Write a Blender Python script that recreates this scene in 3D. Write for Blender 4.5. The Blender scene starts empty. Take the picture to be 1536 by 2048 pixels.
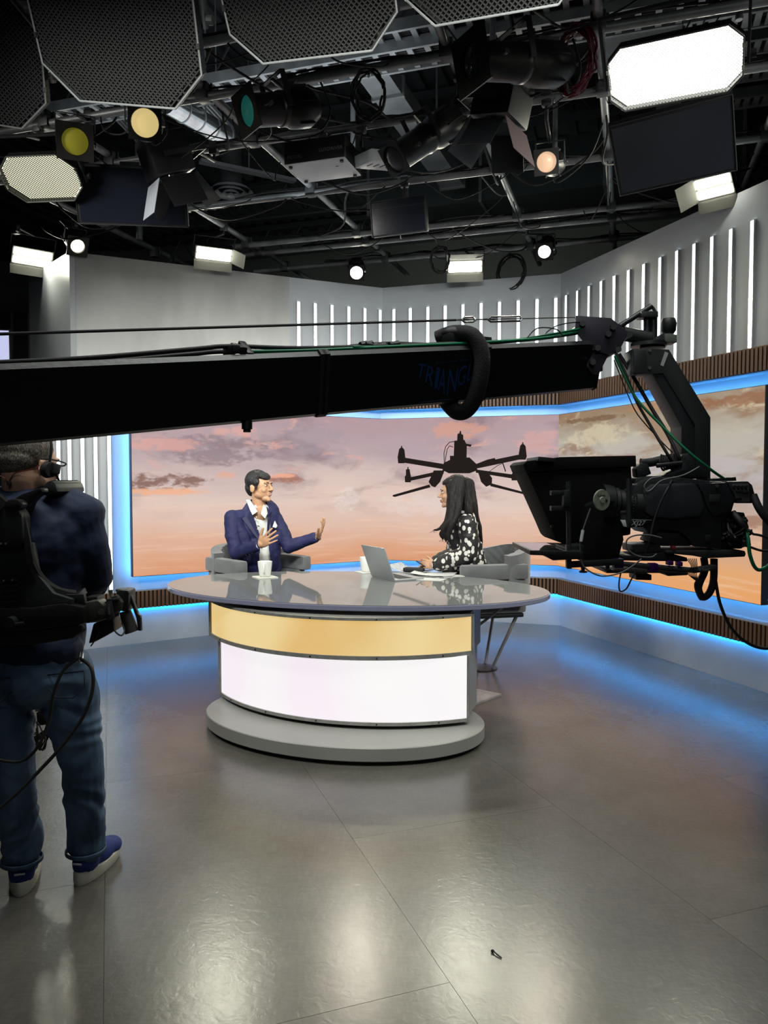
import bpy, bmesh, math, random
from mathutils import Vector, Matrix, Euler, noise
random.seed(7)
SC = bpy.context.scene
COL = SC.collection
V = Vector
PI = math.pi

# ---------------------------------------------------------------- camera
F_PX, CX, CY, CAM_H = 1538.0, 768.0, 1024.0, 1.42
PITCH = math.atan(66.0 / F_PX)
cd = bpy.data.cameras.new('camera')
cam = bpy.data.objects.new('camera', cd)
COL.objects.link(cam)
cam.location = (0, 0, CAM_H)
cam.rotation_euler = (PI / 2 - PITCH, 0, 0)
cd.sensor_fit = 'HORIZONTAL'
cd.sensor_width = 36.0
cd.lens = 36.0 * F_PX / 1536.0
cd.clip_start = 0.05
SC.camera = cam

# ---------------------------------------------------------------- colour, world
SC.view_settings.view_transform = 'Standard'
SC.view_settings.look = 'None'
SC.view_settings.exposure = 0.0
SC.view_settings.gamma = 1.0
SC.view_settings.use_curve_mapping = False
SC.cycles.max_bounces = 6
SC.cycles.diffuse_bounces = 3
SC.cycles.glossy_bounces = 3
SC.cycles.transmission_bounces = 4
SC.cycles.transparent_max_bounces = 6
SC.cycles.sample_clamp_indirect = 4.0
SC.cycles.caustics_reflective = False
SC.cycles.caustics_refractive = False
W = bpy.data.worlds.new('studio_dark')
SC.world = W
W.use_nodes = True
W.node_tree.nodes['Background'].inputs[0].default_value = (0.55, 0.62, 0.70, 1)
W.node_tree.nodes['Background'].inputs[1].default_value = 0.035

# ---------------------------------------------------------------- unseen area lights added to light the set
def area(name, loc, target, w, h, power, col=(1, 0.97, 0.92), spread=150):
    l = bpy.data.lights.new(name, 'AREA')
    l.shape = 'RECTANGLE'; l.size = w; l.size_y = h
    l.energy = power; l.color = col; l.spread = math.radians(spread)
    o = bpy.data.objects.new(name, l)
    COL.objects.link(o)
    o.location = loc
    d = V(target) - V(loc)
    o.rotation_euler = d.to_track_quat('-Z', 'Y').to_euler()
    return o

area('added_key_light', (-2.9, 3.5, 3.30), (-0.6, 6.2, 1.0), 0.9, 0.5, 30, (1, 0.96, 0.88), 90)  # pair of unseen keys added beside the set, aimed past the desk
area('added_key_light', (2.6, 3.1, 3.30), (0.2, 6.0, 1.0), 0.9, 0.5, 27, (1, 0.97, 0.9), 90)
area('added_fill_light', (0.1, -0.8, 3.4), (0.0, 6.5, 1.2), 2.0, 0.5, 4, (0.93, 0.97, 1.0), 80)  # weak fill added behind the camera, no fixture modelled
area('added_wall_wash', (-0.3, 2.3, 3.00), (-0.5, 7.6, 1.6), 2.4, 0.3, 42, (0.97, 0.99, 0.95), 60)  # added out of view to brighten the set walls
area('added_top_light', (-0.2, 2.3, 3.42), (-0.2, 3.0, 0.0), 2.6, 0.8, 27, (0.97, 1.0, 0.93), 95)  # added overhead, out of view, to light the floor


area('added_shell_fill', (0.8, 8.7, 2.9), (0.8, 11.5, 4.4), 3.0, 0.5, 14, (0.95, 1.0, 0.9), 170)  # added behind the set to lift the dark studio back wall
area('added_shell_fill', (-1.0, 5.2, 3.72), (-1.0, 5.6, 6.0), 2.4, 1.6, 12, (0.85, 0.93, 1.0), 180)  # added upward light that lifts the ceiling above the grid


# ---------------------------------------------------------------- picture rays (used for measuring positions off the photograph)
def ray(px, py):
    a = (px - CX) / F_PX; b = -(py - CY) / F_PX
    c, s = math.cos(PITCH), math.sin(PITCH)
    return V((a, c + b * s, -s + b * c))
def A(px, py, Y):
    r = ray(px, py); t = Y / r.y
    return V((r.x * t, Y, CAM_H + r.z * t))
def G(px, py, z=0.0):
    r = ray(px, py); t = (z - CAM_H) / r.z
    return V((r.x * t, r.y * t, z))

# ---------------------------------------------------------------- materials
MATS = {}
def mat(name, col, rough=0.5, metal=0.0, var=0.0, vscale=6.0, bump=0.0, bscale=40.0, emis=None, estr=0.0,
        stretch=(1, 1, 1), spec=0.5, coat=0.0, trans=0.0, ior=1.45, sheen=0.0):
    if name in MATS: return MATS[name]
    m = bpy.data.materials.new(name); m.use_nodes = True
    nt = m.node_tree; b = nt.nodes['Principled BSDF']
    b.inputs['Base Color'].default_value = (*col, 1)
    b.inputs['Roughness'].default_value = rough
    b.inputs['Metallic'].default_value = metal
    b.inputs['Specular IOR Level'].default_value = spec
    b.inputs['Coat Weight'].default_value = coat
    b.inputs['Transmission Weight'].default_value = trans
    b.inputs['IOR'].default_value = ior
    b.inputs['Sheen Weight'].default_value = sheen
    if emis:
        b.inputs['Emission Color'].default_value = (*emis, 1)
        b.inputs['Emission Strength'].default_value = estr
    if var or bump:
        tc = nt.nodes.new('ShaderNodeTexCoord'); mp = nt.nodes.new('ShaderNodeMapping')
        mp.inputs['Scale'].default_value = stretch
        nt.links.new(tc.outputs['Object'], mp.inputs[0])
    if var:
        n = nt.nodes.new('ShaderNodeTexNoise'); n.inputs['Scale'].default_value = vscale
        n.inputs['Detail'].default_value = 6
        nt.links.new(mp.outputs[0], n.inputs['Vector'])
        r = nt.nodes.new('ShaderNodeValToRGB')
        lo = tuple(max(0, c * (1 - var)) for c in col); hi = tuple(min(1, c * (1 + var)) for c in col)
        r.color_ramp.elements[0].position = 0.3; r.color_ramp.elements[0].color = (*lo, 1)
        r.color_ramp.elements[1].position = 0.7; r.color_ramp.elements[1].color = (*hi, 1)
        nt.links.new(n.outputs['Fac'], r.inputs[0]); nt.links.new(r.outputs[0], b.inputs['Base Color'])
    if bump:
        n2 = nt.nodes.new('ShaderNodeTexNoise'); n2.inputs['Scale'].default_value = bscale
        n2.inputs['Detail'].default_value = 4
        nt.links.new(mp.outputs[0], n2.inputs['Vector'])
        bp = nt.nodes.new('ShaderNodeBump'); bp.inputs['Strength'].default_value = bump
        bp.inputs['Distance'].default_value = 0.01
        nt.links.new(n2.outputs['Fac'], bp.inputs['Height']); nt.links.new(bp.outputs[0], b.inputs['Normal'])
    MATS[name] = m
    return m
def emit(name, col, strength):
    if name in MATS: return MATS[name]
    m = bpy.data.materials.new(name); m.use_nodes = True
    nt = m.node_tree; nt.nodes.clear()
    e = nt.nodes.new('ShaderNodeEmission'); o = nt.nodes.new('ShaderNodeOutputMaterial')
    e.inputs[0].default_value = (*col, 1); e.inputs[1].default_value = strength
    nt.links.new(e.outputs[0], o.inputs[0]); MATS[name] = m
    return m

M_BLACK = mat('black_metal', (0.006, 0.0065, 0.008), 0.5, 0.0, 0.25, 12)
M_BLACKR = mat('black_rubber', (0.01, 0.01, 0.011), 0.65, 0, 0.2, 15)
M_BODY = mat('black_camera_plastic', (0.009, 0.010, 0.012), 0.45, 0, 0.2, 20, bump=0.15, bscale=220)
M_DGREY = mat('dark_grey_metal', (0.032, 0.034, 0.036), 0.45, 0.3, 0.2, 9)
M_PIPE = mat('galvanised_pipe', (0.26, 0.275, 0.28), 0.45, 0.5, 0.3, 7, bump=0.1, bscale=30)
M_CHROME = mat('polished_steel', (0.62, 0.63, 0.62), 0.25, 1.0, 0.1, 20)
M_WHITEM = mat('white_painted_metal', (0.60, 0.63, 0.66), 0.5, 0.0, 0.12, 5)
M_DUCT = mat('galvanised_duct', (0.26, 0.28, 0.29), 0.38, 0.7, 0.35, 3, bump=0.1, bscale=8)
M_DRAPE = mat('black_drape', (0.006, 0.006, 0.008), 0.9, 0, 0.3, 4, sheen=0.2)

# ---------------------------------------------------------------- mesh building
SPH = {}
class MB:
    def __init__(s): s.bm = bmesh.new()
    def _add(s, geom_verts, M):
        if M is not None: bmesh.ops.transform(s.bm, matrix=M, verts=geom_verts)
    def box(s, c, size, rot=None, bevel=0.0, taper=None):
        r = bmesh.ops.create_cube(s.bm, size=1.0); vs = r['verts']
        for v in vs:
            v.co = V((v.co.x * size[0], v.co.y * size[1], v.co.z * size[2]))
            if taper and v.co.z > 0: v.co.x *= taper; v.co.y *= taper
        if bevel:
            es = list({e for v in vs for e in v.link_edges})
            rb = bmesh.ops.bevel(s.bm, geom=es, offset=bevel, segments=2, affect='EDGES', profile=0.6)
            vs = list({v for f in rb['faces'] for v in f.verts} | {v for v in vs if v.is_valid})
        M = Matrix.Translation(V(c)) @ (rot.to_matrix().to_4x4() if isinstance(rot, Euler) else (rot.to_4x4() if rot is not None else Matrix.Identity(4)))
        s._add(vs, M); return s
    def cyl(s, p0, p1, r0, r1=None, seg=14, caps=True):
        p0, p1 = V(p0), V(p1); r1 = r0 if r1 is None else r1
        d = p1 - p0; L = d.length
        if L < 1e-6: return s
        r = bmesh.ops.create_cone(s.bm, cap_ends=caps, cap_tris=False, segments=seg, radius1=max(r0, 1e-5), radius2=max(r1, 1e-5), depth=L)
        M = Matrix.Translation((p0 + p1) / 2) @ d.to_track_quat('Z', 'Y').to_matrix().to_4x4()
        s._add(r['verts'], M); return s
    def ball(s, c, r, rot=None, seg=20):
        if not hasattr(r, '__len__'): r = (r, r, r)
        key = (seg, max(8, seg * 2 // 3))
        if key not in SPH:
            us, vn = key; co = [V((0, 0, 1))]; fc = []
            for j in range(1, vn):
                a = PI * j / vn
                co += [V((math.sin(a) * math.cos(2 * PI * i / us), math.sin(a) * math.sin(2 * PI * i / us), math.cos(a))) for i in range(us)]
            co.append(V((0, 0, -1)))
            for i in range(us):
                k = (i + 1) % us; fc.append((0, 1 + i, 1 + k))
                for j in range(vn - 2):
                    b = 1 + j * us; fc.append((b + i, b + us + i, b + us + k, b + k))
                b = 1 + (vn - 2) * us; fc.append((b + i, len(co) - 1, b + k))
            SPH[key] = (co, fc)
        co, fc = SPH[key]
        M = Matrix.Translation(V(c)) @ (rot.to_matrix().to_4x4() if isinstance(rot, Euler) else (rot.to_4x4() if rot is not None else Matrix.Identity(4))) @ Matrix.Diagonal((*r, 1))
        vs = [s.bm.verts.new(M @ c_) for c_ in co]
        for f_ in fc: s.bm.faces.new([vs[i] for i in f_])
        return s
    def cap(s, p0, p1, r0, r1=None, seg=16):
        r1 = r0 if r1 is None else r1
        s.cyl(p0, p1, r0, r1, seg); s.ball(p0, r0, seg=seg); s.ball(p1, r1, seg=seg); return s
    def chain(s, pts, rad, seg=16):
        for i in range(len(pts) - 1): s.cyl(pts[i], pts[i + 1], rad[i], rad[i + 1], seg)
        for p, r in zip(pts, rad): s.ball(p, r, seg=seg)
        return s
    def tube(s, pts, r, seg=8, smooth=True, n=6, closed=False):
        pts = [V(p) for p in pts]
        if smooth and len(pts) > 2: pts = catmull(pts, n, closed)
        rr = r if hasattr(r, '__len__') else None
        rings = []; up = V((0, 0, 1)); N = len(pts); prev = None
        for i, p in enumerate(pts):
            a = pts[(i - 1) % N] if (closed or i > 0) else p; b = pts[(i + 1) % N] if (closed or i < N - 1) else p
            t = (b - a)
            t = t.normalized() if t.length > 1e-9 else V((0, 0, 1))
            if prev is None:
                x = t.cross(up)
                if x.length < 0.05: x = t.cross(V((0, 1, 0)))
            else:
                x = prev - t * prev.dot(t)
                if x.length < 1e-5: x = t.cross(up)
            x.normalize(); prev = x; y = t.cross(x)
            R = r if rr is None else rr[0] + (rr[1] - rr[0]) * i / (N - 1)
            rings.append([s.bm.verts.new(p + x * R * math.cos(k * 2 * PI / seg) + y * R * math.sin(k * 2 * PI / seg)) for k in range(seg)])
        for i in range(N if closed else N - 1):
            ra, rb = rings[i], rings[(i + 1) % N]
            for k in range(seg): s.bm.faces.new((ra[k], ra[(k + 1) % seg], rb[(k + 1) % seg], rb[k]))
        if not closed:
            s.bm.faces.new(rings[0][::-1]); s.bm.faces.new(rings[-1])
        return s
    def prism(s, poly, depth, M=None, bevel=0.0):
        """polygon in XZ plane extruded along Y from 0 to depth"""
        vs = [s.bm.verts.new((x, 0, z)) for x, z in poly]; f = s.bm.faces.new(vs)
        r = bmesh.ops.extrude_face_region(s.bm, geom=[f])
        nv = [g for g in r['geom'] if isinstance(g, bmesh.types.BMVert)]
        for v in nv: v.co.y += depth
        allv = vs + nv
        if bevel:
            es = list({e for v in allv for e in v.link_edges})
            rb = bmesh.ops.bevel(s.bm, geom=es, offset=bevel, segments=2, affect='EDGES', profile=0.6)
            allv = list({v for f in rb['faces'] for v in f.verts} | {v for v in allv if v.is_valid})
        s._add(allv, M); return s
    def pprism(s, pix, Y, thick, bevel=0.0, pivot=None, yaw=0.0):
        """outline measured on the photograph, standing at distance Y with a real thickness behind it"""
        pts = [A(x, y, Y) for x, y in pix]
        M = Matrix.Translation((0, Y, 0))
        if yaw:
            cx = sum(p.x for p in pts) / len(pts)
            M = Matrix.Translation((cx, Y, 0)) @ Matrix.Rotation(yaw, 4, 'Z') @ Matrix.Translation((-cx, 0, 0))
        return s.prism([(p.x, p.z) for p in pts], thick, M, bevel)
    def lathe(s, prof, M=None, seg=24, close=True):
        """profile (r,z) list revolved about Z"""
        rings = []; allv = []
        for r, z in prof:
            if r < 1e-5:
                v = s.bm.verts.new((0, 0, z)); rings.append([v]); allv.append(v)
            else:
                ring = [s.bm.verts.new((r * math.cos(k * 2 * PI / seg), r * math.sin(k * 2 * PI / seg), z)) for k in range(seg)]
                rings.append(ring); allv += ring
        for a, b in zip(rings, rings[1:]):
            for k in range(seg):
                k2 = (k + 1) % seg
                if len(a) == 1 and len(b) == 1: continue
                if len(a) == 1: s.bm.faces.new((a[0], b[k], b[k2]))
                elif len(b) == 1: s.bm.faces.new((a[k], a[k2], b[0]))
                else: s.bm.faces.new((a[k], a[k2], b[k2], b[k]))
        if close:
            if len(rings[0]) > 1: s.bm.faces.new(rings[0][::-1])
            if len(rings[-1]) > 1: s.bm.faces.new(rings[-1])
        s._add(allv, M); return s
    def quad(s, pts):
        s.bm.faces.new([s.bm.verts.new(V(p)) for p in pts]); return s
    def mesh(s, name, m=None, smooth=None, world_inv=None):
        bmesh.ops.recalc_face_normals(s.bm, faces=s.bm.faces)
        if world_inv is not None: bmesh.ops.transform(s.bm, matrix=world_inv, verts=s.bm.verts)
        me = bpy.data.meshes.new(name); s.bm.to_mesh(me); s.bm.free()
        if m: me.materials.append(m)
        if smooth is not None:
            if smooth == True:
                me.shade_smooth()
            else:
                me.shade_smooth(); me.set_sharp_from_angle(angle=math.radians(smooth))
        return me

def catmull(P, n=6, closed=False):
    out = []; N = len(P)
    rng = range(N) if closed else range(N - 1)
    for i in rng:
        if closed: p0, p1, p2, p3 = P[(i - 1) % N], P[i], P[(i + 1) % N], P[(i + 2) % N]
        else: p0, p1, p2, p3 = P[max(i - 1, 0)], P[i], P[i + 1], P[min(i + 2, N - 1)]
        for k in range(n):
            t = k / n
            out.append(0.5 * ((2 * p1) + (p2 - p0) * t + (2 * p0 - 5 * p1 + 4 * p2 - p3) * t * t + (3 * p1 - p0 - 3 * p2 + p3) * t ** 3))
    if not closed: out.append(P[-1])
    return out

class Thing:
    """An Empty at the thing's base that parents its parts."""
    def __init__(s, name, label, cat, loc=(0, 0, 0), rot=None, group=None, kind=None):
        s.o = bpy.data.objects.new(name, None); COL.objects.link(s.o)
        s.o.empty_display_size = 0.1
        s.o.location = loc
        if rot is not None: s.o.rotation_euler = rot
        if label: s.o['label'] = label
        if cat: s.o['category'] = cat
        if group: s.o['group'] = group
        if kind: s.o['kind'] = kind
        s.M = Matrix.Translation(V(loc)) @ (Euler(rot).to_matrix().to_4x4() if rot is not None else Matrix.Identity(4))
        s.inv = s.M.inverted()
    def part(s, name, mb, m, parent=None, smooth=30, world=False, label=None, kind=None):
        me = mb if isinstance(mb, bpy.types.Mesh) else mb.mesh(name, m, smooth, s.inv if world else None)
        o = bpy.data.objects.new(name, me); COL.objects.link(o)
        o.parent = parent if parent else s.o
        if label: o['label'] = label
        if kind: o['kind'] = kind
        return o
def single(name, mb, m, label=None, cat=None, group=None, kind=None, smooth=30, loc=None):
    """a thing that is one mesh; its origin is moved to its base"""
    bm = mb.bm
    if loc is None:
        vs = [v.co for v in bm.verts]
        loc = V((sum(v.x for v in vs) / len(vs), sum(v.y for v in vs) / len(vs), min(v.z for v in vs)))
    me = mb.mesh(name, m, smooth, Matrix.Translation(-V(loc)))
    o = bpy.data.objects.new(name, me); COL.objects.link(o); o.location = loc
    if label: o['label'] = label
    if cat: o['category'] = cat
    if group: o['group'] = group
    if kind: o['kind'] = kind
    return o
def share(o, name, loc, rot=None):
    c = o.copy(); c.name = name; COL.objects.link(c); c.location = loc
    if rot is not None: c.rotation_euler = rot
    return c

def proj(p):
    c, s_ = math.cos(PITCH), math.sin(PITCH); z = p.z - CAM_H
    d = p.y * c - z * s_; u = p.y * s_ + z * c
    return CX + F_PX * p.x / d, CY - F_PX * u / d
def inside(x, y, poly):
    r = False; j = len(poly) - 1
    for i in range(len(poly)):
        if (poly[i][1] > y) != (poly[j][1] > y) and x < (poly[j][0] - poly[i][0]) * (y - poly[i][1]) / (poly[j][1] - poly[i][1]) + poly[i][0]: r = not r
        j = i
    return r
def cut_open(me, test):
    bm = bmesh.new(); bm.from_mesh(me); kill = [f for f in bm.faces if test(f.calc_center_median(), f.normal)]
    bmesh.ops.delete(bm, geom=kill, context='FACES'); bm.to_mesh(me); bm.free(); me.shade_smooth(); return me
def fuse(mb, voxel, smooth_it=4, disp=None, name='body'):
    """unite overlapping volumes into one continuous surface"""
    me = mb.mesh(name, None, None)
    scr = bpy.data.scenes.new('scratch'); o = bpy.data.objects.new('tmp', me); scr.collection.objects.link(o)
    r = o.modifiers.new('r', 'REMESH'); r.mode = 'VOXEL'; r.voxel_size = voxel; r.use_smooth_shade = True
    if smooth_it:
        sm = o.modifiers.new('s', 'SMOOTH'); sm.factor = 0.5; sm.iterations = smooth_it
    with bpy.context.temp_override(scene=scr, view_layer=scr.view_layers[0]): dg = bpy.context.evaluated_depsgraph_get()
    dg.update()
    ev = o.evaluated_get(dg)
    out = bpy.data.meshes.new_from_object(ev)
    bpy.data.objects.remove(o); bpy.data.meshes.remove(me); bpy.data.scenes.remove(scr)
    out.name = name
    out.shade_smooth()
    if disp:
        n = len(out.vertices); nr = [tuple(q.vector) for q in out.vertex_normals]; co = [0.0] * (3 * n)
        out.vertices.foreach_get('co', co)
        for i in range(n):
            d = disp(V(co[3 * i:3 * i + 3]))
            for k in range(3): co[3 * i + k] += nr[i][k] * d
        out.vertices.foreach_set('co', co); out.update()
    return out
def add_fused(T, name, me, m, parent=None, world=True, label=None):
    if world: me.transform(T.inv)
    me.materials.clear(); me.materials.append(m)
    return T.part(name, me, m, parent, label=label)

# ================================================================ THE SETTING
L = V((-0.016, 7.924, 0)); R = V((1.678, 7.381, 0)); E0 = V((2.527, 5.004, 0))
uR = (E0 - R).normalized(); END = R + uR * 4.4
uC = (R - L).normalized()
WL = V((-2.43, 6.355, 0)); uL = (WL - L).normalized(); LEFT = L + uL * 3.05
GRID_Z = 3.6
uu = uC.copy(); vv = V((-uC.y, uC.x, 0))     # grid pipe directions

def frame(a, b):
    """x along a->b, y into the wall (away from camera), z up"""
    x = (b - a).normalized(); y = V((-x.y, x.x, 0))
    if y.y < 0 and abs(y.y) > 0.01: y = -y
    return x, y
def inward(a, b):
    x = (b - a).normalized(); n = V((-x.y, x.x, 0))
    mid = (a + b) / 2; c = V((-0.2, 4.5, 0))
    return n if n.dot(c - mid) > 0 else -n

nL, nC, nR = inward(LEFT, L), inward(L, R), inward(R, END)
def wall_slab(mb, a, b, z0, z1, off0, off1, n):
    """slab along a-b between heights, from off0 to off1 measured towards the studio"""
    P = [a + n * off0, b + n * off0, b + n * off1, a + n * off1]
    vs = [mb.bm.verts.new((p.x, p.y, z)) for z in (z0, z1) for p in P]
    for f in ((0, 1, 2, 3), (4, 5, 6, 7), (0, 1, 5, 4), (1, 2, 6, 5), (2, 3, 7, 6), (3, 0, 4, 7)):
        mb.bm.faces.new([vs[i] for i in f])
    return mb
def miter(p, n1, n2, off):
    """corner point of two offset planes"""
    b = (n1 + n2); b.normalize(); return p + b * (off / b.dot(n1))
def run(mb, z0, z1, o0, o1, segs=('L', 'C', 'R')):
    """mitred slab that follows the three walls"""
    nodes = [(LEFT, nL, nL), (L, nL, nC), (R, nC, nR), (END, nR, nR)]
    for i, k in enumerate('LCR'):
        if k not in segs: continue
        a, b = nodes[i], nodes[i + 1]
        P = [miter(*a, o0), miter(*b, o0), miter(*b, o1), miter(*a, o1)]
        vs = [mb.bm.verts.new((p.x, p.y, z)) for z in (z0, z1) for p in P]
        for f in ((0, 1, 2, 3), (4, 5, 6, 7), (0, 1, 5, 4), (1, 2, 6, 5), (2, 3, 7, 6), (3, 0, 4, 7)):
            mb.bm.faces.new([vs[q] for q in f])
    return mb

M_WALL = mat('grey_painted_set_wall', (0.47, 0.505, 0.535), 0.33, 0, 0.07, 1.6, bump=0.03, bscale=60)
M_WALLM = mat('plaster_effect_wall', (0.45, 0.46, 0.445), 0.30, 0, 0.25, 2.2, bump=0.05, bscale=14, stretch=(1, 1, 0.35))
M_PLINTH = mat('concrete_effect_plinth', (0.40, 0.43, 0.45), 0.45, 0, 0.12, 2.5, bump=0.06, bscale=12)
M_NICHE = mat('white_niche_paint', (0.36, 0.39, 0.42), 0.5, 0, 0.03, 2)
M_WOOD = mat('dark_oak_slat', (0.115, 0.062, 0.036), 0.5, 0, 0.5, 5, bump=0.1, bscale=60, stretch=(9, 9, 0.8))
M_SLATBACK = mat('black_felt_backing', (0.008, 0.007, 0.007), 0.9)
M_LED = emit('cool_white_led', (0.80, 0.93, 1.0), 3.6)
M_BLUE = emit('blue_led_tape', (0.02, 0.36, 1.0), 60.0)
M_BLUEU = emit('blue_led_tape_upper', (0.075, 0.40, 1.0), 80.0)

def on_line(px, a, d):
    k = (px - CX) / F_PX / math.cos(PITCH) * 1.0
    # X = k*Y  (near the horizon)
    t = (a.x - k * a.y) / (k * d.y - d.x); return a + d * t
# floor -----------------------------------------------------------
def floor_material():
    m = bpy.data.materials.new('grey_vinyl_floor'); m.use_nodes = True
    nt = m.node_tree; b = nt.nodes['Principled BSDF']; N = nt.nodes.new; K = nt.links.new
    tc = N('ShaderNodeTexCoord')
    rot = N('ShaderNodeMapping'); rot.inputs['Rotation'].default_value = (0, 0, 0.35)
    K(tc.outputs['Object'], rot.inputs[0])
    def nz(scale, st, detail=6):
        mp = N('ShaderNodeMapping'); mp.inputs['Scale'].default_value = st
        K(rot.outputs[0], mp.inputs[0])
        n = N('ShaderNodeTexNoise'); n.inputs['Scale'].default_value = scale; n.inputs['Detail'].default_value = detail
        n.inputs['Roughness'].default_value = 0.65
        K(mp.outputs[0], n.inputs['Vector']); return n
    big = nz(1.1, (1, 1, 1)); fx = nz(17, (1, 4.5, 1), 5); fy = nz(17, (4.5, 1, 1), 5)
    mx = N('ShaderNodeMix'); mx.data_type = 'FLOAT'; mx.inputs[0].default_value = 0.5
    K(fx.outputs['Fac'], mx.inputs[2]); K(fy.outputs['Fac'], mx.inputs[3])
    m2 = N('ShaderNodeMix'); m2.data_type = 'FLOAT'; m2.inputs[0].default_value = 0.36
    K(big.outputs['Fac'], m2.inputs[2]); K(mx.outputs[0], m2.inputs[3])
    r = N('ShaderNodeValToRGB')
    r.color_ramp.elements[0].position = 0.36; r.color_ramp.elements[0].color = (0.062, 0.059, 0.050, 1)
    r.color_ramp.elements[1].position = 0.64; r.color_ramp.elements[1].color = (0.130, 0.124, 0.109, 1)
    K(m2.outputs[0], r.inputs[0])
    K(r.outputs[0], b.inputs['Base Color'])
    rr = N('ShaderNodeMapRange'); rr.inputs[1].default_value = 0.3; rr.inputs[2].default_value = 0.7
    rr.inputs[3].default_value = 0.235; rr.inputs[4].default_value = 0.265
    K(mx.outputs[0], rr.inputs[0]); K(rr.outputs[0], b.inputs['Roughness'])
    b.inputs['Specular IOR Level'].default_value = 0.62
    bn = N('ShaderNodeTexNoise'); bn.inputs['Scale'].default_value = 26; bn.inputs['Detail'].default_value = 4; bn.inputs['Distortion'].default_value = 1.6
    K(rot.outputs[0], bn.inputs['Vector'])
    bp = N('ShaderNodeBump'); bp.inputs['Strength'].default_value = 0.11; bp.inputs['Distance'].default_value = 0.006
    K(bn.outputs['Fac'], bp.inputs['Height']); K(bp.outputs[0], b.inputs['Normal'])
    return m
M_FLOOR = floor_material()
fl = Thing('floor', 'grey mottled glossy vinyl studio floor', None, (0, 0, 0), kind='structure')
# vinyl planks laid along the grid direction, hairline joints between them
TW, TL = 0.92, 1.84
M_JOINT = mat('floor_joint', (0.085, 0.08, 0.07), 0.5)
fl.part('underlay', MB().box((0, 4.5, -0.03), (16, 19, 0.04)), M_JOINT)
rot_f = math.atan2(uR.y, uR.x) + PI / 2
tile = MB().box((0, 0, -0.005), (TW - 0.0012, TL - 0.0012, 0.01)).mesh('tile', M_FLOOR)
Rm = Matrix.Rotation(rot_f, 4, 'Z')
cnt = 0
for i in range(-9, 10):
    for j in range(-6, 7):
        c = Rm @ V((i * TW, j * TL + (i % 2) * TL / 2, 0)) + V((0, 4.0, 0))
        if abs(c.x) > 6.0 or c.y < -1.6 or c.y > 11.5: continue
        # only where the picture can see the floor
        if abs(c.x) > 0.55 * max(c.y, 0) + 2.2: continue
        o = bpy.data.objects.new('tile', tile); COL.objects.link(o); o.parent = fl.o
        o.location = c; o.rotation_euler = (0, 0, rot_f); cnt += 1

# set walls --------------------------------------------------------
Z_S0, Z_S1 = 0.312, 0.460      # lower slat band
Z_N1 = 2.130                   # niche top / upper slat band bottom
Z_U1 = 2.292                   # upper slat band top
Z_TOP = 3.365
NICHE = -0.13
def T_struct(name): return Thing(name, None, None, (0, 0, 0), kind='structure')
# upper left wall plane leaves the lower one a little
UL = G(150, 505, Z_TOP); UL.z = 0
wl = T_struct('wall_left'); wb = T_struct('wall_back'); wr = T_struct('wall_right')
uLU = (UL - L).normalized(); nLU = inward(UL, L)
M_EDGE = mat('panel_edge', (0.22, 0.23, 0.24), 0.5)
jL = L + uLU * 0.99         # where the plain plaster panel starts
wl.part('upper_panel', wall_slab(MB(), jL, L, Z_U1, Z_TOP, 0.0, -0.06, nLU), M_WALL)
wl.part('plaster_panel', wall_slab(MB(), UL, jL, Z_N1, Z_TOP, 0.004, -0.06, nLU), M_WALLM, label='plain panel with marbled grey plaster finish')
RET = G(68, 556, Z_TOP); RET.z = 0
nRet = inward(RET, UL)
wl.part('return_panel', wall_slab(MB(), RET, UL, 0.0, Z_TOP, 0.0, -0.05, nRet), M_WALL)
wb.part('upper_panel', wall_slab(MB(), L, R, Z_U1, Z_TOP, 0.0, -0.06, nC), M_WALL)
wr.part('upper_panel', wall_slab(MB(), R, END, Z_U1, Z_TOP, 0.0, -0.06, nR), M_WALL)
NL = on_line(224, L, uL)           # where the niche ends on the left, vertical strips beyond
def niche(T, seg, a, b, n):
    T.part('niche_back', run(MB(), Z_S1 - 0.02, Z_N1 + 0.1, NICHE - 0.03, NICHE, seg) if seg != 'L' else wall_slab(MB(), NL, miter(L, nL, nC, NICHE), Z_S1 - 0.02, Z_N1 + 0.1, NICHE, NICHE - 0.03, nL) , M_NICHE)
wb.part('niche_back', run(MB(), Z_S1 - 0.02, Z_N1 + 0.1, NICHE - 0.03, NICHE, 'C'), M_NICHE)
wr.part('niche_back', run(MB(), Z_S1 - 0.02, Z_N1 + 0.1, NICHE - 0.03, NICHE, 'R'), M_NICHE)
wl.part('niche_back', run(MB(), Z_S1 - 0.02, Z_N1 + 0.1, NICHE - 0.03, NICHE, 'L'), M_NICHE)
for T, k in ((wl, 'L'), (wb, 'C'), (wr, 'R')):
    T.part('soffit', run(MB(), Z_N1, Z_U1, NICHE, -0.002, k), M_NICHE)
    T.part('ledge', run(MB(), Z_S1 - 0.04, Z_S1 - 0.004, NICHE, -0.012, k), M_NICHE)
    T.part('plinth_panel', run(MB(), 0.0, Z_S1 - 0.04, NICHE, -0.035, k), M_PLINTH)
# strip pylon at the left end (lower part)
PY0 = L + uL * 2.62; PY1 = on_line(64, L, uL)
wl.part('pylon_panel', wall_slab(MB(), PY1, NL + uL * 0.0, Z_S1, Z_N1, 0.0, NICHE, nL), M_WALL)
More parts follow.
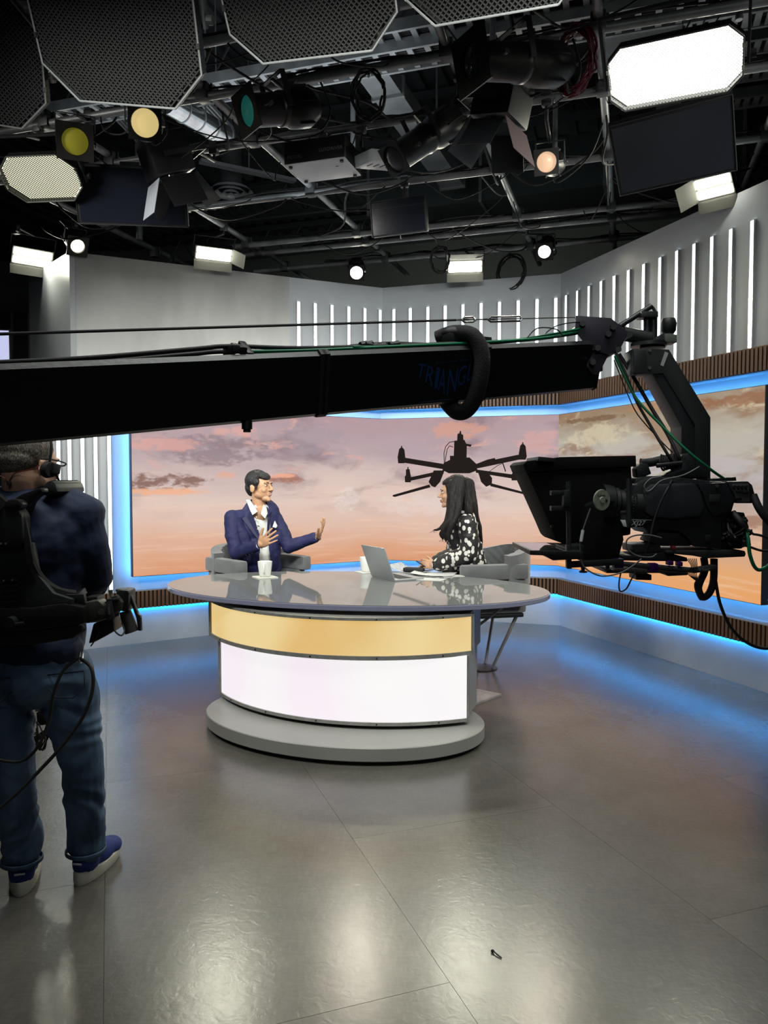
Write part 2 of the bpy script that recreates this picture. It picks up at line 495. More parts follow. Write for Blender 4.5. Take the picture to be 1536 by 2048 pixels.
# felt backing + slats
tr = Thing('trim_1', None, None, (0, 0, 0), kind='structure'); tr2 = Thing('trim_2', None, None, (0, 0, 0), kind='structure')
tr.part('backing', run(MB(), Z_S0, Z_S1, -0.012, 0.008), M_SLATBACK)
tr.part('cap_rail', run(MB(), Z_S1, Z_S1 + 0.006, -0.03, 0.032), mat('brushed_cap', (0.3, 0.27, 0.24), 0.4, 0.3))
tr2.part('backing', run(MB(), Z_N1, Z_U1, -0.001, 0.008), M_SLATBACK)
PITCH_S = 0.0355
def slats(T, z0, z1, rng):
    me = MB().box((0, 0, 0), (0.021, 0.024, z1 - z0), bevel=0.0015).mesh('slat', M_WOOD)
    for a, b, n, k0, k1 in rng:
        d = (b - a); Ln = d.length; d.normalize(); ang = math.atan2(d.y, d.x)
        N = int(Ln / PITCH_S)
        for k in range(N):
            s = (k + 0.5) * PITCH_S
            if s < k0 or s > k1: continue
            p = a + d * s + n * 0.02
            o = bpy.data.objects.new('slat', me); COL.objects.link(o); o.parent = T.o
            o.location = (p.x, p.y, (z0 + z1) / 2); o.rotation_euler = (0, 0, ang)
slats(tr, Z_S0, Z_S1, ((L, LEFT, nL, 0.02, 9), (L, R, nC, 0.02, 1.76), (R, END, nR, 0.03, 9)))
slats(tr2, Z_N1, Z_U1, ((L, LEFT, nL, 0.02, 9), (L, R, nC, 0.02, 1.76), (R, END, nR, 0.03, 9)))
# LED tape tucked behind the bands
tp = Thing('trim_3', None, None, (0, 0, 0), kind='structure')
tp.part('light_strip', run(MB(), Z_S0 + 0.003, Z_S0 + 0.009, -0.026, -0.012), M_BLUE)
# vertical LED light strips, each its own part
def vstrip(T, p, n, z0, z1, w=0.026):
    mb = MB(); ang = math.atan2(n.y, n.x) - PI / 2
    mb.box((p.x + n.x * 0.008, p.y + n.y * 0.008, (z0 + z1) / 2), (w, 0.016, z1 - z0), Euler((0, 0, ang)))
    o = T.part('light_strip', mb, M_LED)
    mc = MB()
    for s in (-1, 1):
        t = V((-n.y, n.x, 0)) * s * (w / 2 + 0.0035)
        mc.box((p.x + n.x * 0.010 + t.x, p.y + n.y * 0.010 + t.y, (z0 + z1) / 2), (0.004, 0.02, z1 - z0 + 0.01), Euler((0, 0, ang)))
    T.part('channel', mc, M_CHROME, parent=o)
for px in (598, 631, 664, 697, 729, 759): vstrip(wl, on_line(px, L, uLU), nLU, Z_U1, 3.135)
for px in (788.6, 821, 855.7, 890, 925, 960.7, 997, 1034, 1071, 1108): vstrip(wb, on_line(px, L, uC), nC, Z_U1, 3.135)
step = 0.135
p0 = on_line(1131, R, uR); s0 = (p0 - R).length
s = s0
for px in (1131, 1153, 1176, 1200, 1226, 1254, 1284, 1316, 1349, 1383, 1418, 1455, 1497):
    q = on_line(px, R, uR); vstrip(wr, q, nR, Z_U1, 3.135); last = (q - R).length
gap = 0.195
for k in range(1, 9): vstrip(wr, R + uR * (last + gap * k), nR, Z_U1, 3.135)
for px in (118, 140, 166, 192, 219): vstrip(wl, on_line(px, L, uL), nL, Z_S1 + 0.01, Z_N1 - 0.01, 0.026)
# studio shell ------------------------------------------------------
M_SHELL = mat('dark_grey_studio_wall', (0.12, 0.13, 0.125), 0.8, 0, 0.2, 1.2)
M_CEIL = mat('black_ceiling_deck', (0.030, 0.034, 0.038), 0.8, 0, 0.25, 1.5)
sw = MB(); a = L + vv * 3.4 - uu * 8.5; b = L + vv * 3.4 + uu * 9.0
wall_slab(sw, a, b, 0, 5.3, 0, -0.1, -vv)
single('wall_studio_back', sw, M_SHELL, kind='structure', loc=(0, 0, 0))
sw = MB(); wall_slab(sw, b, b - vv * 15, 0, 5.3, 0, -0.1, -uu)
single('wall_studio_right', sw, M_SHELL, kind='structure', loc=(0, 0, 0))
sw = MB(); wall_slab(sw, a, a - vv * 15, 0, 5.3, 0, -0.1, uu)
single('wall_studio_left', sw, M_DRAPE, kind='structure', loc=(0, 0, 0))
ce = Thing('ceiling', None, None, (0, 0, 0), kind='structure')
me_r = MB().box((0, 0, 0), (0.09, 15, 0.05)).mesh('deck_rib', M_CEIL)
ce.part('deck', MB().box((0, 4.5, 5.25), (19, 19, 0.06)), M_CEIL)
ang = math.atan2(vv.y, vv.x) - PI / 2
for k in range(-30, 31):
    p = V((0, 5.0, 5.195)) + uu * k * 0.22
    o = bpy.data.objects.new('deck_rib', me_r); COL.objects.link(o); o.parent = ce.o; o.location = p; o.rotation_euler = (0, 0, ang)
M_JOIST = mat('painted_joist', (0.05, 0.055, 0.06), 0.6, 0.2)
for k in range(0, 7):
    c = V((0, 1.2, 0)) + vv * k * 1.55
    mb = MB()
    for z in (4.72, 5.12): mb.box((c.x, c.y, z), (13, 0.07, 0.05), Euler((0, 0, math.atan2(uu.y, uu.x))))
    nn = 26
    for i in range(nn):
        p = c + uu * ((i - nn / 2) * 0.5); q = p + uu * 0.25; r_ = p + uu * 0.5
        mb.cyl((p.x, p.y, 4.73), (q.x, q.y, 5.1), 0.012, seg=6); mb.cyl((q.x, q.y, 5.1), (r_.x, r_.y, 4.73), 0.012, seg=6)
    ce.part('joist', mb, M_JOIST)
# ================================================================ VIDEO WALL
def lin(c): return tuple(((x / 255) / 12.92 if x / 255 <= 0.04045 else ((x / 255 + 0.055) / 1.055) ** 2.4) for x in c)
def sky_mat(name, stops, hi, lo, seed, blobs=(), scale=1.0, amt_hi=(0.52, 0.66), amt_lo=(0.5, 0.68), top_bias=1.0):
    m = bpy.data.materials.new(name); m.use_nodes = True
    nt = m.node_tree; nt.nodes.clear(); N = nt.nodes.new; K = nt.links.new
    uv = N('ShaderNodeUVMap'); uv.uv_map = 'UVMap'
    sp = N('ShaderNodeSeparateXYZ'); K(uv.outputs[0], sp.inputs[0])
    def noi(sc, st, off, det=9, rough=0.6, dist=0.0):
        mp = N('ShaderNodeMapping'); mp.inputs['Scale'].default_value = st; mp.inputs['Location'].default_value = (off, seed, 0)
        K(uv.outputs[0], mp.inputs[0])
        n = N('ShaderNodeTexNoise'); n.inputs['Scale'].default_value = sc; n.inputs['Detail'].default_value = det
        n.inputs['Roughness'].default_value = rough; n.inputs['Distortion'].default_value = dist
        K(mp.outputs[0], n.inputs['Vector']); return n.outputs['Fac']
    def math_(op, a, b=None, c=None):
        n = N('ShaderNodeMath'); n.operation = op
        for i, x in enumerate((a, b, c)):
            if x is None: continue
            if hasattr(x, 'links') or hasattr(x, 'is_linked'): K(x, n.inputs[i])
            else: n.inputs[i].default_value = x
        return n.outputs[0]
    def mr(x, a, b, c=0.0, d=1.0):
        n = N('ShaderNodeMapRange'); n.interpolation_type = 'SMOOTHSTEP'
        for i, q in enumerate((a, b, c, d)): n.inputs[i + 1].default_value = q
        K(x, n.inputs[0]); return n.outputs[0]
    wob = noi(0.9, (0.5, 2.2, 1), 3.3)
    v = math_('DIVIDE', sp.outputs[1], 1.45)
    vw = math_('ADD', v, math_('MULTIPLY', math_('SUBTRACT', wob, 0.5), 0.55))
    r = N('ShaderNodeValToRGB'); K(vw, r.inputs[0])
    els = r.color_ramp.elements
    els[0].position = stops[0][0]; els[0].color = (*lin(stops[0][1]), 1)
    els[1].position = stops[-1][0]; els[1].color = (*lin(stops[-1][1]), 1)
    for p, c in stops[1:-1]:
        e = els.new(p); e.color = (*lin(c), 1)
    col = r.outputs[0]
    def over(col, fac, c):
        n = N('ShaderNodeMix'); n.data_type = 'RGBA'; K(fac, n.inputs[0]); K(col, n.inputs[6]); n.inputs[7].default_value = (*lin(c), 1)
        return n.outputs[2]
    up = mr(v, 0.38, 0.85)
    # grey shadowed cloud bodies, then lit pink puffs sitting on them
    big = noi(1.5 * scale, (0.75, 1.9, 1), 1.7, 10, 0.55, 0.4)
    col = over(col, math_('MULTIPLY', mr(big, *amt_lo), math_('MULTIPLY', mr(v, 0.25, 0.6), 0.75)), lo)
    puf = noi(4.2 * scale, (0.7, 1.7, 1), 9.1, 12, 0.62, 0.6)
    pm = math_('MULTIPLY', mr(puf, *amt_hi), math_('MULTIPLY', mr(big, 0.42, 0.56), up))
    col = over(col, math_('MULTIPLY', pm, 0.85 * top_bias), hi)
    # dark orange cloud streaks in the middle
    st = noi(1.25 * scale, (0.55, 3.6, 1), 5.5, 9, 0.6, 0.5)
    sm = math_('MULTIPLY', mr(st, 0.58, 0.70), math_('MULTIPLY', mr(v, 0.38, 0.52), mr(v, 0.92, 0.70)))
    col = over(col, math_('MULTIPLY', sm, 0.7), (150, 104, 82))
    # thin high haze streaks low down
    hz = noi(3.0, (0.35, 5.5, 1), 7.7, 8, 0.6, 0.3)
    hm = math_('MULTIPLY', mr(hz, 0.50, 0.72), math_('MULTIPLY', mr(v, 0.75, 0.40), 0.45))
    col = over(col, hm, (240, 205, 178))
    wx = noi(4.2, (0.8, 1.8, 1), 2.2, 10, 0.65, 0.4); wy = noi(11.0, (0.8, 1.7, 1), 6.1, 9, 0.65, 0.4)
    nw = math_('ADD', math_('MULTIPLY', math_('SUBTRACT', wx, 0.5), 4.2), math_('MULTIPLY', math_('SUBTRACT', wy, 0.5), 3.6))
    for (u0, v0, a_, b_, cc, am) in blobs:
        du = math_('DIVIDE', math_('SUBTRACT', sp.outputs[0], u0), a_); dv = math_('DIVIDE', math_('SUBTRACT', sp.outputs[1], v0), b_)
        r2 = math_('ADD', math_('MULTIPLY', du, du), math_('MULTIPLY', dv, dv))
        f_ = mr(math_('ADD', math_('SUBTRACT', 1.0, r2), nw), -0.15, 0.9)
        col = over(col, math_('MULTIPLY', f_, am), cc)
    e = N('ShaderNodeEmission'); e.inputs[1].default_value = 1.04
    K(col, e.inputs[0]); o = N('ShaderNodeOutputMaterial'); K(e.outputs[0], o.inputs[0])
    return m
S_MAIN = [(0.0, (214, 152, 116)), (0.08, (218, 164, 132)), (0.22, (220, 182, 162)), (0.42, (222, 198, 186)), (0.58, (210, 188, 182)), (0.75, (184, 164, 168)), (1.0, (176, 150, 156))]
S_RIGHT = [(0.0, (226, 160, 104)), (0.12, (222, 166, 116)), (0.28, (206, 164, 136)), (0.45, (186, 172, 166)), (0.62, (184, 178, 178)), (0.8, (184, 178, 164)), (1.0, (150, 128, 104))]
def uvpx(px, py, wall):
    d = {'L': uL, 'C': uC, 'R': uR}[wall]; o = R if wall == 'R' else L
    q = on_line(px, o, d); z = A(px, py, q.y).z; u = (q - o).length * (-1 if wall == 'L' else 1); return u, z - Z_V0
Z_V0, Z_V1 = 0.588, 2.033
def B(px, py, w, h, col, am, wall):
    u, v_ = uvpx(px, py, wall); u2, v2 = uvpx(px + w, py - h, wall); return (u, v_, abs(u2 - u), abs(v2 - v_), col, am)
BL1 = [B(430, 898, 120, 26, (140, 124, 132), 0.75, 'L'), B(620, 880, 70, 36, (166, 150, 158), 0.6, 'L'), B(325, 962, 85, 17, (128, 92, 80), 0.85, 'L'), B(340, 984, 85, 8, (240, 176, 138), 0.8, 'L'),
       B(335, 890, 85, 12, (222, 168, 158), 0.75, 'L'), B(470, 862, 50, 10, (222, 170, 160), 0.75, 'L'), B(570, 958, 42, 10, (160, 100, 76), 0.75, 'L'), B(560, 952, 30, 5, (244, 178, 150), 0.8, 'L'), B(452, 950, 22, 9, (226, 170, 146), 0.75, 'L'), B(690, 1000, 120, 26, (230, 214, 208), 0.6, 'L'),
       B(912, 862, 60, 20, (216, 158, 136), 0.7, 'C'), B(1075, 885, 55, 30, (214, 166, 160), 0.6, 'C'), B(830, 905, 60, 28, (176, 158, 166), 0.5, 'C'), B(860, 1010, 120, 22, (226, 208, 204), 0.5, 'C')]
BL2 = [B(1200, 868, 70, 34, (206, 194, 166), 0.75, 'R'), B(1190, 838, 80, 16, (120, 92, 70), 0.8, 'R'), B(1310, 815, 90, 22, (176, 130, 98), 0.7, 'R'), B(1470, 800, 90, 30, (146, 100, 72), 0.8, 'R'), B(1430, 930, 100, 26, (186, 178, 180), 0.5, 'R'), B(1500, 1045, 60, 10, (150, 108, 88), 0.7, 'R'), B(1160, 960, 50, 60, (206, 196, 184), 0.5, 'R')]
M_SKY1 = sky_mat('led_screen_sunset_picture', S_MAIN, (222, 170, 160), (132, 112, 120), 0.0, BL1)
M_SKY2 = sky_mat('led_screen_sunset_picture_right', S_RIGHT, (212, 198, 168), (146, 112, 84), 4.0, BL2, amt_lo=(0.46, 0.62))
vw_ = Thing('video_wall', 'large curved video wall showing a pink sunset sky behind the desk', 'screen', (0.5, 7.5, Z_V0))
M_SCRE = mat('screen_casing', (0.012, 0.012, 0.014), 0.4)
M_SEAM = emit('screen_seam', (0.50, 0.38, 0.36), 0.9)
SLp = on_line(264, L, uL); SRp = on_line(1528, R, uR)
def screen_panel(a, b, n, m, u0, sgn, la, lb, name='display_panel'):
    """casing plus a display face carrying u (metres along the wall) and v (height)"""
    mb = MB(); bm = mb.bm; uvl = bm.loops.layers.uv.new('UVMap')
    P = [a + n * 0.0, b + n * 0.0]
    Lg = (b - a).length
    q = [(P[0].x, P[0].y, Z_V0, 0, 0), (P[1].x, P[1].y, Z_V0, Lg, 0), (P[1].x, P[1].y, Z_V1, Lg, Z_V1 - Z_V0), (P[0].x, P[0].y, Z_V1, 0, Z_V1 - Z_V0)]
    f = bm.faces.new([bm.verts.new(t[:3]) for t in q])
    for lp, t in zip(f.loops, q): lp[uvl].uv = (u0 + sgn * t[3], t[4])
    return vw_.part(name, mb, m, world=True)
LC = miter(L, nL, nC, 0.0); RC = R
dL = (SLp - L).length; dC = (R - L).length; dR = (SRp - R).length
screen_panel(L + nL * 0.012, SLp + nL * 0.012, nL, M_SKY1, 0.0, -1, 0, 0)
screen_panel(L + nC * 0.012, R + nC * 0.012, nC, M_SKY1, 0.0, 1, 0, 0)
screen_panel(R + nR * 0.012, SRp + nR * 0.012, nR, M_SKY2, 0.0, 1, 0, 0)
mb = MB(); wall_slab(mb, L, SLp + uL * 0.006, Z_V0 - 0.004, Z_V1 + 0.004, 0.010, -0.045, nL)
vw_.part('casing', mb, M_SCRE, world=True)
mb = MB(); wall_slab(mb, L, R, Z_V0 - 0.004, Z_V1 + 0.004, 0.010, -0.045, nC); vw_.part('casing', mb, M_SCRE, world=True)
mb = MB(); wall_slab(mb, R, SRp + uR * 0.006, Z_V0 - 0.004, Z_V1 + 0.004, 0.010, -0.045, nR); vw_.part('casing', mb, M_SCRE, world=True)

def back_tape(a, b, n, z):
    mb = MB(); wall_slab(mb, a, b, z - 0.004, z + 0.004, -0.047, -0.052, n); vw_.part('light_strip', mb, M_BLUEU, world=True, label='blue LED tape behind the screen edge')
for a, b, n in ((L, SLp, nL), (L, R, nC), (R, SRp, nR)):
    back_tape(a, b, n, Z_V0 + 0.03); back_tape(a, b, n, Z_V1 - 0.03)
mb = MB(); q = SLp - nL * 0.05; mb.box((q.x, q.y, (Z_V0 + Z_V1) / 2), (0.006, 0.006, Z_V1 - Z_V0 - 0.05)); vw_.part('light_strip', mb, M_BLUEU, world=True)
# flat picture content: drone silhouette shown on the centre display
M_SIL = emit('dark_silhouette_pixels', (0.018, 0.014, 0.012), 1.0)
def on_wall(px, py, a, n, off):
    r = ray(px, py); o = V((0, 0, CAM_H)); p = a + n * off
    t = (p - o).dot(n) / r.dot(n); return o + r * t
dr = MB()
def c4(x, y): return (680 + x / 3.491, 840 + y / 3.491)
lay = [0.0]
def sil(poly):
    lay[0] += 0.00004
    dr.quad([on_wall(*c4(x, y), L, nC, 0.0135 + lay[0]) for x, y in poly])
sil([(798, 145), (868, 138), (886, 175), (884, 262), (905, 262), (958, 312), (958, 352), (905, 372), (760, 372), (716, 350), (724, 300), (768, 278), (768, 250), (794, 250)])
sil([(820, 98), (834, 92), (860, 104), (862, 145), (818, 145)]); sil([(837, 76), (844, 76), (848, 100), (832, 100)])
for dx, dy in ((430, 250), (1276, 225)):
    sil([(dx - 18, dy - 45), (dx - 8, dy - 56), (dx + 8, dy - 56), (dx + 20, dy - 42), (dx + 28, dy + 30), (dx + 20, dy + 52), (dx - 24, dy + 52), (dx - 28, dy + 10)])
    sil([(dx - 3, dy - 70), (dx + 3, dy - 70), (dx + 6, dy - 50), (dx - 6, dy - 50)])
for dx, dy in ((474, 385), (1218, 372)):
    sil([(dx - 14, dy - 40), (dx + 12, dy - 42), (dx + 18, dy - 5), (dx + 24, dy + 20), (dx + 20, dy + 50), (dx - 20, dy + 50), (dx - 22, dy + 10), (dx - 14, dy)])
    sil([(dx - 3, dy - 58), (dx + 3, dy - 58), (dx + 5, dy - 36), (dx - 5, dy - 36)])
sil([(445, 262), (730, 308), (730, 345), (440, 297)]); sil([(490, 400), (720, 350), (724, 376), (494, 424)])
sil([(368, 524), (625, 450), (632, 470), (385, 537), (368, 534)])
sil([(948, 308), (1030, 276), (1080, 265), (1086, 275), (1255, 240), (1255, 276), (960, 338)])
sil([(948, 345), (1205, 380), (1200, 408), (948, 368)]); sil([(1050, 440), (1338, 518), (1336, 532), (1050, 462)])
sil([(655, 352), (730, 352), (700, 430), (664, 470), (640, 462), (618, 432), (640, 385)])
sil([(960, 352), (1030, 362), (1062, 405), (1060, 450), (1020, 466), (985, 432)])
sil([(1134, 305), (1141, 303), (1160, 358), (1153, 362)]); sil([(880, 165), (920, 172), (912, 188), (880, 180)])
def arc(pts, w=5):
    for (x0, y0), (x1, y1) in zip(pts, pts[1:]):
        dx, dy = x1 - x0, y1 - y0; l = math.hypot(dx, dy); nx, ny = -dy / l * w / 2, dx / l * w / 2
        sil([(x0 + nx, y0 + ny), (x1 + nx, y1 + ny), (x1 - nx, y1 - ny), (x0 - nx, y0 - ny)])
arc([(800, 150), (765, 155), (738, 185), (726, 230), (728, 300)]); arc([(790, 190), (765, 180), (748, 205), (738, 260), (734, 300)])
arc([(1040, 362), (1100, 318), (1140, 300)], 4)
dro = vw_.part('drone_picture', dr, M_SIL, world=True, label='dark multirotor drone silhouette shown on the centre screen')

# ================================================================ DESK
DC = V((-0.204, 4.842, 0)); DROT = -0.254
M_GLASS = mat('acrylic_slab', (0.62, 0.66, 0.95), 0.06, trans=0.6, ior=1.49, spec=0.8)
M_FILM = mat('frosted_grey_top', (0.20, 0.215, 0.215), 0.035, spec=0.55)
M_ALU = mat('brushed_aluminium', (0.40, 0.40, 0.38), 0.35, 0.45, 0.15, 30)
M_DESKG = mat('desk_grey_laminate', (0.33, 0.335, 0.31), 0.38, 0, 0.08, 3)
def lightbox_mat(name, c1, c2, strength, sc):
    m = bpy.data.materials.new(name); m.use_nodes = True; nt = m.node_tree; N = nt.nodes.new; K = nt.links.new
    b = nt.nodes['Principled BSDF']; b.inputs['Roughness'].default_value = 0.22
    tc = N('ShaderNodeTexCoord'); mp = N('ShaderNodeMapping'); mp.inputs['Scale'].default_value = (1, 1, 0.6)
    n = N('ShaderNodeTexNoise'); n.inputs['Scale'].default_value = sc; n.inputs['Detail'].default_value = 1
    r = N('ShaderNodeValToRGB'); r.color_ramp.elements[0].position = 0.38; r.color_ramp.elements[1].position = 0.62
    r.color_ramp.elements[0].color = (*lin(c1), 1); r.color_ramp.elements[1].color = (*lin(c2), 1)
    K(tc.outputs['Object'], mp.inputs[0]); K(mp.outputs[0], n.inputs['Vector']); K(n.outputs['Fac'], r.inputs[0])
    K(r.outputs[0], b.inputs['Emission Color']); b.inputs['Emission Strength'].default_value = strength
    b.inputs['Base Color'].default_value = (0.12, 0.12, 0.12, 1)
    return m
M_YEL = lightbox_mat('amber_lightbox', (232, 190, 112), (244, 216, 150), 0.88, 2.2)
M_WHT = lightbox_mat('white_lightbox', (248, 238, 246), (250, 249, 248), 0.95, 1.6)
desk = Thing('news_desk', 'oval anchor desk with glass top, amber and white glowing front', 'desk', (DC.x, DC.y, 0))
def ellipse_slab(mb, c, a, b, rot, z0, z1, seg=96, bev=0.0):
    cs, sn = math.cos(rot), math.sin(rot)
    def ring(k, z):
        return [mb.bm.verts.new((c[0] + (a - k) * math.cos(t) * cs - (b - k) * math.sin(t) * sn, c[1] + (a - k) * math.cos(t) * sn + (b - k) * math.sin(t) * cs, z)) for t in [i * 2 * PI / seg for i in range(seg)]]
    rs = [ring(bev, z0), ring(0, z0 + bev), ring(0, z1 - bev), ring(bev, z1)] if bev else [ring(0, z0), ring(0, z1)]
    for p, q in zip(rs, rs[1:]):
        for i in range(seg): mb.bm.faces.new((p[i], p[(i + 1) % seg], q[(i + 1) % seg], q[i]))
    mb.bm.faces.new(rs[0][::-1]); mb.bm.faces.new(rs[-1]); return mb
desk.part('glass_slab', ellipse_slab(MB(), DC, 1.229, 0.737, DROT, 0.714, 0.742, 96, 0.003), M_GLASS, world=True, smooth=30)
desk.part('desktop', ellipse_slab(MB(), DC, 1.222, 0.730, DROT, 0.7425, 0.745, 96), M_FILM, world=True, label='glossy frosted grey oval desktop')
def circ3(a, b, c):
    ax, ay, bx, by, cx_, cy_ = *a, *b, *c
    d = 2 * (ax * (by - cy_) + bx * (cy_ - ay) + cx_ * (ay - by))
    ux = ((ax**2 + ay**2) * (by - cy_) + (bx**2 + by**2) * (cy_ - ay) + (cx_**2 + cy_**2) * (ay - by)) / d
    uy = ((ax**2 + ay**2) * (cx_ - bx) + (bx**2 + by**2) * (ax - cx_) + (cx_**2 + cy_**2) * (bx - ax)) / d
    return V((ux, uy, 0)), math.hypot(ax - ux, ay - uy)
def arc_pts(a, b, c, off=0.0, n=40):
    o, r = circ3(a, b, c)
    t0 = math.atan2(a[1] - o.y, a[0] - o.x); t1 = math.atan2(c[1] - o.y, c[0] - o.x)
    if t1 < t0: t1 += 2 * PI
    if t1 - t0 > PI: t0 += 2 * PI
    return [V((o.x + (r + off) * math.cos(t0 + (t1 - t0) * i / n), o.y + (r + off) * math.sin(t0 + (t1 - t0) * i / n), 0)) for i in range(n + 1)]
def shell_strip(mb, pts_o, pts_i, z0, z1):
    N = len(pts_o); v = []
    for P, z in ((pts_o, z0), (pts_o, z1), (pts_i, z1), (pts_i, z0)): v.append([mb.bm.verts.new((p.x, p.y, z)) for p in P])
    for a, b in ((0, 1), (1, 2), (2, 3), (3, 0)):
        for i in range(N - 1): mb.bm.faces.new((v[a][i], v[a][i + 1], v[b][i + 1], v[b][i]))
    mb.bm.faces.new([v[k][0] for k in range(4)]); mb.bm.faces.new([v[k][-1] for k in (3, 2, 1, 0)]); return mb
def deck(mb, pts, z0, z1):
    lo = [mb.bm.verts.new((p.x, p.y, z0)) for p in pts]; hi = [mb.bm.verts.new((p.x, p.y, z1)) for p in pts]
    mb.bm.faces.new(lo[::-1]); mb.bm.faces.new(hi)
    for i in range(len(pts)):
        j = (i + 1) % len(pts); mb.bm.faces.new((lo[i], lo[j], hi[j], hi[i]))
    return mb
UP3 = ((-1.044, 4.626), (-0.261, 4.021), (0.474, 4.135)); LO3 = ((-0.986, 4.616), (-0.265, 4.063), (0.449, 4.106))
Z0, Z1, Z2, Z3 = 0.112, 0.470, 0.475, 0.690
def front(three, z0, z1, m, name):
    desk.part(name, shell_strip(MB(), arc_pts(*three, 0.0), arc_pts(*three, -0.02), z0, z1), m, world=True)
front(LO3, Z0 + 0.018, Z1, M_WHT, 'white_light_panel'); front(UP3, Z2 + 0.016, Z3 - 0.012, M_YEL, 'amber_light_panel')
for three, z0, z1 in ((UP3, Z3 - 0.012, Z3 + 0.003), (UP3, Z2 - 0.006, Z2 + 0.016), (LO3, Z0, Z0 + 0.018)):
    desk.part('trim_rail', shell_strip(MB(), arc_pts(*three, 0.008), arc_pts(*three, -0.025), z0, z1), M_ALU, world=True)
# screws on the rails
sc = MB()
for three, z in ((UP3, Z3 - 0.005), (UP3, Z2 + 0.005), (LO3, Z0 + 0.009)):
    pts = arc_pts(*three, 0.008, 40); o, r = circ3(*three)
    for i in (4, 12, 20, 28, 36):
        p = pts[i]; d = (p - o).normalized(); sc.cyl((p.x, p.y, z), (p.x + d.x * 0.003, p.y + d.y * 0.003, z), 0.004, seg=8)
desk.part('rail_screws', sc, M_BLACK, world=True, kind='stuff')
for three, z0, z1 in ((UP3, Z2 - 0.006, Z3 + 0.003), (LO3, Z0, Z1)):
    for k in (0, 2):
        o, r = circ3(*three); p = V((*three[k], 0)); d = (p - o).normalized() * 0.004
        desk.part('end_post', MB().box((p.x + d.x - (0.004 if k == 0 else -0.006), p.y + 0.012, (z0 + z1) / 2), (0.014, 0.03, z1 - z0), Euler((0, 0, DROT))), M_ALU, world=True)
bk = V((math.sin(0.33), math.cos(0.33), 0)) * 0.30
for three, z0, z1, nm in ((LO3, 0.115, Z1, 'lower_cabinet'), (UP3, Z2 - 0.004, Z3, 'upper_cabinet')):
    pts = arc_pts(*three, -0.022); desk.part(nm, deck(MB(), pts + [pts[-1] + bk, pts[0] + bk], z0, z1), M_DESKG, world=True)
for p in ((-0.85, 4.62), (-0.2, 4.3), (0.35, 4.3), (-0.2, 4.55)):
    desk.part('standoff', MB().cyl((p[0], p[1], Z3), (p[0], p[1], 0.714), 0.025), M_CHROME, world=True)
desk.part('base_plinth', ellipse_slab(MB(), (-0.241, 4.314), 0.814, 0.542, -0.325, 0.022, 0.092, 96, 0.004), M_DESKG, world=True)
desk.part('base_recess', ellipse_slab(MB(), (-0.241, 4.314), 0.785, 0.513, -0.325, 0.0, 0.022, 96), M_BLACK, world=True)
desk.part('cabinet_foot', ellipse_slab(MB(), (-0.255, 4.40), 0.66, 0.30, -0.33, 0.092, 0.113, 64), M_BLACK, world=True)
br = MB(); br.cyl((0.50, 4.45, 0.66), (0.46, 4.30, 0.20), 0.010); br.cyl((0.80, 4.62, 0.71), (0.49, 4.45, 0.52), 0.008)
desk.part('table_brace', br, M_ALU, world=True)

# loose board lying on the floor behind the desk, to its right
bd = MB(); P4 = [G(925, 1375), G(1003, 1391), G(938, 1415), G(890, 1398)]
bd.bm.faces.new([bd.bm.verts.new((p.x, p.y, 0.012)) for p in P4]); r_ = bmesh.ops.extrude_face_region(bd.bm, geom=bd.bm.faces[:])
for g in r_['geom']:
    if isinstance(g, bmesh.types.BMVert): g.co.z = 0.0
single('floor_board', bd, mat('pale_stone_laminate', (0.42, 0.40, 0.40), 0.35, 0, 0.25, 14), 'pale marbled flat board lying on the floor right of the desk base', 'board')

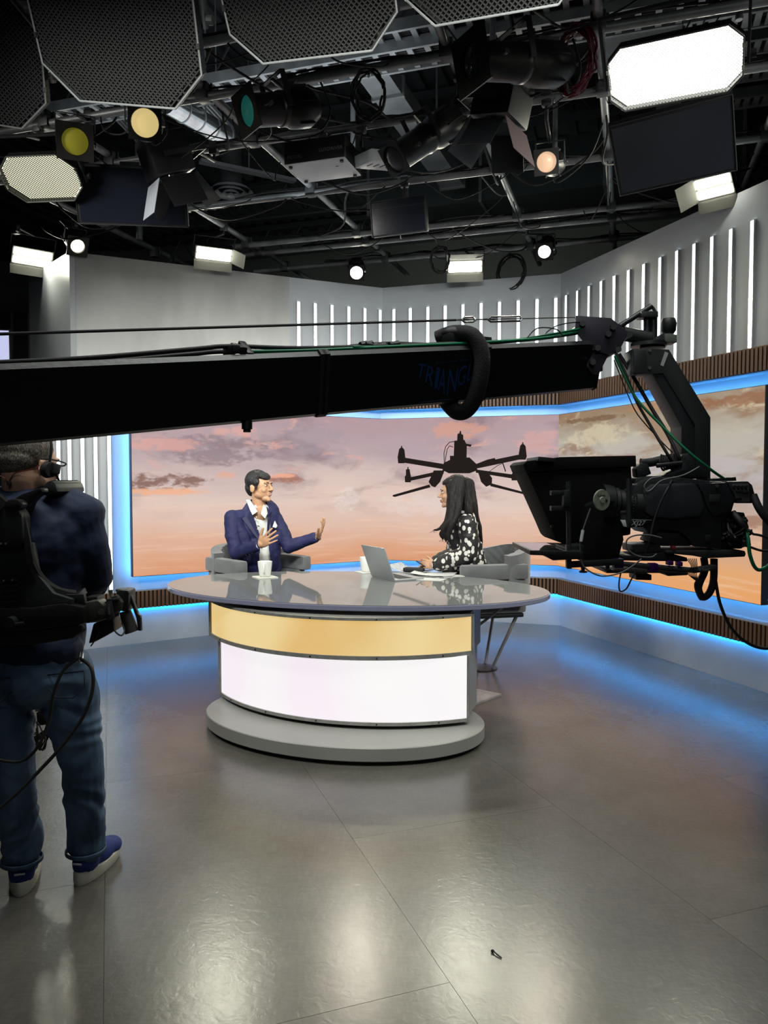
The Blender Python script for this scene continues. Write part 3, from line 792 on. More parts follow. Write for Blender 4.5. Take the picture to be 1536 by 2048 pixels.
# ================================================================ CHAIRS
M_VELVET = mat('grey_velvet', (0.105, 0.112, 0.115), 0.75, 0, 0.18, 9, bump=0.08, bscale=90, sheen=0.5)
def armchair(label, loc, yaw, arm_h=0.81, back_h=0.93):
    t = Thing('armchair', label, 'chair', loc, (0, 0, yaw), 'grey velvet presenter armchairs')
    z = arm_h
    for s in (-1, 1):
        mb = MB(); mb.box((s * 0.29, -0.02, z - 0.055), (0.085, 0.50, 0.11), bevel=0.022)
        a = t.part('armrest', mb, M_VELVET, smooth=50)
        mb = MB(); mb.box((s * 0.285, 0.0, z - 0.20), (0.06, 0.42, 0.2), bevel=0.015)
        t.part('side_panel', mb, M_VELVET, parent=a, smooth=50)
    # curved quilted backrest
    mb = MB(); bm = mb.bm; nu, nz = 44, 14; rows = []
    for side in (0, 1):
        for j in range(nz + 1):
            row = []
            for i in range(nu + 1):
                th = PI * (0.02 + 0.96 * i / nu)
                q = abs(math.sin((i + j * 1.0) * 0.785)) * abs(math.sin((i - j * 1.0) * 0.785))
                rr = (0.335 if side else 0.255) - (0.0 if side else 0.012 * q)
                zz = (z - 0.16) + (back_h - z + 0.16) * j / nz - 0.05 * (abs(math.cos(th)) ** 3) * j / nz
                row.append(bm.verts.new((rr * math.cos(th), 0.06 + rr * 0.88 * math.sin(th), zz)))
            rows.append(row)
    H = nz + 1
    for s in (0, 1):
        for j in range(nz):
            for i in range(nu): bm.faces.new((rows[s * H + j][i], rows[s * H + j][i + 1], rows[s * H + j + 1][i + 1], rows[s * H + j + 1][i]))
    for j in (0, nz):
        for i in range(nu): bm.faces.new((rows[j][i], rows[j][i + 1], rows[H + j][i + 1], rows[H + j][i]))
    for j in range(nz):
        for i in (0, nu): bm.faces.new((rows[j][i], rows[j + 1][i], rows[H + j + 1][i], rows[H + j][i]))
    t.part('backrest', mb, M_VELVET, smooth=60)
    mb = MB(); mb.box((0, 0.0, 0.50), (0.52, 0.50, 0.10), bevel=0.03); t.part('seat', mb, M_VELVET, smooth=50)
    mb = MB(); mb.box((0, 0.0, 0.435), (0.5, 0.46, 0.03), bevel=0.008); t.part('seat_pan', mb, M_BLACK)
    t.part('base_disc', MB().lathe([(0, 0), (0.12, 0), (0.12, 0.008), (0.05, 0.02), (0, 0.02)]), M_DGREY)
    for sx in (-1, 1):
        for sy in (-1, 1):
            mb = MB(); mb.cyl((sx * 0.07, sy * 0.06, 0.015), (sx * 0.21, sy * 0.19, 0.425), 0.011, 0.013); t.part('leg', mb, M_ALU)
    return t
CH1 = armchair('grey velvet armchair under the man in the blue suit', (-1.00, 6.03, 0), math.radians(42), 0.815, 0.90)
CH2 = armchair('grey velvet armchair with quilted back under the woman in the dotted blouse', (0.73, 5.72, 0), math.radians(-76), 0.815, 0.925)

# ================================================================ THINGS ON THE DESK
ZT = 0.745
M_CER = mat('white_glazed_ceramic', (0.72, 0.74, 0.70), 0.18, spec=0.6)
M_COAST = mat('white_coaster_board', (0.62, 0.62, 0.57), 0.6)
def coaster(p, lab, sx=0.135):
    return single('coaster', MB().box((p.x, p.y, ZT + 0.003), (sx, sx, 0.006), Euler((0, 0, 0.5)), bevel=0.001), M_COAST, lab, 'coaster', 'white coasters on the glass desk')
def mug(p, lab, hang, h=0.105):
    t = Thing('mug', lab, 'mug', (p.x, p.y, ZT + 0.006), (0, 0, hang), 'white mugs on the glass desk')
    r0, r1 = 0.036, 0.050
    prof = [(0, 0), (r0 - 0.006, 0), (r0, 0.005), (r0 + 0.004, h * 0.2), (r1 - 0.002, h * 0.75), (r1, h), (r1 - 0.004, h + 0.001), (r1 - 0.007, h * 0.75), (r0 - 0.002, h * 0.15), (0, 0.012)]
    t.part('cup', MB().lathe(prof, seg=32, close=False), M_CER, smooth=50)
    mb = MB(); mb.tube([(0, -r0 - 0.004, h * 0.25), (0, -r1 - 0.022, h * 0.32), (0, -r1 - 0.028, h * 0.6), (0, -r1 - 0.018, h * 0.82), (0, -r1 + 0.004, h * 0.84)], 0.006, 8)
    t.part('handle', mb, M_CER, smooth=60)
    return t
pc = G(530, 1153, ZT + 0.006)
coaster(V((pc.x, pc.y, 0)), 'square white coaster under the mug in front of the man', 0.14); mug(V((pc.x, pc.y, 0)), 'white mug with its handle turned forward, in front of the man', 0.05)
pc2 = G(733, 1143, ZT + 0.006)
coaster(V((pc2.x, pc2.y, 0)), 'square white coaster beside the back of the laptop', 0.13); mug(V((pc2.x, pc2.y, 0)), 'plain white mug half hidden behind the open laptop', 2.6)

# laptop: lid seen from behind, keyboard side turned to the woman
h0, h1 = G(742, 1149, ZT + 0.012), G(790, 1160, ZT + 0.012)
ax = (h1 - h0).normalized(); Wd = (h0 - h1).length
bdv = V((-ax.y, ax.x, 0)); bdv = -bdv if bdv.x < 0 else bdv      # base direction, towards the woman
lt = Thing('laptop', 'open silver laptop turned towards the woman, lid back to the camera', 'laptop', ((h0 + h1) / 2 - V((0, 0, 0.012))))
lt.inv = Matrix([[*ax, 0], [*bdv, 0], [0, 0, 1, 0], [0, 0, 0, 1]])  # rows: local axes
Rl = Matrix((ax, bdv, V((0, 0, 1)))).transposed()
lt.o.rotation_euler = Rl.to_euler(); lt.M = Matrix.Translation(lt.o.location) @ Rl.to_4x4(); lt.inv = lt.M.inverted()
M_SILV = mat('silver_laptop_shell', (0.46, 0.48, 0.49), 0.35, 0.5)
Wd = 0.325
mb = MB(); mb.box((0, 0.115, 0.007), (Wd, 0.225, 0.012), bevel=0.003); base = lt.part('base', mb, M_SILV)
mb = MB(); mb.box((0, 0.10, 0.0135), (Wd * 0.86, 0.10, 0.002)); lt.part('keyboard', mb, M_BLACK, parent=base)
tilt = math.radians(20)
RR = Euler((tilt, 0, 0)); c_ = V((0, 0, 0.113)); c_.rotate(RR)
mb = MB(); mb.box((c_.x, c_.y, c_.z + 0.012), (Wd, 0.006, 0.226), RR, bevel=0.002); lid = lt.part('lid', mb, M_SILV)
c_ = V((0, 0.0036, 0.113)); c_.rotate(RR)
mb = MB(); mb.box((c_.x, c_.y, c_.z + 0.012), (Wd * 0.94, 0.001, 0.20), RR); lt.part('display', mb, emit('laptop_screen_glow', (0.55, 0.62, 0.7), 0.5), parent=lid)

# papers, cards, pen, phone
M_PAPER = mat('white_paper', (0.60, 0.61, 0.60), 0.7); M_PRINT = mat('printed_sheet', (0.42, 0.44, 0.46), 0.7, 0, 0.35, 60)
def sheet(label, px, py, w, h, ang, z, name='sheet', m=M_PAPER, curl=0.0, grp='papers in front of the woman'):
    c = G(px, py, ZT); mb = MB(); n = 8
    rows = []
    for j in range(2):
        rows.append([mb.bm.verts.new(((i / n - 0.5) * w, (j - 0.5) * h, curl * (abs(i / n - 0.5) * 2) ** 2 * (1 if i < n / 2 else 0.3))) for i in range(n + 1)])
    fs = [mb.bm.faces.new((rows[0][i], rows[0][i + 1], rows[1][i + 1], rows[1][i])) for i in range(n)]
    r = bmesh.ops.extrude_face_region(mb.bm, geom=fs)
    for g in r['geom']:
        if isinstance(g, bmesh.types.BMVert): g.co.z += 0.0016
    me = mb.mesh(name, m, 30); o = bpy.data.objects.new(name, me); COL.objects.link(o)
    o.location = (c.x, c.y, z); o.rotation_euler = (0, 0, ang); o['label'] = label; o['category'] = 'paper'; o['group'] = grp
    return o
sheet('printed sheet with raised curled corner just right of the laptop', 826, 1143, 0.30, 0.21, -0.5, ZT + 0.001, m=M_PRINT, curl=0.05)
sheet('white sheet lying under the dotted sleeve of the woman', 868, 1149, 0.30, 0.20, -0.25, ZT + 0.003, curl=0.015)
sheet('flat white card nearest the camera, right of the laptop', 852, 1158.5, 0.25, 0.13, -0.35, ZT + 0.0005, m=M_PAPER)
sheet('small white note lying between laptop and glass edge at right', 905, 1152, 0.15, 0.10, 0.2, ZT + 0.0005)
c = G(828, 1137, ZT + 0.03)
mb = MB(); mb.box((c.x, c.y, ZT + 0.022), (0.15, 0.07, 0.03), Euler((0, 0, -0.3)), bevel=0.01)
single('pouch', mb, M_BLACKR, 'small black pouch lying on the papers by the hands of the woman', 'pouch')
# ================================================================ LIGHTING GRID
ANG_U = math.atan2(uu.y, uu.x)
grid = Thing('lighting_grid', 'grey steel pipe grid hanging above the whole set', 'pipe grid', (0, 5, GRID_Z))
rows = []
for px, py in ((740, 372), (900, 449), (900, 469), (930, 505), (635, 155), (600, 271), (810, 7)):
    rows.append(G(px, py, GRID_Z))
for c in rows:
    k = (V((0, c.y, 0)) - V((0, 0, 0)))
    mid = c - uu * (c.dot(uu)) + uu * 0.4; mid.z = GRID_Z
    grid.part('pipe', MB().cyl(mid - uu * 4.2, mid + uu * 3.6, 0.024, seg=16), M_PIPE, world=True, smooth=60)
VZ = GRID_Z + 0.05
cols = []
for (x0, y0), (x1, y1) in (((829, 0), (1060, 450)), ((1185, 122), (1228, 275)), ((517, 290), (768, 498)), ((400, 427), (498, 480))):
    a, b = G(x0, y0, VZ), G(x1, y1, VZ); cols.append((a + b) / 2)
for x in (-2.9, 2.6): cols.append(V((x, 5.5, VZ)))
for c in cols:
    mid = c - vv * c.dot(vv) + vv * 5.6; mid.z = VZ
    grid.part('pipe', MB().cyl(mid - vv * 2.9, mid + vv * 2.6, 0.024, seg=16), M_PIPE, world=True, smooth=60)
M_CLAMP = mat('cast_pipe_clamp', (0.10, 0.105, 0.11), 0.5, 0.6)
for r_ in rows:
    for c in cols:
        # crossing point
        p = uu * c.dot(uu) + vv * r_.dot(vv); p.z = GRID_Z + 0.025
        if abs(p.x) > 3.4: continue
        mb = MB(); mb.box(p, (0.075, 0.075, 0.10), Euler((0, 0, ANG_U)), bevel=0.012); mb.cyl(p + V((0.045, 0, -0.03)), p + V((0.045, 0, 0.05)), 0.008, seg=8)
        grid.part('clamp', mb, M_CLAMP, world=True)
for k, (px, py) in enumerate(((279, 480), (1478, 40), (706, 330), (985, 190), (1110, 300), (560, 120))):
    p = G(px, py, GRID_Z)
    grid.part('drop_rod', MB().cyl((p.x, p.y, GRID_Z), (p.x, p.y, 5.1), 0.017 if k else 0.03, seg=12), M_PIPE, world=True, smooth=60)

def aim(loc, target, roll=0.0):
    d = (V(target) - V(loc)); d.normalize()
    yaw = math.atan2(d.x, -d.y); pit = math.asin(max(-1, min(1, -d.z)))
    return (Matrix.Rotation(yaw, 4, 'Z') @ Matrix.Rotation(pit, 4, 'X') @ Matrix.Rotation(roll, 4, 'Y')).to_euler()
YAW0 = math.atan2(uC.y, uC.x)
def grid_above(p):
    """nearest point on a grid pipe above p"""
    best = None
    for r_ in rows:
        q = p + vv * (r_.dot(vv) - p.dot(vv)); q.z = GRID_Z
        if best is None or (q - p).length < (best - p).length: best = q
    for c in cols:
        q = p + uu * (c.dot(uu) - p.dot(uu)); q.z = VZ
        if (q - p).length < (best - p).length: best = q
    return best
def hang(T, top, post=True):
    """pipe clamp plus stirrup rod from the grid down to the fixture"""
    g = grid_above(top)
    mb = MB(); mb.tube([g + V((0, 0, -0.02)), V((g.x, g.y, max(top.z + 0.02, g.z - 0.12))), top], 0.011, 8, smooth=False)
    h = T.part('hanger_rod', mb, M_DGREY, world=True, smooth=50)
    mb = MB(); mb.box(g, (0.06, 0.045, 0.085), Euler((0, 0, ANG_U)), bevel=0.01); mb.cyl(g + V((0.03, -0.03, -0.03)), g + V((0.03, -0.07, -0.03)), 0.006, seg=8)
    T.part('pipe_clamp', mb, M_CLAMP, parent=h, world=True)
M_HONEY = mat('black_honeycomb_grille', (0.011, 0.0115, 0.011), 0.5, 0.2)
M_FRAMEL = mat('worn_frame_edge', (0.16, 0.165, 0.16), 0.4, 0.6)
M_INNER = mat('unlit_reflector', (0.022, 0.024, 0.023), 0.4, 0.5, 0.5, 4, stretch=(1, 1, 5))
M_ON = emit('lit_tube_panel', (1.0, 0.98, 0.86), 16.0)
M_ON2 = emit('lit_tube_panel_dim', (1.0, 0.97, 0.80), 1.6)
def octa(w, h, c):
    return [(-w + c, -h), (w - c, -h), (w, -h + c), (w, h - c), (w - c, h), (-w + c, h), (-w, h - c), (-w, -h + c)]
def softlight(label, loc, rot, w, h, lit=None, group='octagonal honeycomb softlights', cut=0.10, dens=26, depth=0.16, bar=0.0022, frame=M_FRAMEL):
    T = Thing('softlight', label, 'studio light', loc, rot, group); w /= 2; h /= 2
    mb = MB(); bm = mb.bm; o0 = octa(w, h, cut); o1 = octa(w * 0.72, h * 0.62, cut * 0.5)
    f0 = [bm.verts.new((x, 0.0, z)) for x, z in o0]; f1 = [bm.verts.new((x, 0.05, z)) for x, z in o0]; f2 = [bm.verts.new((x, depth, z)) for x, z in o1]
    for a, b in ((f0, f1), (f1, f2)):
        for i in range(8): bm.faces.new((a[i], a[(i + 1) % 8], b[(i + 1) % 8], b[i]))
    bm.faces.new(f2)
    T.part('housing', mb, M_BLACK)
    mb = MB(); mb.prism(octa(w * 0.985, h * 0.985, cut), 0.004, Matrix.Translation((0, 0.036, 0))); T.part('lamp_panel', mb, lit or M_INNER)
    mb = MB(); pts = [V((x, -0.004, z)) for x, z in o0]
    for i in range(8): mb.cyl(pts[i], pts[(i + 1) % 8], 0.0042, seg=6)
    T.part('front_frame', mb, frame)
    # egg-crate / honeycomb grille: two crossing sets of thin blades
    mb = MB(); n = dens
    L2 = w + h
    for s in (1, -1):
        for k in range(-n, n + 1):
            c = k / n * (w + h)
            # line z = s*(x) + c clipped to the octagon box
            x0, x1 = -w, w
            za, zb = s * x0 + c, s * x1 + c
            pts_ = []
            xs = sorted([max(-w, min(w, (s * (zz - c)))) for zz in (-h, h)])
            xa, xb = max(-w, xs[0]), min(w, xs[1])
            if xb - xa < 0.01: continue
            za, zb = s * xa + c, s * xb + c
            # trim corners
            def ins(x, z): return abs(x) / 1 + abs(z) <= w + h - cut
            N = 12; t0, t1 = 0, 1
            while t0 < 0.5 and not ins(xa + (xb - xa) * t0, za + (zb - za) * t0): t0 += 0.04
            while t1 > 0.5 and not ins(xa + (xb - xa) * t1, za + (zb - za) * t1): t1 -= 0.04
            A_ = V((xa + (xb - xa) * t0, 0.012, za + (zb - za) * t0)); B_ = V((xa + (xb - xa) * t1, 0.012, za + (zb - za) * t1))
            d = B_ - A_
            if d.length < 0.02: continue
            mb.box((A_ + B_) / 2, (d.length, 0.016 if lit is None or bar > 0.002 else 0.006, bar), Euler((0, -math.atan2(d.z, d.x), 0)))
    T.part('honeycomb_grille', mb, M_HONEY, kind='stuff')
    for s in (-1, 1):
        mb = MB(); mb.box((s * (w + 0.02), 0.05, 0.10), (0.012, 0.045, 0.30), bevel=0.004); y = T.part('yoke_arm', mb, M_DGREY)
        mb = MB(); mb.cyl((s * (w + 0.015), 0.05, -0.02), (s * (w + 0.05), 0.05, -0.02), 0.018, seg=12); T.part('tilt_knob', mb, M_BLACKR, parent=y)
        for zc in (-0.3, 0.35):
            mb = MB(); mb.box((s * w * 0.998, -0.005, zc * h), (0.012, 0.012, 0.02)); T.part('frame_clip', mb, M_CHROME)
    mb = MB(); mb.box((0, 0.05, 0.25 if h < 0.3 else h + 0.03), (2 * w + 0.05, 0.03, 0.012), bevel=0.003); T.part('yoke_bar', mb, M_DGREY)
    top = T.M @ V((0, 0.05, (0.25 if h < 0.3 else h + 0.03)))
    hang(T, top)
    return T
def faced(px, py, z, yaw_off, pit, roll=0):
    p = G(px, py, z)
    return p, Euler((math.radians(pit), math.radians(roll), YAW0 + math.radians(yaw_off)))
p, r = faced(222, 20, 3.22, 10, 38, 8); softlight('large unlit octagonal softlight with black honeycomb, top left', p, r, 0.68, 0.66, cut=0.13, dens=34, bar=0.0045)
p, r = faced(603, -64, 3.24, 2, 38, 2); softlight('unlit octagonal softlight with grey honeycomb, second from the top left', p, r, 0.66, 0.56, cut=0.11, dens=30, bar=0.0035, lit=mat('unlit_reflector_pale', (0.07, 0.073, 0.066), 0.35, 0.6, 0.8, 5, stretch=(1, 1, 5)))
p, r = faced(975, -145, 3.24, -4, 38, 3); softlight('unlit octagonal softlight cut off by the top edge, right of the middle', p, r, 0.66, 0.5, cut=0.11, dens=28, bar=0.0035, lit=MATS['unlit_reflector_pale'])
p, r = faced(-52, 118, 3.25, 20, 30, 8); softlight('unlit octagonal softlight cut off by the left edge', p, r, 0.60, 0.5, cut=0.12, dens=26, bar=0.0045)
p, r = faced(1348, 140, 3.2, -6, 52, 0); softlight('brightly lit octagonal softlight at the top right', p, r, 0.55, 0.28, lit=emit('lit_softlight_panel', (1.0, 1.0, 0.90), 9.0), cut=0.06, dens=30, bar=0.0007)
p, r = faced(82, 358, 3.3, 12, 50, 0); softlight('lit softlight with yellowish honeycomb at the upper left', p, r, 0.50, 0.30, lit=emit('lit_softlight_panel_warm', (0.95, 0.93, 0.68), 1.3), cut=0.09, dens=22, bar=0.0016)

def lamp_light(T, loc, w, h, power, col, spread=120):
    l = bpy.data.lights.new('lamp_light', 'AREA'); l.shape = 'RECTANGLE'; l.size = w; l.size_y = h; l.energy = power; l.color = col; l.spread = math.radians(spread)
    o = bpy.data.objects.new('lamp_light', l); COL.objects.link(o); o.parent = T.o; o.location = loc; o.rotation_euler = (-PI / 2, 0, 0)
# small lit tube panels with barn doors along the top of the set -----------
M_DOORW = mat('white_barn_door_inside', (0.20, 0.20, 0.17), 0.5)
def tube_panel(label, loc, rot, w=0.40, h=0.15, on=M_ON, doors=('R', 'B'), pw=11):
    T = Thing('tube_light', label, 'studio light', loc, rot, 'small lit tube lights above the set walls')
    T.part('housing', MB().box((0, 0.045, 0), (w, 0.09, h), bevel=0.006), M_BLACK)
    for i in (-1, 1):
        T.part('lamp_tube', MB().box((0, -0.004, i * h * 0.22), (w * 0.90, 0.012, h * 0.36), bevel=0.004), on)
    mb = MB(); mb.box((0, 0.0, 0), (w * 0.97, 0.004, h * 0.92)); T.part('reflector', mb, M_DOORW)
    for d in doors:
        if d in 'TB':
            s = 1 if d == 'T' else -1
            mb = MB(); mb.box((0, -0.018, s * (h / 2 + 0.036)), (w, 0.085, 0.003), Euler((-s * math.radians(62), 0, 0)))
        else:
            s = 1 if d == 'R' else -1
            mb = MB(); mb.box((s * (w / 2 + 0.04), -0.055, 0), (0.003, 0.14, h), Euler((0, 0, s * math.radians(42))))
        T.part('barn_door', mb, M_DOORW)
    for s in (-1, 1): T.part('yoke_arm', MB().box((s * (w / 2 + 0.008), 0.04, h * 0.5), (0.006, 0.02, h * 1.2)), M_DGREY)
    T.part('yoke_bar', MB().box((0, 0.04, h * 1.08), (w + 0.02, 0.02, 0.006)), M_DGREY)
    lamp_light(T, (0, -0.03, 0), w * 0.9, h * 0.9, pw, (1, 0.98, 0.78))
    hang(T, T.M @ V((0, 0.04, h * 1.08))); return T
TGT = V((-0.2, 4.6, 0.9))
def tubeat(px, py, z, label, tg=TGT, **k):
    p = G(px, py, z); tube_panel(label, p, aim(p, tg), **k)
tubeat(428, 508, 3.43, 'lit tube light with open barn doors above the plain plaster wall', V((-0.1, 3.8, 0.7)), w=0.34, h=0.13)
tubeat(930, 533, 3.42, 'lit tube light with open barn door above the back wall', V((0.4, 4.2, 0.6)), w=0.34, h=0.13, doors=('B', 'T'))
tubeat(65, 515, 3.43, 'lit tube light with white barn door at the far left end of the set', V((-0.6, 4.0, 0.9)), w=0.36, h=0.17, pw=4, doors=('B',))
tubeat(1428, 373, 3.43, 'lit tube light with white side door above the right wall', V((0.2, 3.2, 0.8)), w=0.26, h=0.17, doors=('L', 'B'))

# spotlights ---------------------------------------------------------------
M_LENSD = mat('dark_glass_lens', (0.03, 0.04, 0.05), 0.08, 0.0, spec=1.0, coat=1.0)
M_WORN = mat('worn_black_housing', (0.015, 0.0145, 0.014), 0.38, 0.35, 0.6, 8)
def spotlight(label, loc, rot, R0=0.075, Ln=0.42, lens=None, frame=0.19, group='lensed spotlights on the grid', lit=False, ribs=6, gel=True):
    T = Thing('spotlight', label, 'studio light', loc, rot, group)
    MX = Matrix.Rotation(-PI / 2, 4, 'X')     # lathe axis z -> local +y
    b = MB(); b.lathe([(R0 * 0.93, 0.0), (R0, 0.0), (R0, Ln * 0.42), (R0 * 1.08, Ln * 0.44), (R0 * 1.08, Ln * 0.5), (R0 * 1.0, Ln * 0.52), (R0 * 1.25, Ln * 0.62), (R0 * 1.25, Ln * 0.86), (R0 * 0.9, Ln * 0.98), (0, Ln)], MX, 28, close=False)
    T.part('barrel', b, M_WORN, smooth=35)
    for k in range(ribs):
        a = k * 2 * PI / ribs; T.part('cooling_fin', MB().box((R0 * 1.22 * math.cos(a), Ln * 0.74, R0 * 1.22 * math.sin(a)), (0.03, Ln * 0.22, 0.006), Euler((0, -a, 0))), M_BLACK)
    T.part('lens', MB().lathe([(0, -0.012), (R0 * 0.5, -0.008), (R0 * 0.9, 0.004), (R0 * 0.9, 0.012), (0, 0.012)], MX, 28, close=False), lens or M_LENSD, smooth=60)
    if gel:
        f = frame / 2; mb = MB(); bm = mb.bm; n = 32
        def sq(t):
            c, s = math.cos(t), math.sin(t); m_ = max(abs(c), abs(s)); return (f * c / m_, f * s / m_)
        rr = [[bm.verts.new((R0 * 0.93 * math.cos(t), y, R0 * 0.93 * math.sin(t))) for t in [i * 2 * PI / n for i in range(n)]] for y in (-0.014, -0.004)]
        qq = [[bm.verts.new((sq(t)[0], y, sq(t)[1])) for t in [i * 2 * PI / n for i in range(n)]] for y in (-0.014, -0.004)]
        for i in range(n):
            j = (i + 1) % n
            bm.faces.new((rr[0][i], rr[0][j], qq[0][j], qq[0][i])); bm.faces.new((rr[1][i], qq[1][i], qq[1][j], rr[1][j]))
            bm.faces.new((rr[0][i], rr[1][i], rr[1][j], rr[0][j])); bm.faces.new((qq[0][i], qq[0][j], qq[1][j], qq[1][i]))
        T.part('gel_frame', mb, M_WORN)
    for s in (-1, 1): T.part('yoke_arm', MB().box((s * R0 * 1.35, Ln * 0.46, R0 * 0.8), (0.006, 0.03, R0 * 2.1)), M_DGREY)
    T.part('yoke_bar', MB().box((0, Ln * 0.46, R0 * 1.85), (R0 * 2.75, 0.03, 0.006)), M_DGREY)
    T.part('focus_knob', MB().cyl((R0, Ln * 0.2, 0), (R0 + 0.025, Ln * 0.2, 0), 0.012, seg=10), M_CHROME)
    hang(T, T.M @ V((0, Ln * 0.46, R0 * 1.85)))
    if lit: lamp_light(T, (0, -0.03, 0), R0 * 1.6, R0 * 1.6, lit, (1, 0.93, 0.75), 70)
    # power tail
    e = T.M @ V((0, Ln * 0.98, 0)); g = grid_above(e)
    T.part('power_cord', MB().tube([e, e + V((0.03, 0.05, -0.10)), (e + g) / 2 + V((0.08, 0.06, -0.06)), g + V((0, 0, 0.03))], 0.006, 6), M_BLACKR, world=True, smooth=60)
    return T
def gelm(name, col, e): return mat(name, col, 0.25, emis=col, estr=e)
def spotat(px, py, z, label, tgt, **k):
    p = G(px, py, z); return spotlight(label, p, aim(p, tgt), **k)
CAMP = V((0, 0, 1.42))
spotat(290, 246, 3.3, 'spotlight with a pale yellow gel glowing, upper left', V((-0.35, 1.0, 1.9)), R0=0.078, lens=gelm('pale_amber_gel', (0.75, 0.58, 0.24), 0.8), frame=0.17)
spotat(150, 283, 3.35, 'spotlight with a dark olive yellow gel under a cable bundle', V((-0.5, 1.0, 1.9)), R0=0.080, lens=gelm('olive_gel', (0.16, 0.15, 0.015), 0.5), frame=0.2)
spotat(496, 222, 3.3, 'fat grey spotlight with a teal green lens', V((-2.9, 2.4, 2.4)), R0=0.082, Ln=0.42, lens=gelm('teal_gel', (0.012, 0.12, 0.10), 0.35), frame=0.21)
spotat(946, 122, 3.25, 'largest grey spotlight with clear dark lens at the top centre', V((-2.3, 2.0, 2.6)), R0=0.080, Ln=0.55, lens=M_LENSD, frame=0.24)
spotat(790, 318, 3.25, 'black zoom spotlight tilted steeply down with a glowing rim', V((-1.15, 3.6, 2.1)), R0=0.082, Ln=0.62, lens=M_BLACK, frame=0.17)
spotat(1093, 324, 3.25, 'black spotlight with a peach coloured lens, right of centre', V((-0.2, 1.0, 1.9)), R0=0.062, Ln=0.5, lens=gelm('peach_gel', (0.72, 0.46, 0.30), 0.8), frame=0.14)
M_SPOTON = emit('lit_spot_lens', (1.0, 0.93, 0.72), 60.0)
spotat(155, 492, 3.40, 'small lit spotlight in a brown square frame beside the left tube light', V((-0.3, 3.4, 0.9)), R0=0.062, Ln=0.26, lens=emit('lit_spot_lens_warm', (1.0, 0.86, 0.62), 4.0), frame=0.17, group='small lit spotlights above the set')
spotat(713, 545, 3.42, 'small round lit spotlight hanging over the bend of the back wall', V((-0.1, 3.0, 0.6)), R0=0.066, Ln=0.26, lens=M_SPOTON, frame=0.15, lit=3.2, group='small lit spotlights above the set')
spotat(1089, 503, 3.42, 'small round lit spotlight near the right corner of the set', V((0.0, 2.6, 0.9)), R0=0.058, Ln=0.34, lens=M_SPOTON, frame=0.15, lit=3.2, group='small lit spotlights above the set')

# fresnels with dark barn doors ---------------------------------------------
def fresnel(label, px, py, z, tgt, s=1.0, doorcol=None, doors='LRTB', roll=0):
    p = G(px, py, z); T = Thing('fresnel_light', label, 'studio light', p, aim(p, tgt, math.radians(roll)), 'fresnel lights with barn doors')
    T.part('housing', MB().box((0, 0.13 * s, 0), (0.24 * s, 0.22 * s, 0.24 * s), bevel=0.02), M_BLACK)
    T.part('lens', MB().cyl((0, 0.018, 0), (0, 0.0, 0), 0.09 * s, seg=28), M_LENSD)
    mm = doorcol or M_BLACK
    for d in doors:
        mb = MB(); a = 0.11 * s
        if d in 'TB':
            q = 1 if d == 'T' else -1; mb.box((0, -0.08 * s, q * (a + 0.045 * s)), (0.26 * s, 0.19 * s, 0.003), Euler((-q * math.radians(28), 0, 0)))
        else:
            q = 1 if d == 'R' else -1; mb.box((q * (a + 0.045 * s), -0.08 * s, 0), (0.003, 0.19 * s, 0.2 * s), Euler((0, 0, q * math.radians(28))))
        T.part('barn_door', mb, mm if d == 'B' else M_BLACK)
    for q in (-1, 1): T.part('yoke_arm', MB().box((q * 0.13 * s, 0.12 * s, 0.08 * s), (0.006, 0.03, 0.24 * s)), M_DGREY)
    T.part('yoke_bar', MB().box((0, 0.12 * s, 0.2 * s), (0.27 * s, 0.03, 0.006)), M_DGREY)
    hang(T, T.M @ V((0, 0.12 * s, 0.2 * s)))
fresnel('unlit fresnel with wide brownish barn door, left of the peach lamp', 995, 255, 3.3, V((0.1, 4.4, 0.7)), 1.0, mat('maroon_grey_door', (0.085, 0.06, 0.062), 0.6), roll=-14)
fresnel('unlit fresnel with a pale grey barn door, upper left', 345, 360, 3.3, V((-0.7, 5.6, 0.9)), 1.1, mat('blue_grey_door', (0.30, 0.33, 0.37), 0.6), roll=-18)

# flat black panels -----------------------------------------------------------
def black_panel(label, px, py, z, w, h, yo, pit, roll):
    p, r = faced(px, py, z, yo, pit, roll)
    T = Thing('monitor', label, 'monitor', p, r, 'black flat panels hung from the grid')
    T.part('casing', MB().box((0, 0.03, 0), (w, 0.05, h), bevel=0.004), M_BLACK)
    T.part('display', MB().box((0, 0.003, 0), (w * 0.95, 0.003, h * 0.92)), mat('black_glossy_display', (0.010, 0.012, 0.020), 0.15, coat=0.5))
    mb = MB()
    for x0, x1, z0, z1 in ((-w / 2, w / 2, -h / 2, -h / 2), (-w / 2, w / 2, h / 2, h / 2), (-w / 2, -w / 2, -h / 2, h / 2), (w / 2, w / 2, -h / 2, h / 2)): mb.cyl((x0, 0.003, z0), (x1, 0.003, z1), 0.003, seg=6)
    T.part('bezel', mb, M_DGREY)
    T.part('bracket', MB().box((0, 0.07, h * 0.2), (0.12, 0.04, h * 0.7)), M_DGREY)
    hang(T, T.M @ V((0, 0.07, h * 0.5)))
black_panel('large black flat panel below the bright softlight', 1345, 298, 3.22, 0.62, 0.42, -8, 50, -4)
black_panel('wide black flat panel left of the pale barn door', 262, 392, 3.25, 0.70, 0.36, 24, 25, 0)
black_panel('small black box panel hung under the middle pipe', 796, 433, 3.30, 0.42, 0.24, -4, 10, 0)

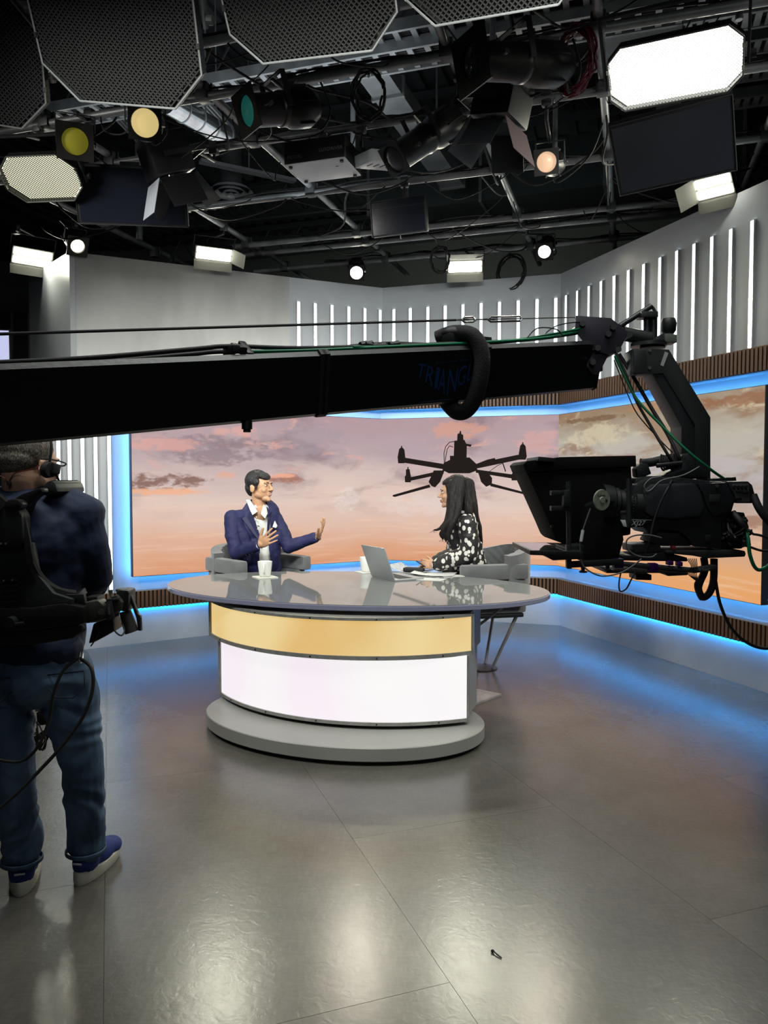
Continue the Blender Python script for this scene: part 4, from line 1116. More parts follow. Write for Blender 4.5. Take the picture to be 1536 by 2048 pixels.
# text helper ----------------------------------------------------------------
def text_mesh(body, size, m, name='lettering', shear=0.0, ext=0.0004):
    c = bpy.data.curves.new(name, 'FONT'); c.body = body; c.size = size; c.shear = shear; c.extrude = ext; c.align_x = 'CENTER'; c.align_y = 'CENTER'
    c.resolution_u = 3
    scr = bpy.data.scenes.new('scratch'); o = bpy.data.objects.new('tmp', c); scr.collection.objects.link(o)
    with bpy.context.temp_override(scene=scr, view_layer=scr.view_layers[0]): dg = bpy.context.evaluated_depsgraph_get()
    dg.update()
    me = bpy.data.meshes.new_from_object(o.evaluated_get(dg)); bpy.data.objects.remove(o); bpy.data.scenes.remove(scr)
    me.materials.clear(); me.materials.append(m); return me
def stand_text(me):   # xy text -> xz plane facing -y
    me.transform(Matrix.Rotation(PI / 2, 4, 'X')); return me

# lamp driver box ---------------------------------------------------------------
p = G(628, 312, 3.40); T = Thing('driver_box', 'black and white electronics box with small grey lettering, centre of the grid', 'equipment box', p, Euler((0, 0, YAW0)))
T.part('case', MB().box((0, 0.15, 0.04), (0.40, 0.30, 0.13), bevel=0.004), M_BLACK)
T.part('cover_plate', MB().box((0, 0.15, -0.03), (0.40, 0.30, 0.006), bevel=0.002), M_WHITEM)
mt_ = mat('grey_print', (0.22, 0.23, 0.25), 0.6)
me = stand_text(text_mesh('LUXDRIVER', 0.030, mt_)); me.transform(Matrix.Translation((0.11, -0.0015, 0.03))); T.part('lettering', me, mt_)
me = stand_text(text_mesh('MODEL', 0.030, mt_)); me.transform(Matrix.Translation((-0.13, -0.0015, 0.01))); T.part('lettering', me, mt_)
for x in (-0.17, 0.17):
    for y in (0.03, 0.27): T.part('foot', MB().cyl((x, y, -0.033), (x, y, -0.045), 0.012, seg=12), M_BLACK)
hang(T, p + vv * 0.15 + V((0, 0, 0.10)))
p = G(738, 318, 3.42); T = Thing('dimmer_box', 'white slotted metal box right of the black and white box', 'equipment box', p, Euler((math.radians(12), 0, YAW0 - 0.5)))
T.part('case', MB().box((0, 0.1, 0), (0.17, 0.3, 0.07), bevel=0.003), M_WHITEM)
for k in range(4): T.part('slot', MB().box((0.0, 0.0 + k * 0.055, -0.0355), (0.05, 0.012, 0.003)), M_BLACK)
hang(T, p + V((0, 0.1, 0.04)))

# ducts ---------------------------------------------------------------------
def duct(label, a, b, w, h, m=M_DUCT, flange=0.9):
    d = (b - a); Ln = d.length; c = (a + b) / 2; T = Thing('air_duct', label, 'duct', (c.x, c.y, c.z - h / 2), (0, 0, math.atan2(d.y, d.x)), 'sheet metal ducts')
    T.part('duct_body', MB().box((0, 0, h / 2), (Ln, w, h)), m)
    n = int(Ln / flange)
    for k in range(n + 1): T.part('flange', MB().box((-Ln / 2 + k * Ln / n, 0, h / 2), (0.03, w + 0.03, h + 0.03)), M_PIPE)
    for s in (-1, 1):
        T.part('strap', MB().cyl((s * Ln * 0.3, 0, h), (s * Ln * 0.3, 0, 5.22 - c.z + h / 2), 0.01, seg=8), M_PIPE)
a, b = G(852, 417, 4.15), G(1252, 361, 4.15)
M_GREEND = mat('green_grey_painted_duct', (0.055, 0.075, 0.072), 0.5, 0.2, 0.2, 2)
duct('large green grey duct running across behind the grid, right of centre', a - uu * 0.6 + vv * 0.3 + V((0, 0, 0.25)), b + uu * 1.0 + vv * 0.3 + V((0, 0, 0.25)), 0.6, 0.5, M_GREEND)
a, b = G(710, 88, 4.25), G(905, 362, 4.25)
duct('pale galvanised flat duct running away from the camera above the centre', a - vv * 0.3, b, 0.22, 0.12)
a, b = G(1190, 95, 4.4), G(1430, 180, 4.4)
duct('wide pale duct panel behind the bright softlight', a - vv * 0.2, a - vv * 0.2 + uu * 1.6, 0.5, 0.25, mat('pale_duct_paint', (0.20, 0.22, 0.22), 0.5, 0.4, 0.2, 3))
a, b = G(365, 222, 3.9), G(455, 275, 3.9)
T = Thing('round_duct', 'short shiny round duct piece behind the teal spotlight', 'duct', (a + b) / 2, None)
T.part('duct_body', MB().cyl(a - (b - a) * 0.3, b, 0.075, seg=28), mat('shiny_galvanised', (0.45, 0.47, 0.47), 0.22, 0.95, 0.3, 6), world=True)
for k in range(4): q = a + (b - a) * (k / 3.2); T.part('seam_ring', MB().cyl(q, q + (b - a) * 0.02, 0.079, seg=28), M_PIPE, world=True)
m_ = (a + b) / 2; T.part('strap', MB().cyl(m_, (m_.x, m_.y, 5.2), 0.006, seg=6), M_PIPE, world=True)
# round ceiling diffuser
p = G(462, 384, 4.1); T = Thing('air_diffuser', 'round white ringed air diffuser at the end of a drop duct', 'air vent', p)
for k, rr in enumerate((0.205, 0.15, 0.095, 0.045)):
    z = -0.012 * k
    T.part('diffuser_ring', MB().lathe([(rr, z), (rr - 0.035, z + 0.03), (rr - 0.037, z + 0.027), (rr - 0.004, z - 0.004)], seg=40, close=False), M_WHITEM, smooth=50)
T.part('drop_duct', MB().cyl((0, 0, 0.03), (0, 0, 1.1), 0.10, seg=28), mat('black_flex_duct', (0.05, 0.055, 0.055), 0.6))
T.part('throat', MB().cyl((0, 0, 0.025), (0, 0, 0.03), 0.17, seg=28), M_BLACK)
# cable trays -------------------------------------------------------------------
def tray(label, c0, c1, w, rung=0.11, h=0.07):
    d = (c1 - c0); Ln = d.length; T = Thing('cable_tray', label, 'cable tray', (c0 + c1) / 2, (0, 0, math.atan2(d.y, d.x)), 'ladder cable trays')
    for s in (-1, 1): T.part('side_rail', MB().box((0, s * w / 2, 0), (Ln, 0.02, h)), M_PIPE)
    n = int(Ln / rung)
    me = MB().box((0, 0, 0), (0.035, w, 0.02)).mesh('rung', M_PIPE)
    for k in range(n):
        o = bpy.data.objects.new('rung', me); COL.objects.link(o); o.parent = T.o; o.location = (-Ln / 2 + (k + 0.5) * rung, 0, -h * 0.3)
    mb = MB()
    for k in range(9):
        y = (k - 4) * w / 10
        mb.tube([(-Ln / 2, y, -0.005 + 0.01 * random.random()), (-Ln / 4, y + 0.02 * random.uniform(-1, 1), 0.0), (0, y + 0.02 * random.uniform(-1, 1), 0), (Ln / 4, y, 0), (Ln / 2, y, 0)], 0.008, 6)
    T.part('cable_bundle', mb, M_BLACKR, kind='stuff')
    for s in (-0.35, 0.0, 0.35): T.part('drop_rod', MB().cyl((s * Ln, w / 2, 0), (s * Ln, w / 2, 5.2 - c0.z), 0.006, seg=6), M_PIPE)
c = G(640, 140, 4.05); tray('long ladder cable tray crossing above the grid from left to right', c - uu * 2.4, c + uu * 3.6, 0.24)
c = G(1150, 8, 4.1); tray('ladder cable tray at the very top, right of the middle', c - uu * 1.2, c + uu * 2.2, 0.22)
for k in range(4):
    c = G(1500, 30 + 55 * k, 4.0 + 0.02 * k); tray(('uppermost', 'second', 'third', 'lowest')[k] + ' of the stacked cable trays in the top right corner', c - uu * 0.35, c + uu * 1.0, 0.16, 0.06)
# strut channels
M_STRUT = mat('zinc_strut', (0.34, 0.36, 0.37), 0.4, 0.6)
for (x0, y0, x1, y1, lab) in ((400, 322, 590, 362, 'thin pale double strut channel above the round diffuser'), (205, 200, 300, 300, 'pale strut channel crossing behind the yellow spotlight'), (400, 195, 462, 262, 'pale strut channel leading to the teal spotlight')):
    a, b = G(x0, y0, 4.2), G(x1, y1, 4.2); d = b - a; T = Thing('strut_channel', lab, 'strut', (a + b) / 2, (0, 0, math.atan2(d.y, d.x)))
    for s in (-0.03, 0.0, 0.03): T.part('rail', MB().box((0, s, 0), (d.length, 0.012, 0.03)), M_STRUT)
    T.part('drop_rod', MB().cyl((0, 0, 0), (0, 0, 1.0), 0.006, seg=6), M_PIPE)

# cables draped over the grid ---------------------------------------------------
rng = random.Random(11)
def cable(pts, r, m, label, group, n=8, name='cable', seg=7):
    return single(name, MB().tube(pts, r, seg, n=n), m, label, 'cable', group, smooth=60)
for k in range(70):
    px0, py0 = rng.uniform(60, 1500), rng.uniform(30, 480)
    a = grid_above(G(px0, py0, GRID_Z)); b = grid_above(a + uu * rng.uniform(-1.0, 1.0) + vv * rng.uniform(-0.9, 0.9))
    if (a - b).length < 0.25: b = a + uu * 0.7
    a = a + V((0, 0, 0.03)); b = b + V((0, 0, 0.03)); sag = rng.uniform(0.06, 0.30); m_ = (a + b) / 2 - V((0, 0, sag))
    side = V((rng.uniform(-.1, .1), rng.uniform(-.1, .1), 0))
    cable([a, a + (b - a) * 0.12 - V((0, 0, sag * 0.45)), m_ + side, a + (b - a) * 0.86 - V((0, 0, sag * 0.55)), b], rng.choice((0.004, 0.005, 0.007)), M_BLACKR, 'black cable sagging between the grid pipes', 'black cables draped over the lighting grid')
for r_ in rows:      # cables taped along the pipes
    for k in range(3):
        pts = []; mid = r_ - uu * r_.dot(uu)
        for i in range(26):
            q = mid + uu * (-3.0 + i * 0.25); pts.append(V((q.x, q.y, GRID_Z + 0.03 + 0.012 * k + rng.uniform(-0.035, 0.01))) + vv * (0.012 * (k - 1)))
        grid.part('taped_cable', MB().tube(pts, 0.006, 6, n=3), M_BLACKR, world=True, smooth=60)
def coil(label, px, py, z, R0, turns, r, m, tilt, grp=None, name='cable_coil'):
    c = G(px, py, z); pts = []; n = 22; g2 = random.Random(px)
    for i in range(int(turns * n)):
        t = i * 2 * PI / n; q = R0 * (1 + 0.10 * math.sin(t * 0.37 + 1) + 0.04 * g2.uniform(-1, 1))
        v = V((q * math.cos(t), g2.uniform(-0.015, 0.015) + 0.012 * math.sin(t * 0.21), q * math.sin(t) * 1.12)); v.rotate(Euler((tilt, 0, YAW0 - (0.8 if px == 1148 else 0.35)))); pts.append(c + v)
    T = Thing(name, label, 'cable', c, None, grp)
    T.part('cable_loops', MB().tube(pts, r, 6, n=2), m, world=True, smooth=60)
    T.part('tie', MB().tube([c + V((0.0, -0.03, R0 * 0.95)), c + V((0, 0.03, R0 * 1.1)), grid_above(c)], 0.006, 6), M_BLACKR, world=True)
coil('coil of dark red cable hanging beside the bright softlight', 1148, 122, 3.42, 0.125, 15, 0.0055, mat('dark_red_cable', (0.07, 0.005, 0.014), 0.4), 0.1)
coil('black cable coil hanging above the back wall near the right corner', 1022, 545, 3.42, 0.145, 5, 0.006, M_BLACKR, 0.0, 'coils of black cable')
coil('black cable coil hanging below the pipe at the centre top', 737, 190, 3.45, 0.10, 4, 0.006, M_BLACKR, 0.3, 'coils of black cable')
coil('black cable coil hanging right of the small lit spotlight', 880, 520, 3.45, 0.10, 4, 0.006, M_BLACKR, 0.2, 'coils of black cable')

# dark drape and bright monitor beyond the left end of the set --------------------
dp = MB(); bm = dp.bm; a = V((-4.6, 7.6, 0)); b = V((-3.25, 7.9, 0)); n = 60; rws = []
for z in (0.0, 3.1):
    rws.append([bm.verts.new((a.x + (b.x - a.x) * i / n, a.y + (b.y - a.y) * i / n + 0.05 * math.sin(i * 0.9), z)) for i in range(n + 1)])
fs = [bm.faces.new((rws[0][i], rws[0][i + 1], rws[1][i + 1], rws[1][i])) for i in range(n)]
rr_ = bmesh.ops.extrude_face_region(bm, geom=fs)
for g in rr_['geom']:
    if isinstance(g, bmesh.types.BMVert): g.co.y += 0.01
single('drape', dp, M_DRAPE, 'black pleated drape standing beyond the left end of the set', 'curtain', smooth=60)
p = A(-16, 693, 6.9); T = Thing('monitor', 'lavender lit monitor cut off by the left edge', 'monitor', (p.x, p.y, p.z), (0, 0, 0.2))
T.part('casing', MB().box((0, 0.03, 0), (0.30, 0.05, 0.32), bevel=0.005), M_BLACK)
T.part('display', MB().box((0, 0.002, 0), (0.28, 0.004, 0.29)), emit('lavender_display', (0.55, 0.58, 0.85), 1.0))
T.part('stand', MB().cyl((0, 0.04, -0.16), (0, 0.04, -p.z), 0.025), M_BLACK)
# ================================================================ CAMERA CRANE ARM
JA, JB = A(0, 811, 1.69), A(1181, 731, 2.84)
jd = (JB - JA).normalized(); jn = V((jd.y, -jd.x, 0)).normalized()      # jn points towards the viewer
jup = jn.cross(jd); jup = -jup if jup.z < 0 else jup
def jY(px):
    k = (px - CX) / F_PX / math.cos(PITCH); t = (k * JA.y - JA.x) / ((JB.x - JA.x) - k * (JB.y - JA.y)); return JA + (JB - JA) * t
M_ARM = mat('black_anodised_arm', (0.010, 0.011, 0.014), 0.38, 0.2, 0.15, 6, bump=0.05, bscale=80)
crane = Thing('camera_crane', 'long black camera crane arm with blue lettering crossing the whole picture', 'camera crane', JB - V((0, 0, 0.09)))
def beam(mb, s0, s1, sc=1.0, grow=0.0):
    tri = [(0.064, 0.070), (0.052, 0.084), (-0.052, 0.084), (-0.064, 0.070), (-0.058, 0.05), (-0.014, -0.082), (0.0, -0.088), (0.014, -0.082), (0.058, 0.05)]
    pts0 = [JA + (JB - JA) * s0, JA + (JB - JA) * s1]; rings = []
    for c in pts0: rings.append([mb.bm.verts.new(c + jn * (x * sc + math.copysign(grow, x)) + jup * (z * sc + math.copysign(grow, z))) for x, z in tri])
    n = len(tri)
    for i in range(n): mb.bm.faces.new((rings[0][i], rings[0][(i + 1) % n], rings[1][(i + 1) % n], rings[1][i]))
    mb.bm.faces.new(rings[0][::-1]); mb.bm.faces.new(rings[1]); return mb
crane.part('arm', beam(MB(), -0.42, 1.0), M_ARM, world=True, smooth=40)
for s in (0.40, 0.405, 0.71):
    crane.part('strap', beam(MB(), s, s + 0.010, 1.0, 0.004), M_BLACKR, world=True)
crane.part('end_cap', beam(MB(), 1.0, 1.004, 1.03), M_BLACK, world=True)
def jp(px, dz, dn=0.0):
    c = jY(px); return c + jn * dn + jup * dz
mb = MB(); q = jp(486, -0.105, 0.0); mb.cyl(q, q + V((0, 0, 0.04)), 0.014, seg=14); mb.cyl(q, q - V((0, 0, 0.008)), 0.010, seg=14); crane.part('strap_knob', mb, M_BLACK, world=True)
mb = MB(); q = jp(468, 0.098, 0.02)
for i in range(3): mb.box(q + jd * i * 0.02 + V((0, 0, 0.004 * (i % 2))), (0.02, 0.07, 0.02), Euler((0.3 * i, 0, 0.6)), bevel=0.004)
crane.part('strap_buckle', mb, M_BLACK, world=True)
# stay wire and turnbuckles
w0, w1, w2 = jY(-250) + V((0, 0, 0.26)), A(912, 640, jY(912).y), A(1150, 635, jY(1150).y)
w0 = A(0, 668, JA.y) + (A(0, 668, JA.y) - w1) * 0.5
crane.part('stay_cable', MB().tube([w0, w1], 0.0036, 8, smooth=False), M_BLACKR, world=True)
crane.part('stay_wire', MB().tube([w1, w2], 0.0024, 6, smooth=False), M_CHROME, world=True)
for a0, a1 in ((924, 951), (976, 1044)):
    p, q = A(a0, 640 - (a0 - 912) * 0.02, jY(a0).y), A(a1, 640 - (a1 - 912) * 0.02, jY(a1).y); mb = MB()
    for s in (-1, 1): mb.tube([p + V((0, 0, 0)), p + V((0.008, 0, s * 0.008)), q + V((-0.008, 0, s * 0.008)), q], 0.0038, 7, smooth=False)
    crane.part('turnbuckle', mb, M_CHROME, world=True)
    crane.part('thread_rod', MB().cyl(p - jd * 0.02, p + jd * 0.03, 0.003, seg=8), M_CHROME, world=True)
# cables lying on top of the arm
def arm_cable(pxs, hs, r, m, dn=0.0, nm='arm_cable'):
    crane.part(nm, MB().tube([jp(p, 0.084 + h, dn + 0.01 * math.sin(p)) for p, h in zip(pxs, hs)], r, 8, n=6), m, world=True, smooth=60)
arm_cable((-200, 0, 200, 400, 470, 600, 760, 900, 1050, 1150), (0.006, 0.006, 0.010, 0.022, 0.026, 0.014, 0.012, 0.01, 0.014, 0.032), 0.006, M_BLACKR, 0.02)
arm_cable((-200, 0, 200, 400, 470, 620, 780, 920, 1060, 1150), (0.006, 0.008, 0.004, 0.014, 0.018, 0.010, 0.022, 0.01, 0.020, 0.040), 0.006, M_BLACKR, -0.02)
M_GREENC = mat('green_cable', (0.0, 0.11, 0.045), 0.4)
arm_cable((500, 620, 800, 950, 1080, 1160), (0.008, 0.006, 0.006, 0.008, 0.018, 0.04), 0.005, M_GREENC, 0.035)
arm_cable((700, 830, 960, 1060, 1150), (0.010, 0.004, 0.008, 0.022, 0.045), 0.004, M_GREENC, 0.03)
arm_cable((1040, 1065, 1100, 1108, 1085, 1110, 1150), (0.010, 0.05, 0.045, 0.02, 0.03, 0.06, 0.07), 0.0022, M_BLACKR, 0.03)
mb = MB(); g3 = random.Random(5)
for i in range(12):
    q = jp(722 + i * 6.5, 0.094 + g3.uniform(0, 0.008), g3.uniform(-0.02, 0.03)); mb.cyl(q, q + jd * 0.022 + V((0, 0, g3.uniform(-0.004, 0.006))), 0.007 + g3.uniform(0, 0.004), seg=10)
crane.part('connector_bundle', mb, M_BLACK, world=True, kind='stuff')
mb = MB(); q = jp(935, 0.104, 0.0); mb.box(q, (0.18, 0.06, 0.03), Euler((0, -0.03, math.atan2(jd.y, jd.x))), bevel=0.004); crane.part('junction_box', mb, M_BODY, world=True)
mb = MB(); q = jp(912, 0.128, 0.01); mb.ball(q, (0.045, 0.03, 0.022)); crane.part('tape_wad', mb, M_BLACKR, world=True, smooth=60)
# padded hose wrapped round the arm
pts = [jp(898, 0.118, -0.04), jp(912, 0.128, 0.01), jp(926, 0.108, 0.062), jp(930, 0.04, 0.082), jp(922, -0.05, 0.070), jp(913, -0.108, 0.042), jp(905, -0.116, 0.0), jp(900, -0.06, -0.05)]
crane.part('padded_cable_wrap', MB().tube(pts, 0.026, 16, n=8), mat('black_fabric_hose', (0.006, 0.006, 0.007), 0.9, bump=0.2, bscale=150), world=True, smooth=70)

# lettering on the face towards the viewer
f_top = jn * 0.064 + jup * 0.07; f_bot = jn * 0.014 + jup * (-0.082)
fn = (f_top - f_bot).cross(jd).normalized(); fn = fn if fn.dot(jn) > 0 else -fn
def on_face(px, py, off=0.0012):
    o = V((0, 0, CAM_H)); p = JA + f_bot + fn * off; r = ray(px, py); return o + r * ((p - o).dot(fn) / r.dot(fn))
M_BLUEP = mat('blue_arm_lettering', (0.006, 0.045, 0.17), 0.5); M_BLUEP2 = mat('faint_blue_script', (0.03, 0.05, 0.10), 0.5)
def letter(ch, x0, x1, yt0, yt1, yb0, yb1, m=M_BLUEP, slant=6):
    me = text_mesh(ch, 1.0, m, ext=0.0)
    xs = [v.co.x for v in me.vertices]; ys = [v.co.y for v in me.vertices]; a, b, c, d = min(xs), max(xs), min(ys), max(ys)
    for v in me.vertices:
        u = (v.co.x - a) / (b - a); t = (v.co.y - c) / (d - c)
        top = yt0 + (yt1 - yt0) * u; bot = yb0 + (yb1 - yb0) * u
        v.co = on_face(x0 + (x1 - x0) * u + slant * (t - 0.5), bot + (top - bot) * t)
    me.transform(crane.inv); crane.part('letter', me, m)
letter('T', 835, 850, 727, 729, 752, 760); letter('R', 853, 868, 731, 734, 764, 773); letter('I', 871, 877, 735, 736, 775, 779)
letter('A', 878, 892, 737, 738, 781, 789); letter('N', 896, 914, 738, 736, 792, 781); letter('G', 916, 932, 733, 729, 775, 768)
letter('L', 936, 947, 728, 726, 764, 758); letter('E', 960, 968, 722, 719, 748, 740)
letter('Jimmy Jib', 870, 938, 724, 716, 730, 722, M_BLUEP2, 3)
crane.part('lettering_underline', MB().quad([on_face(838, 804), on_face(905, 797), on_face(905, 799), on_face(838, 806)]), M_BLUEP2, world=True)

# pivot plates with bolts
M_PLATE = mat('violet_black_plate', (0.022, 0.020, 0.030), 0.45, 0.3)
YP = JB.y
up_ = [(1152, 631), (1222, 636), (1257, 665), (1237, 705), (1215, 709), (1179, 699), (1150, 660)]
lo_ = [(1169, 700), (1181, 698), (1217, 710), (1197, 749), (1184, 748), (1169, 725)]
def scaled(poly, Y): return poly
for k, Y in enumerate((YP - 0.085, YP + 0.075)):
    crane.part('pivot_plate', MB().pprism(up_, Y, 0.008, 0.001), M_PLATE, world=True)
    crane.part('lower_plate', MB().pprism(lo_, Y + 0.009, 0.008, 0.001), M_PLATE, world=True)
for x, y in ((1164, 648), (1225, 655), (1215, 669), (1257, 671), (1194, 697), (1235, 700), (1184, 725)):
    p = A(x, y, YP - 0.085); mb = MB(); mb.cyl(p - V((0, 0.008, 0)), p + V((0, 0.18, 0)), 0.008, seg=12); mb.cyl(p - V((0, 0.014, 0)), p, 0.0115, seg=6)
    crane.part('bolt', mb, M_DGREY, world=True)
crane.part('plate_block', MB().pprism([(1178, 668), (1206, 668), (1206, 742), (1178, 742)], YP - 0.07, 0.14, 0.004), M_BLACK, world=True)

# ================================================================ REMOTE HEAD hanging from the crane
YH = YP
head = Thing('remote_camera_head', 'angled black steel gimbal head bolted to the tip of the crane arm', 'camera mount', A(1390, 955, YH))
M_HEAD = mat('satin_black_steel', (0.022, 0.024, 0.026), 0.40, 0.2, 0.1, 10)
mb = MB(); mb.cyl(A(1245, 667, YH), A(1300, 678, YH), 0.026, seg=20); head.part('link_arm', mb, M_HEAD, world=True, smooth=50)
mb = MB(); mb.cyl(A(1240, 652, YH), A(1303, 612, YH), 0.010, seg=12); head.part('tension_strut', mb, M_HEAD, world=True, smooth=50)
for dx in (0, 13): head.part('post', MB().cyl(A(1294 + dx, 684, YH), A(1294 + dx, 624, YH), 0.013, seg=16), M_HEAD, world=True, smooth=50)
head.part('post_collar', MB().pprism([(1283, 622), (1317, 622), (1317, 634), (1283, 634)], YH - 0.03, 0.06, 0.003), M_HEAD, world=True)
head.part('post_hook', MB().tube([A(1288, 626, YH), A(1298, 612, YH), A(1306, 616, YH), A(1312, 628, YH)], 0.006, 8), M_HEAD, world=True)
p = A(1337, 668, YH)
head.part('level_knob', MB().lathe([(0, 0), (0.018, 0), (0.026, 0.012), (0.028, 0.038), (0.025, 0.05), (0.022, 0.056), (0, 0.056)], Matrix.Translation(p), 24), M_BLACK, world=True, smooth=40)
head.part('knob_block', MB().pprism([(1330, 667), (1354, 669), (1354, 685), (1331, 684)], YH - 0.03, 0.06, 0.002), mat('grey_green_block', (0.09, 0.10, 0.085), 0.5), world=True)
head.part('knob_bracket', MB().pprism([(1312, 674), (1331, 664), (1331, 688), (1308, 688)], YH - 0.02, 0.04, 0.002), M_HEAD, world=True)
p = A(1297, 690, YH); head.part('pan_disc', MB().cyl(p + V((0, 0, 0.006)), p - V((0, 0, 0.006)), 0.064, seg=36), M_HEAD, world=True, smooth=50)
p = A(1305, 690, YH); head.part('pan_hub', MB().cyl(p + V((0, 0, 0.012)), p - V((0, 0, 0.012)), 0.045, seg=32), M_BLACK, world=True, smooth=50)
yk = [(1266, 697), (1338, 699), (1421, 835), (1421, 955), (1376, 955), (1376, 853), (1305, 748), (1266, 748)]
head.part('yoke_frame', MB().pprism([(1266, 697), (1338, 699), (1421, 835), (1421, 958), (1390, 958), (1390, 850), (1326, 747), (1266, 748)], YH - 0.055, 0.006, 0.001), M_HEAD, world=True)
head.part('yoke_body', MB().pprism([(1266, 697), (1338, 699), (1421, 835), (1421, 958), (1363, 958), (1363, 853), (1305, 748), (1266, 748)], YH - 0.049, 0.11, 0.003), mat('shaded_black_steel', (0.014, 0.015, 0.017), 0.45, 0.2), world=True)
for yy in (701, 736): 
    p = A(1299, yy, YH - 0.056); head.part('yoke_screw', MB().cyl(p, p + V((0, -0.004, 0)), 0.006, seg=12), M_CHROME, world=True)
head.part('yoke_label', MB().pprism([(1330, 703), (1337, 706), (1327, 733), (1321, 730)], YH - 0.0565, 0.001), mat('silver_label', (0.45, 0.47, 0.46), 0.4, 0.5), world=True)
head.part('yoke_rib', MB().pprism([(1268, 700), (1293, 700), (1293, 746), (1268, 746)], YH - 0.062, 0.008, 0.002), M_HEAD, world=True)

# ================================================================ BROADCAST CAMERA
YC = 2.72
def c6(x, y): return (1240 + x / 5.189, 890 + y / 5.189)
cam_t = Thing('broadcast_camera', 'black broadcast camera with rear connectors slung under the crane head', 'video camera', A(1380, 1112, YC + 0.1))
def cp(name, poly, Y, th, m=M_BODY, bev=0.004, parent=None, conv=c6, label=None):
    return cam_t.part(name, MB().pprism([conv(*q) for q in poly] if conv else poly, Y, th, bev), m, world=True, smooth=35, parent=parent, label=label)
body = cp('camera_body', [(130, 470), (165, 410), (230, 375), (300, 340), (560, 330), (920, 372), (1090, 385), (1200, 560), (1160, 700), (1060, 800), (1060, 1078), (880, 1062), (760, 1050), (700, 960), (620, 895), (400, 882), (330, 930), (240, 850), (130, 848), (100, 760), (112, 600)], YC, 0.19, bev=0.006)
cp('side_cover', [(250, 480), (330, 410), (560, 400), (790, 400), (840, 480), (880, 640), (840, 740), (560, 770), (330, 745), (262, 700)], YC - 0.016, 0.02, mat('side_cover_black', (0.02, 0.022, 0.026), 0.5), 0.008, body)
cp('rear_side_panel', [(800, 400), (1110, 388), (1180, 545), (1150, 700), (980, 745), (905, 640), (860, 500)], YC - 0.010, 0.014, M_BODY, 0.004, body)
for (a, b, w, h, m) in ((985, 553, 110, 80, M_DGREY), (918, 970, 60, 70, M_BLACK)):
    cp('latch', [(a - w / 2, b - h / 2), (a + w / 2, b - h / 2), (a + w / 2, b + h / 2), (a - w / 2, b + h / 2)], YC - 0.015, 0.008, m, 0.003, body)
p = A(*c6(1002, 425), YC - 0.012); cam_t.part('side_button', MB().cyl(p, p + V((0, -0.006, 0)), 0.006, seg=14), M_CHROME, world=True, parent=body)
rear = cp('rear_panel', [(1110, 380), (1330, 375), (1375, 415), (1405, 520), (1380, 605), (1205, 605), (1190, 540)], YC + 0.01, 0.16, M_BODY, 0.005)
cp('control_plate', [(1160, 405), (1335, 400), (1350, 590), (1215, 598), (1195, 520)], YC + 0.004, 0.008, mat('control_plate_grey', (0.05, 0.052, 0.05), 0.5), 0.001, rear)
for i in range(4):
    p = A(*c6(1182 + i * 40, 435), YC + 0.004); cam_t.part('control_knob', MB().cyl(p, p + V((0, -0.008, 0)), 0.0055, seg=12), M_BLACK, world=True, parent=rear)
for x, y in ((1235, 482), (1300, 490), (1225, 552)):
    p = A(*c6(x, y), YC + 0.004); cam_t.part('toggle', MB().box(p, (0.022, 0.012, 0.008), bevel=0.002), M_BLACK, world=True, parent=rear)
cp('rear_connector_bay', [(1060, 700), (1290, 700), (1340, 850), (1345, 1020), (1260, 1078), (1060, 1075)], YC + 0.03, 0.14, M_BLACK, 0.004)
g4 = random.Random(3); mb = MB()
for i in range(34):
    x, y = g4.uniform(1080, 1320), g4.uniform(740, 1050); p = A(*c6(x, y), YC + 0.03); d = V((g4.uniform(-1, 1), g4.uniform(-1.2, -0.4), g4.uniform(-0.6, 0.6))).normalized() * g4.uniform(0.012, 0.04)
    mb.cyl(p, p + d, g4.uniform(0.004, 0.008), seg=9)
cam_t.part('connectors', mb, M_DGREY, world=True, kind='stuff')
for i in range(9):
    x, y = g4.uniform(1090, 1300), g4.uniform(760, 1020); x2, y2 = g4.uniform(1090, 1320), g4.uniform(960, 1070)
    cam_t.part('jumper_cable', MB().tube([A(*c6(x, y), YC + 0.02), A(*c6(x + 30, (y + y2) / 2), YC - 0.03), A(*c6(x2, y2), YC + 0.02)], 0.0032, 6), M_BLACKR, world=True, smooth=60)
cp('top_rail', [(905, 350), (1205, 332), (1210, 372), (910, 378)], YC + 0.04, 0.10, M_BLACK, 0.002)
# handle, microphone and viewfinder hump
cam_t.part('carry_handle', MB().tube([A(*c6(x, y), YC + 0.09) for x, y in ((215, 185), (330, 178), (460, 150), (600, 130), (720, 130))], 0.017, 14), M_BODY, world=True, smooth=60)
cp('handle_post', [(205, 190), (290, 190), (330, 300), (230, 340), (180, 330), (175, 250)], YC + 0.06, 0.06, M_BODY, 0.005)
cp('viewfinder_hump', [(640, 100), (740, 80), (790, 130), (800, 210), (930, 340), (560, 340), (430, 320), (640, 240)], YC + 0.03, 0.12, M_BODY, 0.008)
cam_t.part('microphone', MB().cyl(A(*c6(380, 215), YC + 0.03), A(*c6(640, 185), YC + 0.03), 0.008, seg=12), M_BLACK, world=True)
mb = MB()
for i in range(9): mb.tube([A(*c6(430 + i * 22, 100 + 6 * (i % 3)), YC + 0.065), A(*c6(415 + i * 22, 180), YC + 0.055), A(*c6(450 + i * 24, 262 - 8 * (i % 4)), YC + 0.07), A(*c6(500 + i * 20, 200), YC + 0.11), A(*c6(450 + i * 22, 108), YC + 0.12)], 0.004, 6)
cam_t.part('cable_loops', mb, M_BLACKR, world=True, kind='stuff', smooth=60)
cp('front_block', [(150, 400), (170, 340), (360, 320), (560, 330), (520, 380), (300, 400), (250, 450), (135, 460)], YC + 0.03, 0.13, M_BODY, 0.005)
